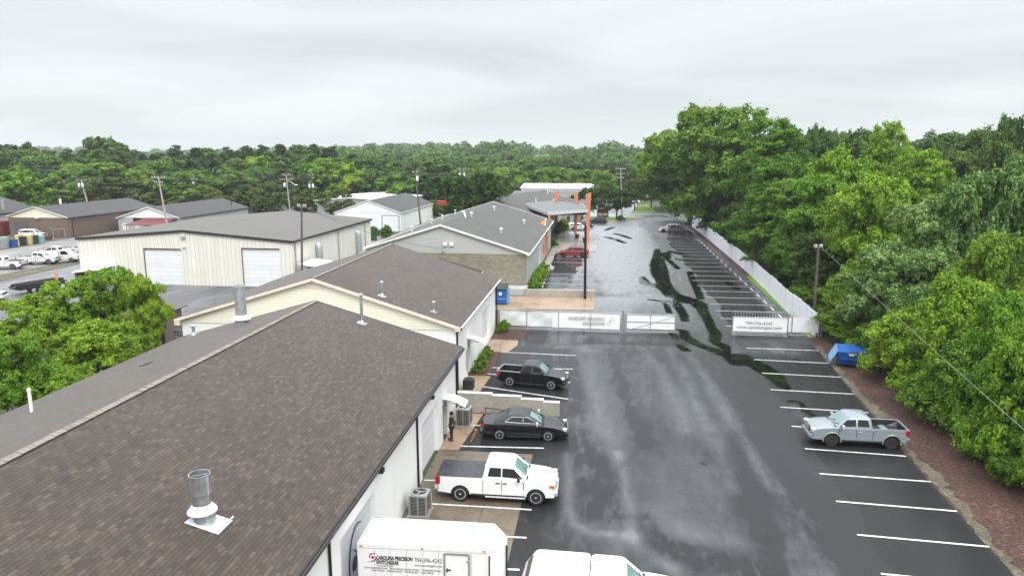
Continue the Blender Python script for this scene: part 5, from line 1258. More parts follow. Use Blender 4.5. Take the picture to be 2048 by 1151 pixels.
for s in (-1, 1):
    b = MB(); b.add([(-2.55, s * 0.950, 1.38), (-0.72, s * 0.950, 1.38), (-0.74, s * 0.862, 1.78), (-2.35, s * 0.862, 1.78)], [(0, 1, 2, 3)]); b.build('shell_window', 'glass', sh, world=False)
b = MB(); b.add([(-2.86, -0.75, 1.36), (-2.86, 0.75, 1.36), (-2.62, 0.68, 1.80), (-2.62, -0.68, 1.80)], [(0, 1, 2, 3)]); b.build('shell_window', 'glass', sh, world=False)
b = MB(); b.box(-0.475, -0.44, -0.15, 0.15, 1.87, 1.92); b.build('brake_light', 'lamp_red', sh, world=False)

# sedans and SUVs
def car_spec(L_, W_, H_, paint, kind, **kw):
    h = L_ / 2; belt = kw.get('belt', 0.95)
    if kind == 'sedan':
        top = [(-h, 0.55), (-h + 0.02, 0.90), (-h + 0.12, 1.04), (-h + 0.55, 1.05), (-h + 0.95, 1.03), (0, belt), (h - 1.65, belt), (h - 1.55, 0.98), (h - 0.9, 0.93), (h - 0.35, 0.82), (h - 0.08, 0.68), (h, 0.48), (h - 0.04, 0.34)]
        cab = [(belt - 0.05, -h + 0.55, h - 1.42, W_ / 2 - 0.06, 0.15), (belt + 0.12, -h + 0.95, h - 1.72, W_ / 2 - 0.12, 0.17), (H_ - 0.10, -h + 1.52, h - 2.28, W_ / 2 - 0.24, 0.18), (H_ - 0.03, -h + 1.72, h - 2.45, W_ / 2 - 0.30, 0.20), (H_, -h + 2.0, h - 2.7, W_ / 2 - 0.44, 0.22)]
    else:
        top = [(-h, 0.55), (-h + 0.02, 0.95), (-h + 0.10, belt), (0, belt), (h - 1.45, belt), (h - 1.35, belt + 0.02), (h - 0.75, belt - 0.03), (h - 0.3, belt - 0.12), (h - 0.06, belt - 0.32), (h, 0.55), (h - 0.04, 0.40)]
        cab = [(belt - 0.05, -h + 0.03, h - 1.20, W_ / 2 - 0.05, 0.15), (H_ - 0.12, -h + 0.30, h - 1.98, W_ / 2 - 0.20, 0.17), (H_ - 0.04, -h + 0.42, h - 2.15, W_ / 2 - 0.27, 0.18), (H_, -h + 0.70, h - 2.45, W_ / 2 - 0.42, 0.22)]
    sp = dict(L=L_, W=W_, paint=paint, wr=kw.get('wr', 0.34), sill=kw.get('sill', 0.28), top=top, cab=cab, axles=kw['axles'], wind=(belt + 0.03, H_ - 0.13), crown=0.06, round=0.08, plan=0.13,
              rim='chrome', spokes=10, lampz=kw.get('lampz', 0.68), tailz=0.86, tailh=0.10, mirror=h - 1.78, cat='car', handles=[-0.45, 0.5], seams=[-0.95, 0.05, 0.98])
    sp.update(kw); return sp
sedan = car_spec(5.15, 1.94, 1.54, 'paint_black', 'sedan', axles=(-1.44, 1.43), brightline=True, mirmat='chrome', belt=1.0,
    glass=[[(-1.12, 1.12), (-0.10, 1.08), (-0.10, 1.40), (-0.72, 1.40)], [(-0.03, 1.08), (0.84, 1.07), (0.26, 1.38), (-0.03, 1.40)]])
loc, a = at_wheels(1095, 882, 1000, 879, 1.94, sedan)
vehicle('sedan_car', 'black sedan with bright window trim parked beside the stepped concrete wall', loc, a, sedan)
def suv(L_, H_, paint, **kw):
    h = L_ / 2; b_ = kw.get('belt', 1.02)
    g = [[(-h + 0.28, b_ + 0.10), (-h + 0.95, b_ + 0.10), (-h + 0.95, H_ - 0.20), (-h + 0.48, H_ - 0.20)], [(-h + 1.02, b_ + 0.08), (0.02, b_ + 0.08), (0.02, H_ - 0.18), (-h + 1.02, H_ - 0.18)], [(0.1, b_ + 0.08), (h - 1.48, b_ + 0.06), (h - 1.95, H_ - 0.20), (0.1, H_ - 0.18)]]
    sp = car_spec(L_, kw.get('W', 1.92), H_, paint, 'suv', axles=kw.get('axles', (-h + 1.05, h - 0.95)), belt=b_, glass=g, wr=kw.get('wr', 0.37), lampz=b_ - 0.22, tailz=b_ - 0.02, tailh=0.12)
    sp.update({k: v for k, v in kw.items() if k not in ('belt', 'W', 'axles', 'wr')}); return sp
red = suv(5.1, 1.75, 'paint_red', rim='rim_dark')
c = G(1147, 510)
vehicle('sport_utility_car', 'dark red sport utility car parked nose to the grey building', (-4.35, 115.9, 0.012), R(180), red)
van = suv(5.1, 1.72, 'paint_dkgrey', axles=(-1.6, 1.5), rim='chrome', spokes=7)
vehicle('minivan', 'dark grey minivan at the far end of the right hand stalls beside the white fence', (16.4, 149.6, 0.012), R(-2), van)
jeep = suv(4.7, 1.85, 'paint_white', belt=1.12, rim='dark_plastic')
vehicle('sport_utility_car', 'white sport utility car parked just behind the dark grey minivan', (14.9, 155.6, 0.012), R(178), jeep)
s1 = suv(4.6, 1.62, 'paint_white', belt=0.98); s2 = car_spec(4.6, 1.82, 1.45, 'paint_dkgrey', 'sedan', axles=(-1.3, 1.3), glass=sedan['glass'], spokes=7)
vehicle('sport_utility_car', 'white car with black lower body parked beside the orange fins', (-4.6, 157.0, 0.012), R(-3), s1)
s3 = car_spec(4.6, 1.82, 1.45, 'paint_white', 'sedan', axles=(-1.3, 1.3), glass=sedan['glass'], spokes=7)
vehicle('sedan_car', 'white sedan with low nose seen just behind the white car at the orange fins', (-3.9, 161.8, 0.012), R(-3), s2)
vehicle('sedan_car', 'pale sedan half hidden behind the orange fins', (-6.4, 160.0, 0.012), R(-3), s3)
s4 = suv(4.8, 1.72, 'paint_dkgrey')
vehicle('sport_utility_car', 'dark sport utility car by the grass island with the round tree', (-0.9, 171.2, 0.012), R(178), s4)
vehicle('sport_utility_car', 'small white car far away on the side road right of the round tree', (11.0, 247, 0.004), R(170), suv(4.6, 1.7, 'paint_white'))

# enclosed trailer backed up to the garage door
TR = thing('cargo_trailer', 'white enclosed cargo trailer with company lettering and V nose backed to the garage door', 'trailer', (-6.2, 23.5, 0))
zt = 2.8; a1, a2, a3, a4, a5 = G(716, 1085, zt), G(747, 1033, zt), G(988, 1047, zt), G(1013, 1073, zt), G(975, 1097, zt)
tp = [a1, a5, a4, a3, a2]
b = MB(); b.prism([(p.x, p.y) for p in tp], 0.55, zt, 'z'); b.build('body', 'paint_white', TR)
cen = sum(tp, Vector()) / 5
b = MB()
for i in range(5):
    p, q = tp[i], tp[(i + 1) % 5]; p2 = p + (p - cen).normalized() * 0.01; q2 = q + (q - cen).normalized() * 0.01
    b.bar((p2.x, p2.y, zt - 0.07), (q2.x, q2.y, zt - 0.07), 0.05, 0.15)
for p in tp: b.bar((p.x, p.y, 0.55), (p.x, p.y, zt), 0.06, 0.06)
b.build('corner_trim', 'trim_white', TR)
b = MB()
for i in range(5): p, q = tp[i], tp[(i + 1) % 5]; b.bar((p.x * 0.994 + cen.x * 0.006, p.y * 0.97 + cen.y * 0.03, zt + 0.01), (q.x * 0.994 + cen.x * 0.006, q.y * 0.97 + cen.y * 0.03, zt + 0.01), 0.02, 0.02)
b.build('roof_trim', 'galv_dull', TR)
pv_ = G(905, 1063, zt); b = MB(); b.box(pv_.x - 0.2, pv_.x + 0.2, pv_.y - 0.18, pv_.y + 0.18, zt, zt + 0.09); b.build('roof_vent', 'trim_white', TR, bevel=0.03)
ed = (a5 - a1).normalized(); nrm_ = Vector((ed.y, -ed.x, 0)); up_ = Vector((0, 0, 1))
def tpt(s, z): p = a1 + ed * s; return Vector((p.x, p.y, z)) + nrm_ * 0.012
def side_uv(u, v):
    d = _ray(u, v); o_ = Vector((0, 0, CAM_H)); t_ = (Vector((a1.x, a1.y, 0)) - o_).dot(nrm_) / d.dot(nrm_); return o_ + d * t_ + nrm_ * 0.012
W_ = lambda a_, b_: (side_uv(*b_) - side_uv(*a_)).length
text('CAROLINA PRECISION', 0.215, 'ink', TR, 'lettering', side_uv(752.5, 1117), ed, up_, 1, 0.006, fit=W_((752.5, 1117), (825, 1120)))
text('SWITCHGEAR', 0.215, 'ink', TR, 'lettering', side_uv(753, 1126), ed, up_, 1, 0.006, fit=W_((753, 1126), (798, 1127)))
text('704-596-4242', 0.24, 'ink_grey', TR, 'lettering', side_uv(828.5, 1122), ed, up_, 1, 0.002, fit=W_((828.5, 1122), (884, 1124)))
text('www.cpswitchgear.com', 0.13, 'ink_grey', TR, 'lettering', side_uv(829, 1130.5), ed, up_, 1, 0, fit=W_((829, 1130), (884, 1132)))
text('A Group CBS Company', 0.08, 'ink_grey', TR, 'lettering', side_uv(754, 1130.5), ed, up_, 1, 0, fit=W_((754, 1130), (787, 1131)))
text('SWITCHGEAR INSPECTIONS  ·  CIRCUIT BREAKER RECONDITIONING  ·  TRANSFORMER TESTING', 0.085, 'ink_grey', TR, 'lettering', side_uv(730, 1134.5), ed, up_, 1, 0, fit=W_((730, 1134), (882, 1142)))
text('RELAY TESTING  ·  INFRARED SURVEYS  ·  POWER QUALITY  ·  CABLE TESTING', 0.085, 'ink_grey', TR, 'lettering', side_uv(744, 1140), ed, up_, 1, 0, fit=W_((744, 1140), (868, 1146)))
ec = side_uv(744.5, 1113)
b = MB()
def arcs(b, c, rx, rz, a0, a1_, w, n=22):
    o1, o2 = [], []
    for i in range(n + 1):
        t_ = i / n; a_ = R(a0 + (a1_ - a0) * t_); ww = w * math.sin(math.pi * min(max(t_, 0.03), 0.97))
        o1.append(c + ed * ((rx + ww) * math.cos(a_)) + up_ * ((rz + ww) * math.sin(a_))); o2.append(c + ed * (rx * math.cos(a_)) + up_ * (rz * math.sin(a_)))
    for i in range(n): b.add([o1[i], o1[i + 1], o2[i + 1], o2[i]], [(0, 1, 2, 3)])
cc = ec + ed * 0.02; n = 18
b.add([cc + ed * 0.055 * math.cos(2 * math.pi * i / n) + up_ * 0.055 * math.sin(2 * math.pi * i / n) for i in range(n)], [tuple(range(n))])
arcs(b, ec + ed * 0.04, 0.12, 0.13, 60, 210, 0.05); arcs(b, ec - ed * 0.0, 0.12, 0.13, -120, 30, 0.05); arcs(b, ec + ed * 0.12, 0.25, 0.16, 70, 130, 0.02); arcs(b, ec - ed * 0.1, 0.25, 0.17, -110, -50, 0.02)
b.build('emblem', 'ink_red', TR)
d0, d1 = side_uv(888.5, 1106), side_uv(938, 1109)
b = MB(); sp0 = (d0 - a1).dot(ed); sp1 = (d1 - a1).dot(ed)
for s_, w_ in ((sp0, 0.06), (sp1, 0.06)): q0 = tpt(s_, 0.62); q1 = tpt(s_, d0.z); b.bar(q0, q1, 0.07, 0.03, up=tuple(nrm_))
b.bar(tpt(sp0, d0.z), tpt(sp1, d0.z), 0.03, 0.07); dd = b.build('side_door', 'galv', TR)
b = MB(); q0 = tpt(sp0 + 0.10, d0.z - 0.62) + nrm_ * 0.02; b.bar(q0, q0 + ed * 0.14 + up_ * 0.0, 0.03, 0.03); b.bar(q0 + up_ * 0.06, q0 - up_ * 0.08, 0.04, 0.03); b.build('door_handle', 'black', dd, off=wloc(TR))
b = MB(); qn = a5 + (a4 - a5) * 0.06; 
for p_ in (qn, a4 + (a5 - a4) * 0.04 + Vector((0.02, 0, 0)), a3 + (a4 - a3) * 0.9): b.bar((p_.x + 0.02, p_.y - 0.02, 0.8), (p_.x + 0.02, p_.y - 0.02, zt - 0.3), 0.05, 0.05)
b.build('reflector_strip', 'black', TR)
b = MB(); Ls = (a5 - a1).length
for k in range(1, 8):
    s_ = Ls * k / 8
    if sp0 - 0.05 < s_ < sp1 + 0.05: continue
    b.bar(tpt(s_, 0.62) - nrm_ * 0.008, tpt(s_, zt - 0.16) - nrm_ * 0.008, 0.012, 0.006, up=tuple(nrm_))
b.build('panel_seam', 'galv', TR)
b = MB(); b.bar(tpt(0.05, 0.60), tpt(Ls - 0.05, 0.60), 0.05, 0.10); b.build('lower_rail', 'galv', TR)
for s_ in (0.12, Ls * 0.5, Ls - 0.12): b = MB(); q_ = tpt(s_, zt - 0.08) + nrm_ * 0.02; b.bar(q_ - ed * 0.05, q_ + ed * 0.05, 0.04, 0.04); b.build('marker_light', 'lamp_amber', TR)
for z_ in (d0.z - 0.25, 1.2): b = MB(); q_ = tpt(sp1 - 0.02, z_) + nrm_ * 0.02; b.bar(q_ - ed * 0.08, q_ + ed * 0.06, 0.05, 0.03); b.build('hinge', 'galv_dull', dd, off=wloc(TR))
b = MB(); b.bar((a5.x, a5.y + 0.2, 0.5), (a4.x + 1.0, cen.y, 0.48), 0.08, 0.1); b.bar((a3.x, a3.y - 0.2, 0.5), (a4.x + 1.0, cen.y, 0.48), 0.08, 0.1); b.tube([(a4.x + 0.9, cen.y, 0.012), (a4.x + 0.9, cen.y, 0.95)], 0.04, 8); b.build('hitch', 'black', TR)
for x in (cen.x - 0.9, cen.x + 0.0): 
    for yy_ in (a1.y + 0.12, a2.y - 0.12):
        b = MB(); b.lathe([(0.2, yy_ - 0.1), (0.36, yy_ - 0.1), (0.36, yy_ + 0.1), (0.2, yy_ + 0.1)], 20, (x, 0, 0.372), 'y'); b.build('wheel', 'rubber', TR)

# left yard: work trucks behind the verge, one van on the dirt
work = pickup_spec(5.8, 2.0, 1.9, 'paint_white_dirty', (-0.55, 1.55), 1.22, 1.25, axles=(-1.7, 1.9), floor=0.85, belt=1.27, wr=0.40,
    glass=[[(-0.32, 1.37), (0.35, 1.37), (0.35, 1.78), (-0.25, 1.78)], [(0.43, 1.37), (1.32, 1.32), (0.88, 1.74), (0.43, 1.78)]],
    rim='galv_dull', spokes=6, lampz=1.0, tailz=1.05, mirror=1.15, mirmat='black', handles=[0.1, 0.5], seams=[-0.55, 0.39, 1.35], bump='dark_plastic')
t0 = vehicle('pickup_truck', 'white crew cab work truck at the left edge in front of the gravel lot', (-86.9, 92.6, 0.03), R(194), work, 'white work vehicles parked behind the weedy verge')
for (x, y, a_, lab) in ((-85.5, 97.6, 12, 'second white work truck from the left edge of the verge row'), (-87.4, 103.8, 190, 'white work truck in the row beside the ladder racked truck'), (-85.6, 108.2, 14, 'white pickup just left of the cream warehouse corner')):
    copy_tree(t0, None, (x, y, 0.03), R(a_), lab)
SB = thing('service_truck', 'white utility body truck with side lockers and ladder rack behind the verge', 'truck', (-83.6, 99.6, 0.02), R(20), 'white work vehicles parked behind the weedy verge')
b = MB(); b.box(-2.6, 0.2, -1.0, 1.0, 0.6, 1.75); b.build('locker_body', 'paint_white_dirty', SB, world=False, bevel=0.04)
b = MB(); b.prism([(0.3, 0.5), (2.8, 0.5), (2.85, 1.1), (1.8, 1.25), (1.3, 1.95), (0.3, 1.98)], -0.95, 0.95, 'y'); b.build('body', 'paint_white_dirty', SB, world=False, bevel=0.05)
for s in (-1, 1):
    b = MB(); b.add([(0.5, s * 0.956, 1.3), (1.6, s * 0.956, 1.3), (1.25, s * 0.956, 1.82), (0.5, s * 0.956, 1.82)], [(0, 1, 2, 3)]); b.build('side_window', 'glass', SB, world=False)
    b = MB(); b.box(-2.5, -1.3, s * 1.0, s * 1.012, 0.95, 1.6); b.box(-1.2, -0.1, s * 1.0, s * 1.012, 0.95, 1.6); b.build('locker_door', 'banner', SB, world=False)
b = MB()
for x in (-2.5, 0.0):
    for s in (-0.9, 0.9): b.tube([(x, s, 1.75), (x, s, 2.3)], 0.03, 6)
for s in (-0.9, 0.9): b.tube([(-2.6, s, 2.3), (1.4, s, 2.3)], 0.03, 6)
b.build('ladder_rack', 'rust', SB, world=False)
for x in (-1.7, 1.9):
    for s in (-1, 1): wheel(SB, x, s * 0.88, 0.4, 0.24, 'galv_dull', 6, s)
vn = suv(5.0, 1.85, 'paint_white_dirty', belt=1.15)
vehicle('sport_utility_car', 'white van like car parked on the dirt in front of the brown workshop', (-112.6, 127.9, 0.02), R(6), vn)
vehicle('sport_utility_car', 'white car tail at the far left edge beside the flatbed trailer', (-70.7, 71.8, 0.02), R(20), suv(4.8, 1.7, 'paint_white_dirty'))
vehicle('sport_utility_car', 'white car on the road behind the dark roofed workshops', (-80.5, 203.0, 0.02), R(8), suv(4.8, 1.7, 'paint_white'))
RT = thing('red_truck', 'bright red truck standing beyond the white gabled building', 'truck', (-44.5, 203, 0), R(10))
b = MB(); b.box(-3.4, 1.2, -1.2, 1.2, 0.8, 3.2); b.build('cargo_box', 'paint_brightred', RT, world=False, bevel=0.1)
b = MB(); b.prism([(1.35, 0.6), (3.6, 0.6), (3.6, 1.7), (3.0, 2.9), (1.35, 3.0)], -1.1, 1.1, 'y'); b.build('cab', 'paint_brightred', RT, world=False, bevel=0.08)
b = MB(); b.add([(3.62, -0.9, 1.75), (3.62, 0.9, 1.75), (3.1, 0.85, 2.75), (3.1, -0.85, 2.75)], [(0, 1, 2, 3)]); b.build('windshield', 'glass', RT, world=False)
for x in (-2.2, 2.5):
    for s in (-1, 1): wheel(RT, x, s * 1.0, 0.5, 0.3, 'galv_dull', 6, s)
# flatbed trailer with dark load
FT = thing('flatbed_trailer', 'dark flatbed trailer loaded with black timbers on the wet road at left', 'trailer', (-68.6, 77.8, 0.0), R(70))
b = MB(); b.box(-2.8, 2.8, -1.1, 1.1, 0.6, 0.72); b.build('deck', 'dark_plastic', FT, world=False)
b = MB(); rr = random.Random(4)
for i in range(14): y = -0.95 + i * 0.14; b.bar((-2.6 + rr.uniform(-0.4, 0.4), y, 0.85 + rr.random() * 0.4), (2.6 + rr.uniform(-0.4, 0.5), y + rr.uniform(-0.1, 0.1), 0.85 + rr.random() * 0.4), 0.16, 0.16)
b.build('timber', 'wood_dark', FT, world=False)
for x in (-0.6, 0.6):
    for s in (-1, 1): wheel(FT, x, s * 1.0, 0.36, 0.2, 'rim_dark', 5, s)
cn = thing('traffic_cone', 'orange and black cone post standing on the flatbed trailer load', 'cone', (-67.6, 79.6, 1.2))
b = MB(); b.lathe([(0.22, 1.2), (0.06, 2.3)], 12, (-67.6, 79.6, 0)); b.build('cone', 'orange', cn)
b = MB(); b.box(-67.85, -67.35, 79.35, 79.85, 1.14, 1.2); b.build('base', 'black', cn)
# ------------------------------------------------------------------ yard things, walls, fences, poles
M['rust_leaf'] = plain('wet rusty leaves', (0.30, 0.11, 0.04), 0.5, var=0.4)
# stepped concrete wall
W1 = thing('ramp_wall', 'stepped pale concrete wall between the black sedan and the black pickup', 'wall', (-5.6, 43.4, 0))
b = MB(); xs_ = [-9.75, -6.75, -4.85, -3.4, -2.35]; hs_ = [1.30, 1.20, 1.04, 0.90]
for i in range(4): b.box(xs_[i], xs_[i + 1], 43.35, 43.6, 0, hs_[i])
b.build('wall', 'concrete', W1)
b = MB()
for i in range(4): b.box(xs_[i] - 0.02, xs_[i + 1], 43.32, 43.63, hs_[i] + 0.002, hs_[i] + 0.05)
b.build('coping', 'trim_white', W1)
b = MB(); b.bar((-7.2, 42.9, 0.55), (-4.2, 42.9, 0.30), 0.05, 0.05)
for x, z in ((-7.1, 0.5), (-6.0, 0.43), (-4.4, 0.3)): b.tube([(x, 42.9, 0), (x, 42.9, z)], 0.025, 6)
b.build('handrail', 'rust', W1)
def air_con(x, y, lab, h=1.0, w=0.42, mat='ac_grey'):
    o = thing('air_conditioner', lab, 'air conditioner', (x, y, 0), 0, 'air conditioners along the white wall')
    b = MB(); b.box(x - w - 0.08, x + w + 0.08, y - w - 0.08, y + w + 0.08, 0, 0.06); b.build('base_pad', 'concrete', o)
    cr = 0.10
    def ring(z, s=0.0):
        pts = []
        for cx, cy, a0 in ((w - cr, w - cr, 0), (-w + cr, w - cr, 90), (-w + cr, -w + cr, 180), (w - cr, -w + cr, 270)):
            for q_ in range(5): a_ = R(a0 + 22.5 * q_); pts.append((x + cx + (cr - s) * math.cos(a_), y + cy + (cr - s) * math.sin(a_), z))
        return pts
    b = MB(); r0, r1 = ring(0.08, 0.02), ring(h - 0.06, 0.02); n_ = len(r0)
    b.add(r0 + r1, [(i, (i + 1) % n_, n_ + (i + 1) % n_, n_ + i) for i in range(n_)]); b.build('coil', 'ac_dark', o, smooth=50)
    b = MB()
    for k in range(13):
        z = 0.10 + k * (h - 0.2) / 12
        q0, q1 = ring(z, 0.0), ring(z + 0.022, 0.0); b.add(q0 + q1, [(i, (i + 1) % n_, n_ + (i + 1) % n_, n_ + i) for i in range(n_)])
    for sx in (-1, 1):
        for sy in (-1, 1): b.box(x + sx * (w - 0.07), x + sx * (w + 0.01), y + sy * (w - 0.07), y + sy * (w + 0.01), 0.07, h - 0.03)
        b.box(x - 0.03, x + 0.03, y + sx * (w - 0.0), y + sx * (w + 0.012), 0.07, h - 0.05)
        b.box(x + sx * (w - 0.0), x + sx * (w + 0.012), y - 0.03, y + 0.03, 0.07, h - 0.05)
    b.build('louvre', mat, o)
    b = MB(); b.lathe([(w + 0.01, h - 0.06), (w + 0.01, h), (w - 0.06, h + 0.03), (w - 0.10, h + 0.03), (w - 0.10, h - 0.05)], 32, (x, y, 0), cap=False)
    q0 = ring(h - 0.06); b.add(q0 + ring(h - 0.015), [(i, (i + 1) % n_, n_ + (i + 1) % n_, n_ + i) for i in range(n_)] + [tuple(range(n_, 2 * n_))]); b.build('top_case', mat, o, smooth=40)
    b = MB(); b.lathe([(w - 0.11, h - 0.008), (0.0, h - 0.008)], 24, (x, y, 0), cap=False); fn = b.build('fan', 'ac_dark', o)
    b = MB()
    for k in range(3): a_ = R(120 * k + 20); b.bar((x, y, h + 0.004), (x + (w - 0.13) * math.cos(a_), y + (w - 0.13) * math.sin(a_), h + 0.004), 0.09, 0.008)
    b.lathe([(0.07, h), (0.07, h + 0.03), (0, h + 0.03)], 12, (x, y, 0)); b.build('fan_blade', mat, fn, off=wloc(o)); return o
air_con(-8.15, 30.1, 'grey air conditioner against the white wall beside the white covered pickup', 1.05, 0.43)
air_con(-8.2, 41.3, 'grey air conditioner beside the person at the awning door', 1.12, 0.44)
air_con(-9.15, 47.9, 'small dark air conditioner in the corner behind the stepped concrete wall', 0.8, 0.36, 'ac_dark')
# bollard posts by the near air conditioner
for u, v in ((862, 1024), (918, 907)):
    p = G(u, v); 
g0 = G(863, 1026)
o = thing('guard_post', 'thin pale guard post on the pad beside the near air conditioner', 'post', (g0.x, g0.y, 0)); b = MB(); b.tube([(g0.x, g0.y, 0.0), (g0.x, g0.y, 1.05)], 0.03, 8); b.build('post', 'pole_pale', o)
g0 = G(858, 1034); o = thing('guard_post', 'second thin guard post in front of the near air conditioner', 'post', (g0.x, g0.y, 0)); b = MB(); b.tube([(g0.x, g0.y, 0.0), (g0.x, g0.y, 0.4)], 0.03, 8); b.build('post', 'pole_pale', o)
o = thing('fallen_leaves', 'small row of rusty brown leaves lying behind the black sedan', 'leaves', (-7.0, 39.5, 0))
b = MB(); rr = random.Random(8)
for k in range(40):
    p = G(943 + (953 - 943) * k / 40 + rr.uniform(-2, 2), 884 - 25 * k / 40 + rr.uniform(-2, 2)); s = 0.07; a_ = rr.random() * 6
    b.add([(p.x + s * math.cos(a_ + q), p.y + s * math.sin(a_ + q), 0.03 + rr.random() * 0.05) for q in (0, 1.6, 3.1, 4.7)], [(0, 1, 2, 3)])
b.build('leaf', 'rust_leaf', o)

# blue dumpsters
p0 = Vector((19.1, 57.0, 0))
DU = thing('dumpster', 'open blue steel dumpster on the mulch under the bushes at right', 'dumpster', (20.1, 57.6, 0), R(-10))
b = MB(); b.prism([(-0.9, 0.15), (0.75, 0.15), (1.0, 0.75), (1.0, 1.15), (-0.9, 1.35)], -0.85, 0.85, 'y'); bd = None
DUr = DU
bb = b
b = MB()
# body: tapered box, long side to the camera
w0, w1, d0_, d1_, zz0, zz1 = 0.95, 1.05, 0.62, 0.82, 0.15, 1.25
b.add([(-w0, -d0_, zz0), (w0, -d0_, zz0), (w0, d0_, zz0), (-w0, d0_, zz0), (-w1, -d1_, zz1), (w1, -d1_, zz1), (w1, d1_, zz1 + 0.25), (-w1, d1_, zz1 + 0.25)], [(0, 3, 2, 1), (4, 5, 6, 7), (0, 1, 5, 4), (1, 2, 6, 5), (2, 3, 7, 6), (3, 0, 4, 7)])
b.build('bin_body', 'blue_bin', DU, world=False, bevel=0.03)
b = MB()
for sx in (-0.9, -0.3, 0.3, 0.9): b.bar((sx, -0.66, 0.18), (sx * 1.08, -0.84, 1.18), 0.06, 0.06)
b.box(-0.8, 0.55, -0.92, -0.76, 0.62, 0.80); b.build('fork_pocket', 'blue_bin', DU, world=False)
b = MB(); b.slab([(-1.07, -0.8, 1.28), (-1.02, 0.8, 1.55), (-1.55, 0.8, 0.5), (-1.6, -0.8, 0.35)], 0.03); b.build('lid', 'blue_light', DU, world=False)
b = MB(); b.slab([(-0.1, -0.8, 1.28), (1.05, -0.8, 1.28), (1.05, 0.8, 1.53), (-0.1, 0.8, 1.53)], 0.03); b.build('lid', 'blue_bin', DU, world=False)
b = MB(); b.box(-0.25, 0.15, -0.86, -0.845, 0.95, 1.15); b.build('sticker', 'trim_pink', DU, world=False)
DB = thing('dumpster', 'tall blue dumpster in the corner between white wall and brick gable', 'dumpster', (-11.2, 77.6, 0))
b = MB(); b.box(-12.3, -10.25, 76.8, 78.6, 0.15, 1.75); b.build('bin_body', 'blue_bin', DB, bevel=0.04)
b = MB(); b.slab([(-12.35, 76.7, 1.8), (-10.2, 76.7, 1.8), (-10.2, 78.7, 2.15), (-12.35, 78.7, 2.15)], 0.06); b.build('lid', 'dark_plastic', DB)
b = MB(); b.box(-11.1, -10.8, 76.75, 76.79, 1.1, 1.45); b.build('sticker', 'trim_white', DB)
b = MB(); b.box(-12.3, -10.3, 76.72, 76.79, 0.65, 0.75); b.box(-10.25, -10.12, 76.9, 78.4, 0.15, 1.7); b.build('rib', 'blue_light', DB)
# doghouse-like black marks: steps beside the upper stalls
ST = thing('wheel_stop_stack', 'short dark set of concrete steps at the edge of the upper left stalls', 'steps', (-7.9, 103.4, 0))
b = MB()
for i in range(3): b.box(-8.5, -7.4 + i * 0.35, 101.6 + i * 0.0, 104.4 - i * 0.0, 0.0 + 0.0, 0.42 - i * 0.13) if i == 0 else b.box(-7.4 + (i - 1) * 0.35, -7.4 + i * 0.35, 101.6, 104.4, 0, 0.42 - i * 0.13)
b.build('step', 'concrete', ST)
# planters by the canopy
for (x, y, lab) in ((-4.6, 140.6, 'dark planter pot under the middle orange fin'), (-2.9, 134.5, 'dark planter pot beside the tallest orange fin')):
    o = thing('planter', lab, 'planter', (x, y, 0.1)); b = MB(); b.lathe([(0.3, 0.1), (0.48, 0.9), (0.42, 0.9), (0.38, 0.75)], 16, (x, y, 0)); b.build('pot', 'dark_plastic', o, smooth=40)
SGN = thing('monument_sign', 'small dark red roadside sign with two white panels behind the grass island', 'sign', (0.6, 196.5, 0))
b = MB(); b.box(-1.0, 2.0, 188.9, 189.2, 0.0, 2.4); b.build('sign_panel', 'red_roof', SGN)
b = MB(); b.box(-0.7, 0.4, 188.84, 188.9, 0.5, 1.2); b.box(0.6, 1.7, 188.84, 188.9, 0.5, 1.2); b.build('sign_face', 'trim_white', SGN)

# --- chain link fence with banners and swing gates across the lot
def post(b, x, y, h, r=0.035, z0=0): b.tube([(x, y, z0), (x, y, h)], r, 8)
GY = 65.75; HT = 1.95
FE = thing('chain_link_fence', 'chain link fence hung with pale banners between the white wall and the open gate', 'fence', (-3.8, GY, 0))
xs_ = [PY(u, 640, GY).x for u in (997, 1053.5, 1117, 1181, 1242)]
for i, x in enumerate(xs_[:-1]): b = MB(); post(b, x, GY, HT + (0.0 if i != 1 else 0.35)); b.build('post', 'galv_dull', FE)
b = MB(); b.tube([(xs_[0], GY, HT), (xs_[-1], GY, HT - 0.1)], 0.03, 8); b.tube([(xs_[0], GY, 0.18), (xs_[-1], GY, 0.12)], 0.02, 6); b.build('rail', 'galv_dull', FE)
M['mesh'] = None
def chain_mat():
    n = NT('chain link wire')
    p = n.xyz(n.pos())
    a_ = n.math('FRACT', n.math('DIVIDE', n.math('ADD', p[0], p[2]), 0.09)); c_ = n.math('FRACT', n.math('DIVIDE', n.math('SUBTRACT', p[0], p[2]), 0.09))
    w = n.math('MAXIMUM', n.math('LESS_THAN', a_, 0.09), n.math('LESS_THAN', c_, 0.09))
    n.set(Base_Color=(0.32, 0.33, 0.33), Roughness=0.5, Metallic=0.5, Alpha=w); return n.m
M['mesh'] = chain_mat()
b = MB(); b.add([(xs_[0], GY + 0.12, 0.06), (xs_[-1], GY + 0.12, 0.06), (xs_[-1], GY + 0.12, HT - 0.1), (xs_[0], GY + 0.12, HT)], [(0, 1, 2, 3)]); b.build('chain_link', 'mesh', FE)
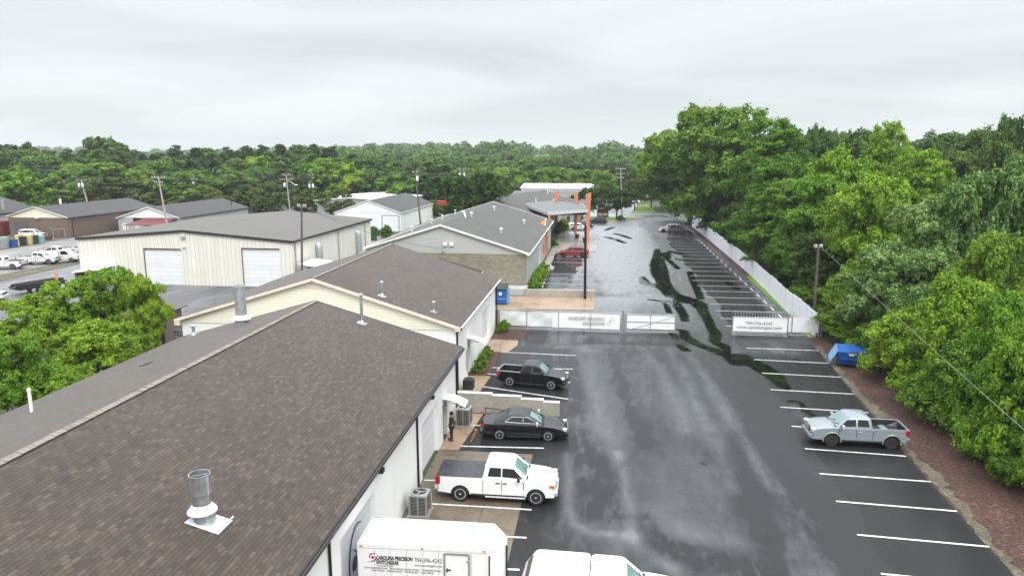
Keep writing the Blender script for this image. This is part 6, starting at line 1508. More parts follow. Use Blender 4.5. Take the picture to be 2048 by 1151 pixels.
def wavy(parent, x0, x1, y, z0, z1, mat, amp=0.03, nx=24, nz=6, z1b=None, z0b=None, seed=1, name='banner'):
    rr = random.Random(seed); ph = [rr.random() * 6 for _ in range(4)]; b = MB(); vs = []
    for i in range(nx + 1):
        t_ = i / nx
        for j in range(nz + 1):
            s_ = j / nz; za_ = z0 + ((z0b if z0b is not None else z0) - z0) * t_; zb_ = z1 + ((z1b if z1b is not None else z1) - z1) * t_
            vs.append((x0 + (x1 - x0) * t_, y + amp * (math.sin(9 * t_ + 5 * s_ + ph[0]) * 0.6 + math.sin(17 * t_ - 8 * s_ + ph[1]) * 0.4), za_ + (zb_ - za_) * s_))
    b.add(vs, [(i * (nz + 1) + j, (i + 1) * (nz + 1) + j, (i + 1) * (nz + 1) + j + 1, i * (nz + 1) + j + 1) for i in range(nx) for j in range(nz)])
    return b.build(name, mat, parent, smooth=60)
wavy(FE, xs_[0] + 0.12, xs_[1] + 2.5, GY + 0.05, 0.42, HT - 0.02, 'banner_grey', 0.05, z0b=0.36, seed=2)
bn = wavy(FE, xs_[1] + 2.45, xs_[-1] - 0.1, GY + 0.02, 0.36, HT - 0.05, 'banner', 0.008, z0b=0.30, z1b=HT - 0.14, seed=3)
# the print is on the far face and shows through mirrored
tx = PY(1210, 640, GY - 0.06); text('CAROLINA PRECISION', 0.42, 'ink_fade', bn, 'lettering', (tx.x, GY - 0.075, tx.z - 0.0), (-1, 0, 0), (0, 0, 1), 0.72, 0.01, fit=PY(1210, 640, GY).x - PY(1137, 640, GY).x)
text('SWITCHGEAR', 0.42, 'ink_fade', bn, 'lettering', (tx.x, GY - 0.075, tx.z - 0.45), (-1, 0, 0), (0, 0, 1), 0.72, 0.01, fit=PY(1210, 640, GY).x - PY(1165, 640, GY).x)
b = MB(); ed, up_ = Vector((-1, 0, 0)), Vector((0, 0, 1)); ce = Vector(PY(1221, 641, GY - 0.075)); ce.y = GY - 0.075
arcs(b, ce, 0.33, 0.36, 60, 200, 0.05); arcs(b, ce, 0.33, 0.36, -120, 20, 0.05); b.add([ce + ed * 0.12 * math.cos(i / 2) + up_ * 0.12 * math.sin(i / 2) for i in range(12)], [tuple(range(12))]); b.build('emblem', 'ink_ghost', bn, off=wloc(FE))
# heavy gate post
GP = thing('gate_post', 'thick steel gate post between banner fence and open left gate', 'post', (2.2, GY, 0))
b = MB(); xg = PY(1246, 640, GY).x; b.tube([(xg, GY, 0), (xg, GY, 2.2)], 0.10, 12); b.lathe([(0.12, 2.2), (0.10, 2.26), (0.0, 2.30)], 12, (xg, GY, 0)); b.build('post', 'galv', GP, smooth=40)
b = MB(); b.tube([(xg + 0.19, GY, 0), (xg + 0.19, GY, 2.12)], 0.035, 8); b.box(xg - 0.12, xg + 0.25, GY - 0.05, GY + 0.05, 0.5, 0.58); b.box(xg - 0.12, xg + 0.25, GY - 0.05, GY + 0.05, 1.8, 1.88); b.build('hinge', 'galv_dull', GP)
# left gate leaf
GL = thing('swing_gate', 'steel swing gate leaf with cross brace standing right of the thick post', 'gate', (4.8, GY, 0))
x0, x1 = PY(1253, 640, GY).x, PY(1351, 640, GY).x; xm_ = PY(1301, 640, GY).x
b = MB()
for x in (x0, x1): b.tube([(x, GY, 0.15), (x, GY, 1.87)], 0.03, 8)
for z in (0.2, 1.15, 1.85): b.tube([(x0, GY, z), (x1, GY, z)], 0.028, 8)
b.tube([(xm_, GY, 0.0), (xm_, GY, 2.15)], 0.028, 8); b.build('gate_frame', 'galv_dull', GL, smooth=50)
b = MB(); b.tube([(x0, GY - 0.03, 0.28), (x1, GY - 0.03, 1.78)], 0.018, 6); b.build('brace', 'galv_dull', GL)
b = MB(); b.add([(x0, GY + 0.06, 0.12), (x1, GY + 0.06, 0.12), (x1, GY + 0.06, 1.85), (x0, GY + 0.06, 1.85)], [(0, 1, 2, 3)]); b.build('chain_link', 'mesh', GL)
wavy(GL, x0 + 0.05, x1 - 0.06, GY + 0.045, 0.45, 1.80, 'banner', 0.006, seed=6)
# right gate leaf, razor wire on top
GYr = 66.2
GR = thing('swing_gate', 'steel swing gate leaf with phone number banner and razor wire on top', 'gate', (14.9, GYr, 0))
x0, x1 = PY(1465, 650, GYr).x, PY(1575, 650, GYr).x
b = MB()
for x in (x0, x1): b.tube([(x, GYr, 0.03), (x, GYr, 1.83)], 0.035, 8)
for z in (0.06, 0.22, 0.36, 1.78): b.tube([(x0, GYr, z), (x1, GYr, z)], 0.03, 8)
b.box(x1 - 0.35, x1 + 0.05, GYr - 0.12, GYr + 0.1, 0, 0.12); b.build('gate_frame', 'galv_dull', GR, smooth=50)
bn = wavy(GR, x0 + 0.05, x1 - 0.05, GYr - 0.04, 0.42, 1.74, 'banner', 0.006, seed=7)
p = PY(1491, 648, GYr - 0.07); text('704-596-4242', 0.40, 'ink_soft', bn, 'lettering', (p.x, GYr - 0.07, p.z), (1, 0, 0), (0, 0, 1), 0.98, 0.004, fit=PY(1546, 650, GYr).x - PY(1492, 650, GYr).x)
p = PY(1474, 655.5, GYr - 0.07); text('www.cpswitchgear.com', 0.40, 'ink_soft', bn, 'lettering', (p.x, GYr - 0.07, p.z), (1, 0, 0), (0, 0, 1), 0.93, 0.004, fit=PY(1564, 650, GYr).x - PY(1474, 650, GYr).x)
def razor(parent, x0, x1, y, z, r, mat='galv_dull', n=16):
    b = MB(); pts = []
    for i in range(n * 10 + 1): a_ = 2 * math.pi * i / 10; pts.append((x0 + (x1 - x0) * i / (n * 10), y + r * math.cos(a_), z + r * math.sin(a_)))
    b.tube(pts, 0.012, 4); return b.build('razor_wire', mat, parent)
razor(GR, x0, x1, GYr, 1.78 + 0.26, 0.26, n=19)
FR = thing('chain_link_fence', 'short chain link fence panel with white banner joining the gate to the white fence', 'fence', (19, 66.4, 0))
x0, xm_, x1, x2 = PY(1577, 650, 66.4).x, PY(1584, 650, 66.4).x, PY(1638, 650, 66.4).x, PY(1643.5, 650, 66.4).x
for x, h in ((xm_, 1.95), (x1, 1.9), (x2, 2.6)): b = MB(); post(b, x, 66.4, h); b.build('post', 'galv_dull', FR)
b = MB(); b.tube([(x0, 66.4, 1.88), (x2, 66.4, 1.9)], 0.03, 8); b.tube([(x0, 66.4, 0.15), (x1, 66.4, 0.2)], 0.02, 6); b.build('rail', 'galv_dull', FR)
wavy(FR, x0, xm_ - 0.05, 66.43, 0.4, 1.85, 'banner', 0.004, nx=4, seed=8); wavy(FR, xm_ + 0.04, x1 - 0.04, 66.35, 0.42, 1.85, 'banner', 0.01, seed=9)
razor(FR, x0, xm_ + 0.35, 66.4, 2.1, 0.2, n=5)
# white solid fence, stepped
WF = thing('vinyl_fence', 'long solid white vinyl fence along the right side of the upper lot', 'fence', (21, 110, 0))
fpts = [(19.95, 66.6), (20.1, 78), (20.6, 90), (21.0, 105), (21.15, 125), (21.2, 145), (21.1, 168)]
b = MB(); pb = []
for (xa, ya), (xb, yb) in zip(fpts[:-1], fpts[1:]):
    n_ = max(1, int((yb - ya) / 2.6))
    for i in range(n_):
        t0_, t1_ = i / n_, (i + 1) / n_; h = 2.25 + 0.05 * ((i * 7 + int(ya)) % 3)
        p_, q_ = Vector((xa + (xb - xa) * t0_, ya + (yb - ya) * t0_, 0)), Vector((xa + (xb - xa) * t1_, ya + (yb - ya) * t1_, 0))
        b.bar((p_.x, p_.y, h / 2), (q_.x, q_.y, h / 2), 0.05, h, up=(0, 0, 1)); pb.append((p_.x, p_.y, h))
b.build('panel', 'fence_white', WF)
for x, y, h in pb: b = MB(); b.box(x - 0.06, x + 0.06, y - 0.06, y + 0.06, 0, h + 0.06); b.build('post', 'trim_white', WF)
# chain link of the left yard
for lab, pts_ in (('chain link fence with rusty posts in front of the brown workshop', [G(90, 470), G(108, 478), G(131, 476)]),
                  ('thin chain link fence along the weedy verge in front of the work trucks', [(-84.6, 78), (-83.6, 86), (-82.9, 94), (-82.2, 102), (-81.6, 110)])):
    o = thing('chain_link_fence', lab, 'fence', (pts_[1][0], pts_[1][1], 0)); b = MB()
    for p in pts_: bb = MB(); bb.tube([(p[0], p[1], 0), (p[0], p[1], 2.0)], 0.05, 6); bb.build('post', 'pole_pale', o)
    for p, q in zip(pts_[:-1], pts_[1:]): b.tube([(p[0], p[1], 1.95), (q[0], q[1], 1.95)], 0.03, 6)
    b.build('rail', 'galv_dull', o)
# bins and junk in front of the brown workshop
for i, (u, v, mat, w, h, lab) in enumerate([(10, 496, 'galv_dull', 1.1, 1.9, 'grey metal cabinet in the junk row at far left'), (27, 494, 'blue_bin', 1.2, 1.3, 'blue tote in the junk row'), (38, 491, 'yellow', 0.8, 1.9, 'upright yellow bin in the junk row'), (47, 491, 'wood_dark', 0.9, 1.6, 'dark brown crate in the junk row'),
        (58, 489, 'yellow', 1.4, 1.7, 'wide pale yellow tank in the junk row'), (72, 488, 'ac_dark', 0.8, 1.6, 'dark grey bin in the junk row'), (83, 487, 'teal', 0.9, 1.4, 'teal green bin at the right end of the junk row'), (6, 464, 'teal', 0.9, 1.2, 'green grey bin beside the red porch'), (97, 480, 'rust', 1.0, 0.8, 'rusty brown heap behind the chain link posts')]):
    p = G(u, v); o = thing('storage_bin', lab, 'bin', (p.x, p.y, 0), R(10 * (i % 3)), 'junk row in front of the brown workshop')
    b = MB(); b.add([(-w / 2 * .85, -w / 2 * .85, 0), (w / 2 * .85, -w / 2 * .85, 0), (w / 2 * .85, w / 2 * .85, 0), (-w / 2 * .85, w / 2 * .85, 0), (-w / 2, -w / 2, h), (w / 2, -w / 2, h), (w / 2, w / 2, h), (-w / 2, w / 2, h)], [(0, 3, 2, 1), (4, 5, 6, 7), (0, 1, 5, 4), (1, 2, 6, 5), (2, 3, 7, 6), (3, 0, 4, 7)])
    b.build('bin_body', mat, o, world=False, bevel=0.06); b = MB(); b.box(-w / 2 - 0.04, w / 2 + 0.04, -w / 2 - 0.04, w / 2 + 0.04, h, h + 0.08); b.build('lid', 'dark_plastic' if i % 2 else mat, o, world=False, bevel=0.03)

# --- poles
def pole(name, label, base, top, r, mat, arms=(), trans=(), group=None, lamp=None, cat='utility pole'):
    o = thing(name, label, cat, (base[0], base[1], 0), 0, group); b = MB()
    b.tube([base, top], [r, r * 0.72], 12); b.build('pole', mat, o, smooth=50)
    T = Vector(top)
    for dz, w, ang_ in arms:
        d = Vector((math.cos(R(ang_)), math.sin(R(ang_)), 0)); c = T - Vector((0, 0, dz)); b = MB(); b.bar(c - d * w / 2, c + d * w / 2, 0.12, 0.12); ar = b.build('crossarm', 'pole_pale', o)
        b = MB()
        for k in (-0.95, -0.5, 0.5, 0.95): q = c + d * (w / 2 * k); b.lathe([(0.06, q.z + 0.06), (0.09, q.z + 0.14), (0.05, q.z + 0.3)], 8, (q.x, q.y, 0))
        b.build('insulator', 'lamp_clear', ar, off=wloc(o))
    for dz, dx, dy in trans:
        c = T + Vector((dx, dy, -dz)); b = MB(); b.lathe([(0.26, c.z - 0.55), (0.28, c.z - 0.5), (0.28, c.z + 0.4), (0.2, c.z + 0.52), (0.06, c.z + 0.6)], 14, (c.x, c.y, 0)); b.build('transformer', 'transformer', o, smooth=40)
    if lamp:
        b = MB(); e = T + Vector(lamp); b.tube([T - Vector((0, 0, 1.5)), (T + e) / 2 + Vector((0, 0, -0.5)), e], 0.05, 6); b.build('lamp_arm', 'galv', o); b = MB(); b.tube([e, e + Vector((lamp[0], lamp[1], 0)).normalized() * 0.7], 0.14, 8); b.build('lamp_head', 'lamp_clear', o)
    return o
pole('utility_pole', 'plain black pole standing at the ramp beyond the gate in line with the orange fin', (-1.61, 81.3, 0), tuple(PY(1171, 450, 81.3)), 0.17, 'black')
pole('utility_pole', 'dark pole rising in front of the cream warehouse roof', (-36.9, 83.0, 0), tuple(PY(603, 407, 83.0)), 0.155, 'wood_pole', arms=[(0.35, 1.0, 10)])
t_ = PY(1637, 489, 73.4); b_ = G(1624, 640)
pole('utility_pole', 'leaning weathered wood pole rising behind the right end of the white fence', (b_.x + 0.2, 73.4, 0), tuple(t_), 0.16, 'wood_pole', arms=[(0.25, 0.9, 20)])
P2 = PY(316, 352, 136.5); pole('utility_pole', 'tall thin pole with crossarms between the brown and the white gabled workshops', (-89.0, 136.5, 0), tuple(P2), 0.20, 'pole_pale', arms=[(0.3, 3.0, 0), (1.3, 1.8, 0)])
P1 = PY(162, 359, 165.6); pole('utility_pole', 'leaning pole with two white transformers behind the brown workshop', (-128.6, 165.6, 0), tuple(P1), 0.22, 'pole_pale', arms=[(0.2, 3.0, 0)], trans=[(1.4, -0.5, -0.3), (1.4, 0.5, -0.3)])
P3 = PY(389, 357, 200); pole('utility_pole', 'distant pole with single transformer above the small grey house', (P3.x, 200, 0), tuple(P3), 0.18, 'wood_pole', arms=[(0.2, 2.2, 0)], trans=[(1.6, -0.4, -0.2)])
P4 = PY(572, 349, 172); pole('utility_pole', 'pale pole with wide crossarm, transformer and lamp behind the cream warehouse', (-78.4, 172, 0), tuple(P4), 0.2, 'pole_pale', arms=[(0.1, 2.4, 0), (1.2, 3.6, 0)], trans=[(2.6, -0.45, -0.2)], lamp=(2.2, 0, -2.6))
P5 = PY(622, 348, 187); pole('utility_pole', 'pole with pair of transformers at the left end of the wide white roof', (-78.0, 187, 0), tuple(P5), 0.2, 'wood_pole', arms=[(0.3, 1.8, 0)], trans=[(3.2, -0.5, -0.3), (3.2, 0.5, -0.3)])
P6 = PY(830.5, 341, 150.6); pole('utility_pole', 'tall doubled pole with transformer beside the white gabled building', (-38.9, 150.6, 0), tuple(P6), 0.22, 'wood_pole', arms=[(0.4, 1.2, 0)], trans=[(1.7, 0.5, -0.3)])
P7 = PY(924, 335, 215); pole('utility_pole', 'distant pole with two white transformers above the dark round trees', (P7.x, 215, 0), tuple(P7), 0.2, 'wood_pole', arms=[(0.3, 2.4, 0), (1.0, 2.0, 0)], trans=[(2.2, -0.7, -0.3), (2.2, 0.7, -0.3)])
P8 = PY(1241.5, 335, 182.5); pole('utility_pole', 'grey pole with crossarms rising behind the round tree on the grass island', (5.4, 182.5, 0), tuple(P8), 0.2, 'pole_pale', arms=[(0.3, 2.6, 0), (1.6, 2.2, 0), (2.6, 1.6, 0)])
P12 = PY(1835, 326, 92); pole('utility_pole', 'grey double crossarm pole sticking out of the trees at right', (P12.x, 92, 0), tuple(P12), 0.16, 'pole_pale', arms=[(0.5, 2.4, -10), (1.7, 2.6, -10)], trans=[(3.2, 0.3, -0.2)])
PL = PY(1412, 352, 148); pole('street_lamp', 'white street lamp head poking from the trees above the far stalls', (PL.x + 2, 148, 0), (PL.x + 1.6, 148, PL.z - 0.2), 0.14, 'wood_pole', lamp=(-2.0, 0, 0.3), cat='street lamp')
# wires
def wire(label, pts_, sag, r=0.025, mat='wire', group='power lines strung between the utility poles'):
    a_, c_ = Vector(pts_[0]), Vector(pts_[1]); m_ = (a_ + c_) / 2
    o = thing('power_line', label, 'wire', tuple(a_), 0, group); b = MB(); n_ = 16
    b.tube([a_.lerp(c_, i / n_) - Vector((0, 0, 4 * sag * (i / n_) * (1 - i / n_))) for i in range(n_ + 1)], r, 4); return b.build('wire', mat, o)
wire('pale wire running from the leaning wood pole down to the bottom right corner', [t_, t_ + (G(2075, 880, 6.2) - t_) * 1.1], 0.12, 0.017, 'wire_pale')
b_wire = [(P1, P2), (P2, P4), (P4, P5), (P5, P6), (P6, P7), (P7, P8)]
labs = ['power line between the two transformer pole and the tall thin pole at left', 'power line from the tall thin pole to the pole with a lamp', 'power line between the lamp pole and the paired transformer pole', 'power line from the paired transformers to the tall doubled pole', 'power line from the doubled pole to the distant transformer pole', 'power line ending at the grey pole behind the round tree']
for (a_, c_), lb in zip(b_wire, labs):
    for k in (-1, 1): wire(lb, [a_ + Vector((k * 0.9, 0, -0.1)), c_ + Vector((k * 0.9, 0, -0.1))], 1.2, 0.032)
for i, z in enumerate((10.6, 9.6, 8.3, 7.2)):
    wire('long power line crossing in front of the tree line behind the workshops', [(-240, 232, z + 4.5), (P5.x, 187, z + 1)], 1.5, 0.035)
wire('thin wire from the dark pole down to the grey sided gable', [PY(603, 412, 83.0), (-19.0, 84.4, 5.2)], 0.8, 0.02)
wire('thin wire from the dark pole to the big cream warehouse corner', [PY(603, 412, 83.0), PY(740, 445, 110)], 0.6, 0.02)
wire('thin guy wire of the tall doubled pole', [P6 - Vector((0, 0, 4.2)), (-47.5, 150.6, 5.8)], 0.0, 0.025, 'wire_pale')

# --- person in the doorway
def skin_chain(name, mat, verts, edges, parent, sub=1):
    me = bpy.data.meshes.new(name); me.from_pydata([v[0] for v in verts], edges, []); me.materials.append(M[mat])
    ob = bpy.data.objects.new(name, me); COL.objects.link(ob); ob.parent = parent
    sk = ob.modifiers.new('skin', 'SKIN'); sk.use_smooth_shade = True
    for sv, v in zip(me.skin_vertices[0].data, verts): r_ = v[1]; sv.radius = (r_, r_) if isinstance(r_, (int, float)) else r_
    me.skin_vertices[0].data[0].use_root = True
    s_ = ob.modifiers.new('sub', 'SUBSURF'); s_.levels = sub; s_.render_levels = sub
    return ob
PE = thing('person', 'person in dark sweatshirt and black trousers standing at the door under the small awning', 'person', (-8.45, 38.72, 0.012), R(200))
V = []; Ed = []
def vx(p, r_): V.append((p, r_)); return len(V) - 1
pel = vx((0, 0, 0.95), (0.15, 0.11)); ch = vx((0, 0, 1.22), (0.15, 0.11)); sh_ = vx((0, 0, 1.40), (0.13, 0.09)); nk = vx((0.01, 0, 1.50), 0.055); hd = vx((0.03, 0, 1.62), (0.082, 0.095)); ht = vx((0.02, 0, 1.70), (0.07, 0.08))
Ed += [(pel, ch), (ch, sh_), (sh_, nk), (nk, hd), (hd, ht)]
hands = []
for s in (-1, 1):
    hp = vx((0, s * 0.10, 0.90), 0.09); kn = vx((0.03, s * 0.12, 0.50), 0.062); an = vx((0, s * 0.13, 0.09), 0.042); to_ = vx((0.16, s * 0.15, 0.035), (0.04, 0.03)); Ed += [(pel, hp), (hp, kn), (kn, an), (an, to_)]
    s1_ = vx((0, s * 0.20, 1.40), 0.062); el = vx((0.02, s * 0.28, 1.12), 0.045); wr2 = vx((0.20 if s > 0 else 0.08, s * 0.20, 0.98), 0.028); pm_ = vx((0.26 if s > 0 else 0.11, s * 0.17, 0.95), (0.038, 0.016)); Ed += [(sh_, s1_), (s1_, el), (el, wr2), (wr2, pm_)]
    for k in range(4):
        f1 = vx((V[pm_][0][0] + 0.05, V[pm_][0][1] - 0.03 + 0.02 * k, 0.935), 0.009); f2 = vx((V[pm_][0][0] + 0.085 - 0.006 * abs(k - 1.5), V[pm_][0][1] - 0.03 + 0.02 * k, 0.91), 0.008); Ed += [(pm_, f1), (f1, f2)]
    th_ = vx((V[pm_][0][0] + 0.02, V[pm_][0][1] - s * 0.05, 0.95), 0.010); Ed += [(pm_, th_)]
body = skin_chain('body', 'skin', V, Ed, PE, 2)
b = MB(); b.tube([(0.105, 0, 1.635), (0.135, 0, 1.60), (0.11, 0, 1.59)], 0.012, 6)
b.tube([(0.08, 0.095, 1.62), (0.03, 0.11, 1.60)], 0.012, 6); b.tube([(0.08, -0.095, 1.62), (0.03, -0.11, 1.60)], 0.012, 6); b.build('face', 'skin', PE, world=False, smooth=60)
b = MB()
for s in (-1, 1): b.lathe([(0.0, 1.632), (0.012, 1.64), (0.0, 1.648)], 8, (0.108, s * 0.035, 0), cap=False)
b.build('eye', 'hair', PE, world=False)
b = MB(); b.lathe([(0.098, 1.60), (0.108, 1.66), (0.098, 1.73), (0.06, 1.775), (0.0, 1.785)], 16, (0.005, 0, 0), cap=False); b.build('hair', 'hair', PE, world=False, smooth=60)
V = []; Ed = []
a0 = vx((0, 0, 0.90), (0.17, 0.13)); a1_ = vx((0, 0, 1.22), (0.175, 0.13)); a2_ = vx((0, 0, 1.40), (0.145, 0.10)); a3_ = vx((-0.01, 0, 1.49), (0.08, 0.08)); Ed += [(a0, a1_), (a1_, a2_), (a2_, a3_)]
for s in (-1, 1): q1 = vx((0, s * 0.20, 1.395), 0.078); q2 = vx((0.02, s * 0.28, 1.12), 0.062); q3 = vx((0.17 if s > 0 else 0.07, s * 0.22, 1.0), 0.045); Ed += [(a2_, q1), (q1, q2), (q2, q3)]
skin_chain('sweatshirt', 'cloth_olive', V, Ed, PE, 2)
V = []; Ed = []
a0 = vx((0, 0, 0.92), (0.165, 0.125))
for s in (-1, 1): q1 = vx((0, s * 0.10, 0.84), 0.108); q2 = vx((0.03, s * 0.12, 0.50), 0.082); q3 = vx((0, s * 0.13, 0.10), 0.062); Ed += [(a0, q1), (q1, q2), (q2, q3)]
skin_chain('trousers', 'cloth_black', V, Ed, PE, 2)
for s in (-1, 1): b = MB(); b.tube([(-0.07, s * 0.135, 0.05), (0.06, s * 0.145, 0.055), (0.20, s * 0.155, 0.04)], [0.045, 0.055, 0.035], 8); b.build('shoe', 'cloth_black', PE, world=False, smooth=60)
# ------------------------------------------------------------------ vegetation
def crown_data(seed, rx, h, z0, nblob, nleaf, size, kind='broad'):
    """leaf-sized faces gathered in clumps on the limbs' ends; unit-free, all in metres"""
    g = np.random.default_rng(seed)
    blobs = []
    for i in range(nblob):
        if kind == 'pine':
            t = g.random() ** 0.8; z = z0 + h * (0.05 + 0.93 * t); rr_ = rx * (1.05 - 0.85 * t) * g.uniform(0.3, 1.0)
            a = g.random() * 2 * np.pi; br = rx * g.uniform(0.22, 0.38) * (1.1 - 0.5 * t); fl = 0.45
        elif kind == 'feather':
            t = g.random(); z = z0 + h * (0.05 + 0.9 * t); rr_ = rx * (0.95 - 0.65 * t ** 1.5) * g.uniform(0.15, 1.0) ** 0.5
            a = g.random() * 2 * np.pi; br = rx * g.uniform(0.20, 0.36); fl = 0.8
        elif kind == 'bush':
            t = g.random(); z = z0 + h * (0.1 + 0.75 * t); rr_ = rx * np.sqrt(max(0.02, 1 - t ** 2)) * g.uniform(0.25, 0.95)
            a = g.random() * 2 * np.pi; br = rx * g.uniform(0.18, 0.34); fl = 0.95
        else:
            t = g.random() ** 0.75; z = z0 + h * (0.08 + 0.80 * t); prof = np.sin(np.pi * (0.16 + 0.74 * t)) ** 0.7; rr_ = rx * prof * g.uniform(0.25, 0.92)
            a = g.random() * 2 * np.pi; br = rx * g.uniform(0.17, 0.32) * (1.0 - 0.25 * t); fl = 0.95
        blobs.append((rr_ * np.cos(a), rr_ * np.sin(a), z, br, fl))
    B_ = np.array(blobs); w = B_[:, 3] ** 2; w /= w.sum()
    idx = g.choice(nblob, nleaf, p=w); c = B_[idx]
    # sub-clumps on every blob give a broken outline
    nsub = 11; sub = g.normal(size=(nblob, nsub, 3)); sub /= np.linalg.norm(sub, axis=2, keepdims=True); sub[:, :, 2] = np.abs(sub[:, :, 2]) * 1.05 - 0.25
    sr = g.uniform(0.65, 1.08, size=(nblob, nsub))
    k = g.integers(0, nsub, nleaf); d = sub[idx, k]; ctr = c[:, :3] + d * (c[:, 3] * sr[idx, k])[:, None] * np.stack([np.ones(nleaf), np.ones(nleaf), c[:, 4]], 1)
    o = g.normal(size=(nleaf, 3)); o /= np.linalg.norm(o, axis=1, keepdims=True); rad = (c[:, 3] * 0.36 * g.random(nleaf) ** 0.45)
    off = o * rad[:, None]; off[:, 2] *= 0.6 if kind in ('pine', 'feather') else 0.95
    p = ctr + off
    inner = g.random(nleaf) < (0.26 if nleaf < 20000 else 0.10); p[inner] = c[inner, :3] + g.normal(size=(inner.sum(), 3)) * (c[inner, 3] * 0.35)[:, None]
    p[:, 2] = np.maximum(p[:, 2], z0 * 0.5 + 0.1)
    nrm = d * 0.55 + o * 0.45 + g.normal(size=(nleaf, 3)) * 0.38; nrm[:, 2] += 0.35
    if kind == 'pine': nrm = o * 0.4 + g.normal(size=(nleaf, 3)) * 0.8; nrm[:, 2] += 0.4
    nrm /= np.linalg.norm(nrm, axis=1, keepdims=True)
    t1 = np.cross(nrm, g.normal(size=(nleaf, 3))); t1 /= np.linalg.norm(t1, axis=1, keepdims=True); t2 = np.cross(nrm, t1)
    s = size * g.uniform(0.6, 1.35, nleaf)[:, None]; asp = 0.62 if kind != 'pine' else 0.34
    if kind == 'feather': asp = 0.42; t1[:, 2] -= 0.25
    V_ = np.stack([p - t1 * s, p - t1 * s * 0.1 + t2 * s * asp - nrm * s * 0.15, p + t1 * s - nrm * s * 0.25, p - t1 * s * 0.1 - t2 * s * asp - nrm * s * 0.15], 1).reshape(-1, 3)
    return V_, B_
def quads_mesh(name, V_, mat):
    n = len(V_) // 4; me = bpy.data.meshes.new(name)
    me.vertices.add(len(V_)); me.vertices.foreach_set('co', V_.astype(np.float32).ravel())
    me.loops.add(n * 4); me.loops.foreach_set('vertex_index', np.arange(n * 4, dtype=np.int32))
    me.polygons.add(n); me.polygons.foreach_set('loop_start', np.arange(0, n * 4, 4, dtype=np.int32)); me.polygons.foreach_set('loop_total', np.full(n, 4, dtype=np.int32))
    me.update(calc_edges=True); me.validate(); me.materials.append(M[mat]); return me
def trunk_mesh(name, B_, h0, r, mat='bark', nl=9, seed=0):
    b = MB(); rr = random.Random(seed); top = float(B_[:, 2].max()) * 0.86
    pts = [(0, 0, -0.1), (0.1 * rr.uniform(-1, 1), 0.1 * rr.uniform(-1, 1), h0), (0.3 * rr.uniform(-1, 1), 0.3 * rr.uniform(-1, 1), (h0 + top) / 2), (0, 0, top)]
    b.tube(pts, [r * 1.15, r * 0.8, r * 0.45, r * 0.12], 9)
    order = sorted(range(len(B_)), key=lambda i: -B_[i][3])[:nl]
    for i in order:
        x, y, z = (float(q) for q in B_[i][:3]); zs = max(h0 * 0.8, z * 0.45); b.tube([(0, 0, zs), (x * 0.45, y * 0.45, (zs + z) / 2 + 0.1 * z), (x, y, z)], [r * 0.45, r * 0.26, r * 0.07], 6)
    o = b.build(name, mat, None, smooth=60); me = o.data; bpy.data.objects.remove(o); return me
PROTO = {}
def proto(key, seed, rx, h, z0, nblob, nleaf, size, kind, mat, tr=0.3):
    V_, B_ = crown_data(seed, rx, h, z0, nblob, nleaf, size, kind)
    z95 = float(np.percentile(V_[:, 2], 99.7)); r95 = float(np.percentile(np.hypot(V_[:, 0], V_[:, 1]), 97))
    PROTO.setdefault(key, []).append((quads_mesh('crown', V_, mat), trunk_mesh('trunk', B_, max(z0, 0.3), tr, seed=seed) if kind != 'bush' else trunk_mesh('stem', B_, 0.2, tr * 0.4, seed=seed, nl=6), z95, r95))
def tree(name, key, i, loc, H, Rad, label, cat='tree', group=None, rz=None, parts=('crown', 'trunk'), mat=None):
    cm, tm, z95, r95 = PROTO[key][i % len(PROTO[key])]
    o = thing(name, label, cat, (loc[0], loc[1], loc[2] if len(loc) > 2 else 0), rz if rz is not None else (i * 2.399) % 6.283, group)
    for pn, me in zip(parts, (cm, tm)):
        c = bpy.data.objects.new(pn, me); COL.objects.link(c); c.parent = o
        c.scale = (Rad / r95, Rad / r95, H / z95)
        if mat and pn == parts[0]:
            c.material_slots[0].link = 'OBJECT'; c.material_slots[0].material = M[mat]
    return o
# prototypes: near (fine leaves), mid, far (coarser), pines, bushes
for s in range(2): proto('near', 101 + s, 5.0, 8.5, 1.4, 60, 42000, 0.125, 'broad', 'leaf_mid', 0.22)
for s in range(2): proto('nearbush', 111 + s, 3.6, 4.2, 0.0, 60, 36000, 0.10, 'bush', 'leaf_lime', 0.2)
for s in range(3): proto('tallbush', 181 + s, 3.8, 7.5, 0.0, 80, 46000, 0.11, 'bush', 'leaf_lime', 0.2)
for s in range(2): proto('big', 121 + s, 7.5, 14, 1.5, 75, 42000, 0.20, 'broad', 'leaf_mid', 0.35)
for s in range(2): proto('feather', 131 + s, 5.5, 15, 2.0, 75, 42000, 0.18, 'feather', 'leaf_mid', 0.3)
for s in range(2): proto('round', 141 + s, 5.0, 7.0, 2.2, 45, 22000, 0.17, 'broad', 'leaf_dark', 0.25)
for s in range(4): proto('far', 151 + s, 5.5, 11, 0.6, 42, 14000, 0.30, 'broad', 'leaf_mid', 0.25)
for s in range(2): proto('pine', 161 + s, 3.8, 13, 4.0, 60, 8000, 0.36, 'pine', 'leaf_pine', 0.25)
for s in range(2): proto('shrub', 171 + s, 1.0, 1.2, 0.0, 22, 4200, 0.07, 'bush', 'leaf_lime', 0.1)

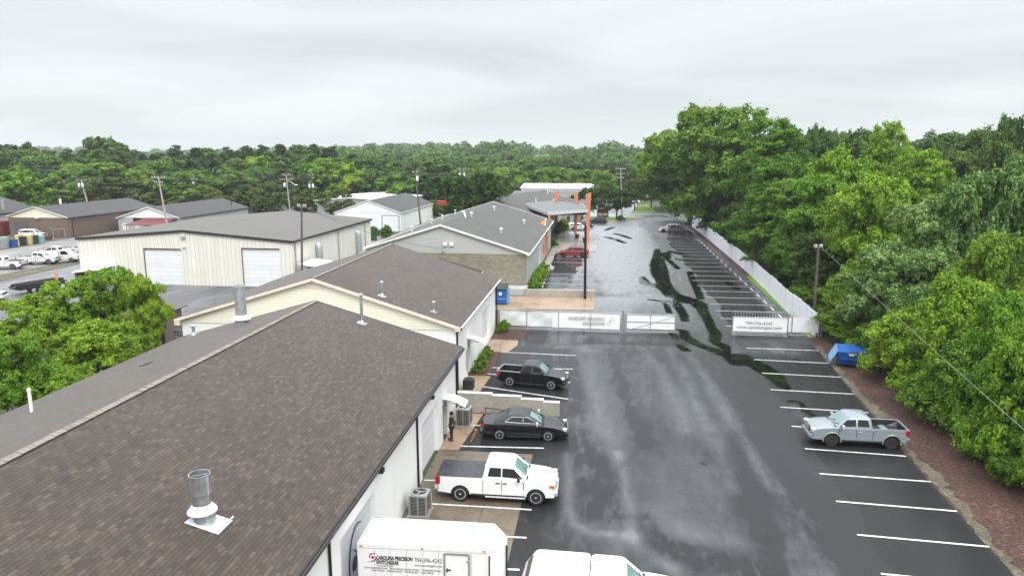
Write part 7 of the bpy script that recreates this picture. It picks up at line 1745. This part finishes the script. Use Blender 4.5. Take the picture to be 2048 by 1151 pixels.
def upos(u, Y, v=330): return PY(u, v, Y).x
def skyline_tree(key, i, u, vtop, hw, Y, mat, label, group=None, name='tree', lift=0, xmin=None, xmax=None):
    x = upos(u, Y)
    if xmin is not None: x = max(x, xmin)
    if xmax is not None: x = min(x, xmax - 0.45 * hw / FPX * Y)
    D_ = (Vector((x, Y, 0))).dot(Vector((_F.x, _F.y, 0)).normalized())
    H = PY(u, vtop, Y).z; Rad = hw / FPX * D_
    return tree(name, key, i, (x, Y, lift), H - lift, Rad, label, 'tree', group, mat=mat)
# near leafy trees at left, behind the first roof
for i, (u, vt, hw, Y, mat, lab) in enumerate([
        (190, 540, 78, 51, 'leaf_fresh', 'bushy bright green tree rising behind the left eave, its top at the lean-to shed'),
        (262, 552, 48, 50, 'leaf_fresh', 'upright bright green tree just left of the board shed'),
        (95, 562, 80, 49, 'leaf_fresh', 'bushy green tree below the flatbed trailer'),
        (15, 592, 80, 47, 'leaf_fresh', 'bushy green tree at the left edge behind the brown roof'),
        (235, 668, 46, 44, 'leaf_mid', 'smaller green tree nearest the board shed'),
        (150, 640, 90, 40, 'leaf_fresh', 'low leafy crown overhanging the left eave between the white pipe and the shed'),
        (-15, 670, 90, 37, 'leaf_fresh', 'leafy crown cut off by the left edge above the white pipe'),
        (100, 730, 60, 36.5, 'leaf_fresh', 'small rounded leafy crown just above the left eave beside the white pipe')]):
    skyline_tree('near', i, u, vt, hw, Y, mat, lab, 'bright green trees along the left eave', xmax=-28.6)
# the big trees right of the lot (silhouette against the sky)
RT_ = [
 ('big', 1405, 214, 128, 152, 'leaf_mid', 'largest round topped tree standing at the far right end of the lot'),
 ('big', 1348, 262, 74, 216, 'leaf_mid', 'left shoulder tree of the big crown standing beyond the far parked cars'),
 ('big', 1385, 285, 92, 180, 'leaf_deep', 'dark leafy tree under the left side of the largest crown'),  # deep leaf colour stands in for shade low in the largest crown
 ('big', 1470, 245, 70, 146, 'leaf_mid', 'right shoulder tree next to the largest round topped tree'),
 ('feather', 1530, 238, 100, 112, 'leaf_mid', 'tall feathery tree with pointed top in front of the dark wood'),
 ('feather', 1470, 312, 70, 104, 'leaf_mid', 'feathery mid green tree leaning over the upper stalls'),
 ('feather', 1560, 360, 85, 98, 'leaf_mid', 'drooping feathery tree just behind the white fence'),
 ('big', 1618, 256, 52, 150, 'leaf_dark', 'dark round tree seen behind the tall feathery tree'),
 ('big', 1668, 262, 52, 165, 'leaf_dark', 'dark tree top second from the tall feathery tree'),
 ('big', 1725, 262, 70, 128, 'leaf_dark', 'grey green tree left of the yellow green spire'),
 ('feather', 1778, 248, 62, 112, 'leaf_lime', 'yellow green tree with spiky top against the sky'),
 ('big', 1690, 300, 85, 92, 'leaf_lime', 'broad lime green tree below the dark tree tops'),
 ('feather', 1845, 300, 85, 90, 'leaf_lime', 'yellowish spreading tree left of the double crossarm pole'),
 ('big', 1890, 268, 95, 160, 'leaf_dark', 'dark distant tree top right of the yellow green spire'),
 ('big', 1965, 262, 85, 140, 'leaf_dark', 'dark spreading tree left of the tallest right edge tree'),
 ('big', 2045, 214, 72, 112, 'leaf_dark', 'tallest dark tree at the right edge of the view'),
 ('big', 1945, 305, 85, 118, 'leaf_dark', 'dark bushy tree in front of the right edge tree tops'),
 ('near', 1760, 350, 95, 76, 'leaf_lime', 'light green rounded tree left of the double crossarm pole'),
 ('near', 1660, 352, 95, 88, 'leaf_lime', 'bright green tree above the leaning wood pole'),
 ('near', 1600, 412, 75, 86, 'leaf_mid', 'mid green tree behind the white fence left of the leaning pole'),
 ('near', 1715, 430, 90, 85, 'leaf_deep', 'dark drooping tree right of the leaning pole'),
 ('near', 1860, 402, 100, 64, 'leaf_blue', 'large leaved pale green tree in the middle of the right thicket'),
 ('near', 1960, 350, 100, 62, 'leaf_blue', 'tall pale leaved tree near the right edge'),
 ('near', 2060, 300, 90, 60, 'leaf_blue', 'pale leaved tree cut off by the right edge'),
 ('near', 1635, 470, 70, 80, 'leaf_deep', 'dark leafy tree directly behind the leaning pole top'),
 ('near', 1545, 470, 55, 92, 'leaf_deep', 'dark leafy tree hanging over the white fence middle'),  # low fence trees here have crown shade toned into their leaves
 ('near', 1480, 440, 50, 118, 'leaf_deep', 'dark tree hanging over the far part of the white fence'),
 ('near', 1455, 425, 48, 146, 'leaf_deep', 'dark low crown above the far stalls near the minivan'),
 ('near', 1790, 500, 95, 62, 'leaf_blue', 'pale broad leaved tree above the slanting wire'),
 ('near', 1900, 500, 100, 56, 'leaf_blue', 'pale broad leaved tree below the tall pale leaved tree'),
 ('near', 2010, 470, 90, 52, 'leaf_mid', 'mid green tree at the right edge under the pale leaved trees'),
 ('near', 1745, 540, 75, 67, 'leaf_mid', 'mid green tree just right of the leaning pole base'),
]
for i, (k, u, vt, hw, Y, mat, lab) in enumerate(RT_): skyline_tree(k, i, u, vt, hw, Y, mat, lab, 'trees of the right hand thicket', xmin=(22.6 + (0.35 if Y < 140 else 0.0) * hw / FPX * Y) if Y < 180 else None)
BU = [(1700, 600, 66, 66, 'leaf_mid', 'green bush behind the end of the gate fence'), (1625, 560, 42, 78, 'leaf_mid', 'green bush at the foot of the leaning pole behind the white fence'),
      (1800, 640, 72, 58, 'leaf_mid', 'arching green bush above the open blue dumpster'), (1830, 610, 70, 54, 'leaf_lime', 'light green bush right of the open blue dumpster'),
      (1930, 555, 90, 48, 'leaf_lime', 'large yellow green bush with upright shoots below the pale leaved trees'), (2020, 590, 80, 44, 'leaf_lime', 'yellow green bush at the right edge beside the slanting wire'),
      (1900, 660, 85, 45, 'leaf_mid', 'mid green bush under the large yellow green bush'), (1845, 735, 70, 46.5, 'leaf_lime', 'low bush overhanging the mulch across from the grey pickup'),
      (1985, 700, 80, 40, 'leaf_mid', 'mid green bush crossed by the slanting wire'), (2060, 640, 80, 39, 'leaf_lime', 'bright lime bush cut off by the right edge'),
      (1925, 800, 66, 40, 'leaf_lime', 'low light green bush at the mulch edge right of the grey pickup'), (2010, 820, 66, 36.5, 'leaf_mid', 'low green bush at the right edge over the mulch'),
      (2075, 850, 60, 34, 'leaf_lime', 'lowest light green bush at the right edge'), (1580, 520, 36, 92, 'leaf_dark', 'dark bush rising behind the middle of the white fence')]
for i, (u, vt, hw, Y, mat, lab) in enumerate(BU):
    x = max(upos(u, Y, 600), 20.7 + hw / FPX * Y * 0.8); H = PY(u, vt, Y).z
    tree('bush', 'tallbush' if H > 3.2 else 'nearbush', i, (x, Y, 0), max(H, 2.0), hw / FPX * Y * 1.15, lab, 'bush', 'bushes along the right hand mulch', parts=('foliage', 'stem'), mat=mat)
# understorey filling the thicket behind the bushes
rr = random.Random(31)
rows = [(27, 34, 88, 6.5, 5.2, 3.7), (34, 40, 96, 8.5, 6.2, 4.8), (43, 50, 110, 11, 7.5, 5.6), (54, 66, 130, 13, 9.5, 6.6), (68, 84, 160, 15, 12, 8)]
for ri, (x, y0, y1, H, st, rad) in enumerate(rows):
    y = y0
    while y < y1:
        k = ['near', 'big'][ri > 1]; mt = ['leaf_mid', 'leaf_deep', 'leaf_mid', 'leaf_lime', 'leaf_dark', 'leaf_blue'][rr.randrange(6)]
        nm = {'leaf_mid': 'mid green', 'leaf_dark': 'dark green', 'leaf_deep': 'deep green', 'leaf_lime': 'lime green', 'leaf_blue': 'pale green'}[mt]
        tree('tree', k, rr.randrange(9), (x + rr.uniform(-1.5, 1.5) + max(0, 62 - y) * 0.0, y, 0), H * rr.uniform(0.8, 1.1), rad * rr.uniform(0.9, 1.15), nm + ' understorey tree filling the right hand thicket behind the front bushes', 'tree', nm + ' understorey trees of the right hand thicket', rz=rr.random() * 6, mat=mt)
        y += st * rr.uniform(0.8, 1.2)
# behind the white fence, far part
y = 79
while y < 178:
    mt = rr.choice(['leaf_deep', 'leaf_mid', 'leaf_deep']); nm = {'leaf_mid': 'mid green', 'leaf_deep': 'deep green'}[mt]
    tree('tree', 'near', rr.randrange(9), (25.3 + rr.uniform(-0.6, 1.2), y, 0), rr.uniform(6.0, 9.0), rr.uniform(3.4, 4.2), nm + ' tree standing close behind the white vinyl fence', 'tree', nm + ' trees close behind the white fence', rz=rr.random() * 6, mat=mt)
    y += 6.2
# round trees around the far entrance
for i, (u, vt, hw, Y, mat, lab) in enumerate([(1236, 378, 30, 183, 'leaf_deep', 'round dark tree standing alone on the grass island'), (1180, 376, 32, 186, 'leaf_deep', 'dark round tree behind the orange fins'),
        (912, 352, 44, 138, 'leaf_deep', 'dark round tree left of two behind the grey ridge'), (968, 344, 50, 142, 'leaf_deep', 'dark round tree right of two behind the grey ridge'), (1272, 358, 24, 215, 'leaf_dark', 'dark round tree across the road behind the grass island'),
        (1305, 330, 30, 228, 'leaf_lime', 'light green tree left of the big crown across the road'), (1205, 345, 30, 240, 'leaf_mid', 'mid green tree across the road left of the grey pole'), (1345, 385, 26, 205, 'leaf_deep', 'dark tree under the big crown beyond the lawn')]):
    skyline_tree('round' if mat in ('leaf_dark', 'leaf_deep') else 'big', i, u, vt, hw, Y, mat, lab)
# left and middle woods
sky_l = [(-60, 285), (0, 285), (40, 280), (75, 292), (95, 305), (130, 293), (165, 300), (190, 290), (215, 273), (245, 284), (285, 305), (320, 298), (350, 293), (400, 292), (450, 294), (480, 284), (500, 286), (530, 290), (560, 290), (590, 296), (620, 289), (650, 296), (680, 297), (710, 303), (735, 308), (760, 318), (800, 318), (850, 316), (900, 314), (1300, 300)]
def sky_v(u): return interp(sky_l, u)
cnt = 0
for ri, (Y, dv_, st, tones) in enumerate([(258, 0, 38, ['pine', 'pine', 'dark', 'deep', 'dark']), (240, 10, 40, ['pine', 'dark', 'mid', 'deep', 'dark']), (224, 22, 44, ['dark', 'mid', 'deep', 'dark', 'fresh']), (210, 44, 48, ['mid', 'dark', 'deep', 'fresh']), (200, 74, 48, ['olive', 'mid', 'deep'])]):
    u = -90 + ri * 9
    while u < 880 - ri * 20:
        tn = tones[rr.randrange(len(tones))]; key = 'pine' if tn == 'pine' else 'far'; Yj = Y + rr.uniform(-5, 5)
        if ri == 4 and not (u < 560 and (u < 60 or u > 90)): u += st; continue
        if ri >= 3 and 600 < u < 860: u += st; continue
        vt = sky_v(u) + dv_ + rr.uniform(-3, 9) + (3 if dv_ else 0)
        nm = {'deep': 'deep green leafy tree', 'pine': 'dark pine', 'dark': 'dark green leafy tree', 'mid': 'mid green leafy tree', 'fresh': 'bright fresh green tree', 'olive': 'olive green tree'}[tn]
        pl_ = ['in the back row of the wood at left', 'in the middle of the wood at left', 'in the middle of the wood at left', 'in the front row of the wood at left', 'in the low front fringe of the wood at left'][ri]
        skyline_tree(key, rr.randrange(9), u, vt, rr.uniform(32, 58) * (0.7 if tn == 'pine' else 1.0), Yj, 'leaf_' + tn, nm + ' ' + pl_, nm + ' ' + pl_, lift=0)
        u += st * rr.uniform(0.75, 1.2)
for ri, (Y, vt0, st, tones) in enumerate([(225, 352, 26, ['mid', 'dark', 'deep']), (262, 338, 30, ['mid', 'fresh', 'dark', 'mid']), (310, 326, 28, ['mid', 'dark', 'deep', 'dark']), (370, 317, 24, ['mid', 'dark', 'dark']), (450, 311, 20, ['dark', 'mid'])]):
    u = 760 + ri * 7
    while u < 1330:
        if ri == 0 and (u < 840 or 1010 < u): u += st; continue
        if ri == 1 and 1190 < u < 1290 and False: u += st; continue
        if abs(upos(u, Y) - (0.03 * Y)) < 7 and Y < 300 and 3 < upos(u, Y) < 18: u += st; continue
        tn = tones[rr.randrange(len(tones))]; nm = {'deep': 'deep green', 'dark': 'dark green', 'mid': 'mid green', 'fresh': 'bright green', 'blue': 'grey green'}[tn]
        pl_ = ['just behind the roofs in the middle', 'in the second row of the middle wood', 'in the third row of the middle wood', 'in the fourth row of the middle wood', 'near the horizon of the middle wood'][ri]
        skyline_tree('far', rr.randrange(9), u, vt0 + rr.uniform(-6, 6), rr.uniform(22, 36), Y + rr.uniform(-8, 8), 'leaf_' + tn, nm + ' tree ' + pl_, nm + ' trees ' + pl_)
        u += st * rr.uniform(0.75, 1.2)
# far wooded hills as one mass of crowns
g_ = np.random.default_rng(5); parts_ = []
for i in range(640):
    Y = g_.uniform(480, 1500); X = g_.uniform(-0.85, 0.75) * Y; hgt = 14 + g_.uniform(-3, 4) + (Y - 480) * 0.011 + 5 * math.sin(X / 140.0 + Y / 300.0)
    n_ = 170; rad = g_.uniform(7, 11) * (1 + (Y - 480) / 1500); o_ = g_.normal(size=(n_, 3)); o_ /= np.linalg.norm(o_, axis=1, keepdims=True); o_[:, 2] = np.abs(o_[:, 2])
    p = np.array([X, Y, hgt - rad * 0.7]) + o_ * rad * g_.uniform(0.7, 1.05, (n_, 1)); nn_ = o_ + g_.normal(size=(n_, 3)) * 0.4; nn_ /= np.linalg.norm(nn_, axis=1, keepdims=True)
    a_ = np.cross(nn_, g_.normal(size=(n_, 3))); a_ /= np.linalg.norm(a_, axis=1, keepdims=True); c_ = np.cross(nn_, a_); s_ = rad * 0.16
    parts_.append(np.stack([p - a_ * s_, p + c_ * s_, p + a_ * s_, p - c_ * s_], 1).reshape(-1, 3))
fw = bpy.data.objects.new('distant_woodland', quads_mesh('distant_woodland', np.concatenate(parts_), 'leaf_dark')); COL.objects.link(fw); tag(fw, 'distant wooded hills along the horizon', 'woodland', kind='stuff')
bm = bmesh.new(); nx_, ny_ = 60, 24
grid = [[bm.verts.new((-1300 + 2600 * i / nx_, 520 + 1300 * j / ny_, -4 + 13 * min(1, j / 6) + (j / ny_) * 9 + 2.5 * math.sin(i * 0.7 + j))) for j in range(ny_ + 1)] for i in range(nx_ + 1)]
for i in range(nx_):
    for j in range(ny_): bm.faces.new((grid[i][j], grid[i + 1][j], grid[i + 1][j + 1], grid[i][j + 1]))
me = bpy.data.meshes.new('hills'); bm.to_mesh(me); bm.free(); me.materials.append(M['leaf_dark']); ob = bpy.data.objects.new('hills', me); COL.objects.link(ob); ob['kind'] = 'structure'
# small shrubs
SHB = [(-8.9, 64.6, 0.75, 'round green shrub in the mulch corner at the gate fence'), (-9.2, 56.9, 0.5, 'green shrub next to the apron at the second garage door'), (-9.15, 55.6, 0.55, 'green shrub second from the apron'), (-9.2, 54.3, 0.5, 'reddish green shrub in the middle of the mulch bed'), (-9.2, 53.1, 0.5, 'white flowering shrub in the mulch bed'), (-9.2, 52.0, 0.5, 'white flowering shrub nearest the small dark air conditioner')]
for i, (x, y, r_, lab) in enumerate(SHB): tree('shrub', 'shrub', i, (x, y, 0), r_ * 1.6, r_, lab, 'shrub', 'shrubs in the mulch beds', parts=('foliage', 'stem'), mat='leaf_lime' if i == 0 else 'leaf_mid')
for i in range(9): tree('shrub', 'shrub', i, (-8.15 + 0.02 * i, 86.0 + i * 1.75, 0), 1.35, 0.95, 'rounded light green shrub in the row along the grey wall', 'shrub', 'row of shrubs along the grey wall', parts=('foliage', 'stem'), mat='leaf_lime')
for i in range(8): tree('hedge_shrub', 'shrub', i, (-8.4 + 0.0 * i, 152 + i * 1.9, 0), 2.3, 1.5, 'dense green hedge shrub behind the orange fins', 'shrub', 'hedge behind the orange fins', parts=('foliage', 'stem'), mat='leaf_mid')
for i, (u, v) in enumerate([(1104, 489), (1108, 494)]): p = G(u, v); tree('shrub', 'shrub', i, (p.x, p.y, 0.1), 1.4, 0.8, ['dark shrub beside the first orange fin', 'low dark shrub at the walk below the canopy'][i], 'shrub', parts=('foliage', 'stem'), mat='leaf_dark')
for i, (u, v, lab) in enumerate([(748, 480, 'dark rounded bush left of two in front of the white roller door'), (773, 477, 'dark rounded bush right of two in front of the white roller door')]): p = G(u, v); tree('bush', 'nearbush', i, (p.x, p.y, 0), 2.7, 1.25, lab, 'bush', parts=('foliage', 'stem'), mat='leaf_dark')
p = G(1245, 442); tree('shrub', 'shrub', 1, (5.0, 180.6, 0.16), 1.2, 1.2, 'low dark shrub at the foot of the island tree', 'shrub', parts=('foliage', 'stem'), mat='leaf_dark')
for i in range(14): tree('bush', 'far', i, (-72 + i * 2.6, 183.2 - 0.3 * i, 0), 3.6 + (i % 3) * 0.6, 2.1, 'olive bush in front of the wide white roof', 'bush', 'bushes in front of the wide white roof', mat='leaf_olive')
for i in range(12): tree('bush', 'far', i, (-118 + i * 4.2, 186 + (i % 3) * 2, 0), 5.0 + (i % 3) * 1.1, 3.2, 'light olive bush behind the workshops', 'bush', 'light olive bushes behind the workshops', mat='leaf_olive')
skyline_tree('far', 2, 28, 345, 55, 172, 'leaf_lime', 'light green round tree behind the dark roofed block building')
skyline_tree('far', 1, -20, 352, 50, 178, 'leaf_lime', 'light green tree cut off by the left edge behind the block building')
# ------------------------------------------------------------------ air
hzb = MB(); hzb.box(-1700, 1700, -40, 2100, -10, 60); hz_o = hzb.build('haze', 'terrain', None, kind='stuff')
hm = bpy.data.materials.new('damp air'); hm.use_nodes = True; hm.node_tree.nodes.clear()
pvn = hm.node_tree.nodes.new('ShaderNodeVolumePrincipled'); pvn.inputs['Color'].default_value = (0.90, 0.95, 1.0, 1); pvn.inputs['Density'].default_value = 0.00020; pvn.inputs['Anisotropy'].default_value = 0.2
mo = hm.node_tree.nodes.new('ShaderNodeOutputMaterial'); hm.node_tree.links.new(pvn.outputs[0], mo.inputs['Volume'])
hz_o.data.materials.clear(); hz_o.data.materials.append(hm)
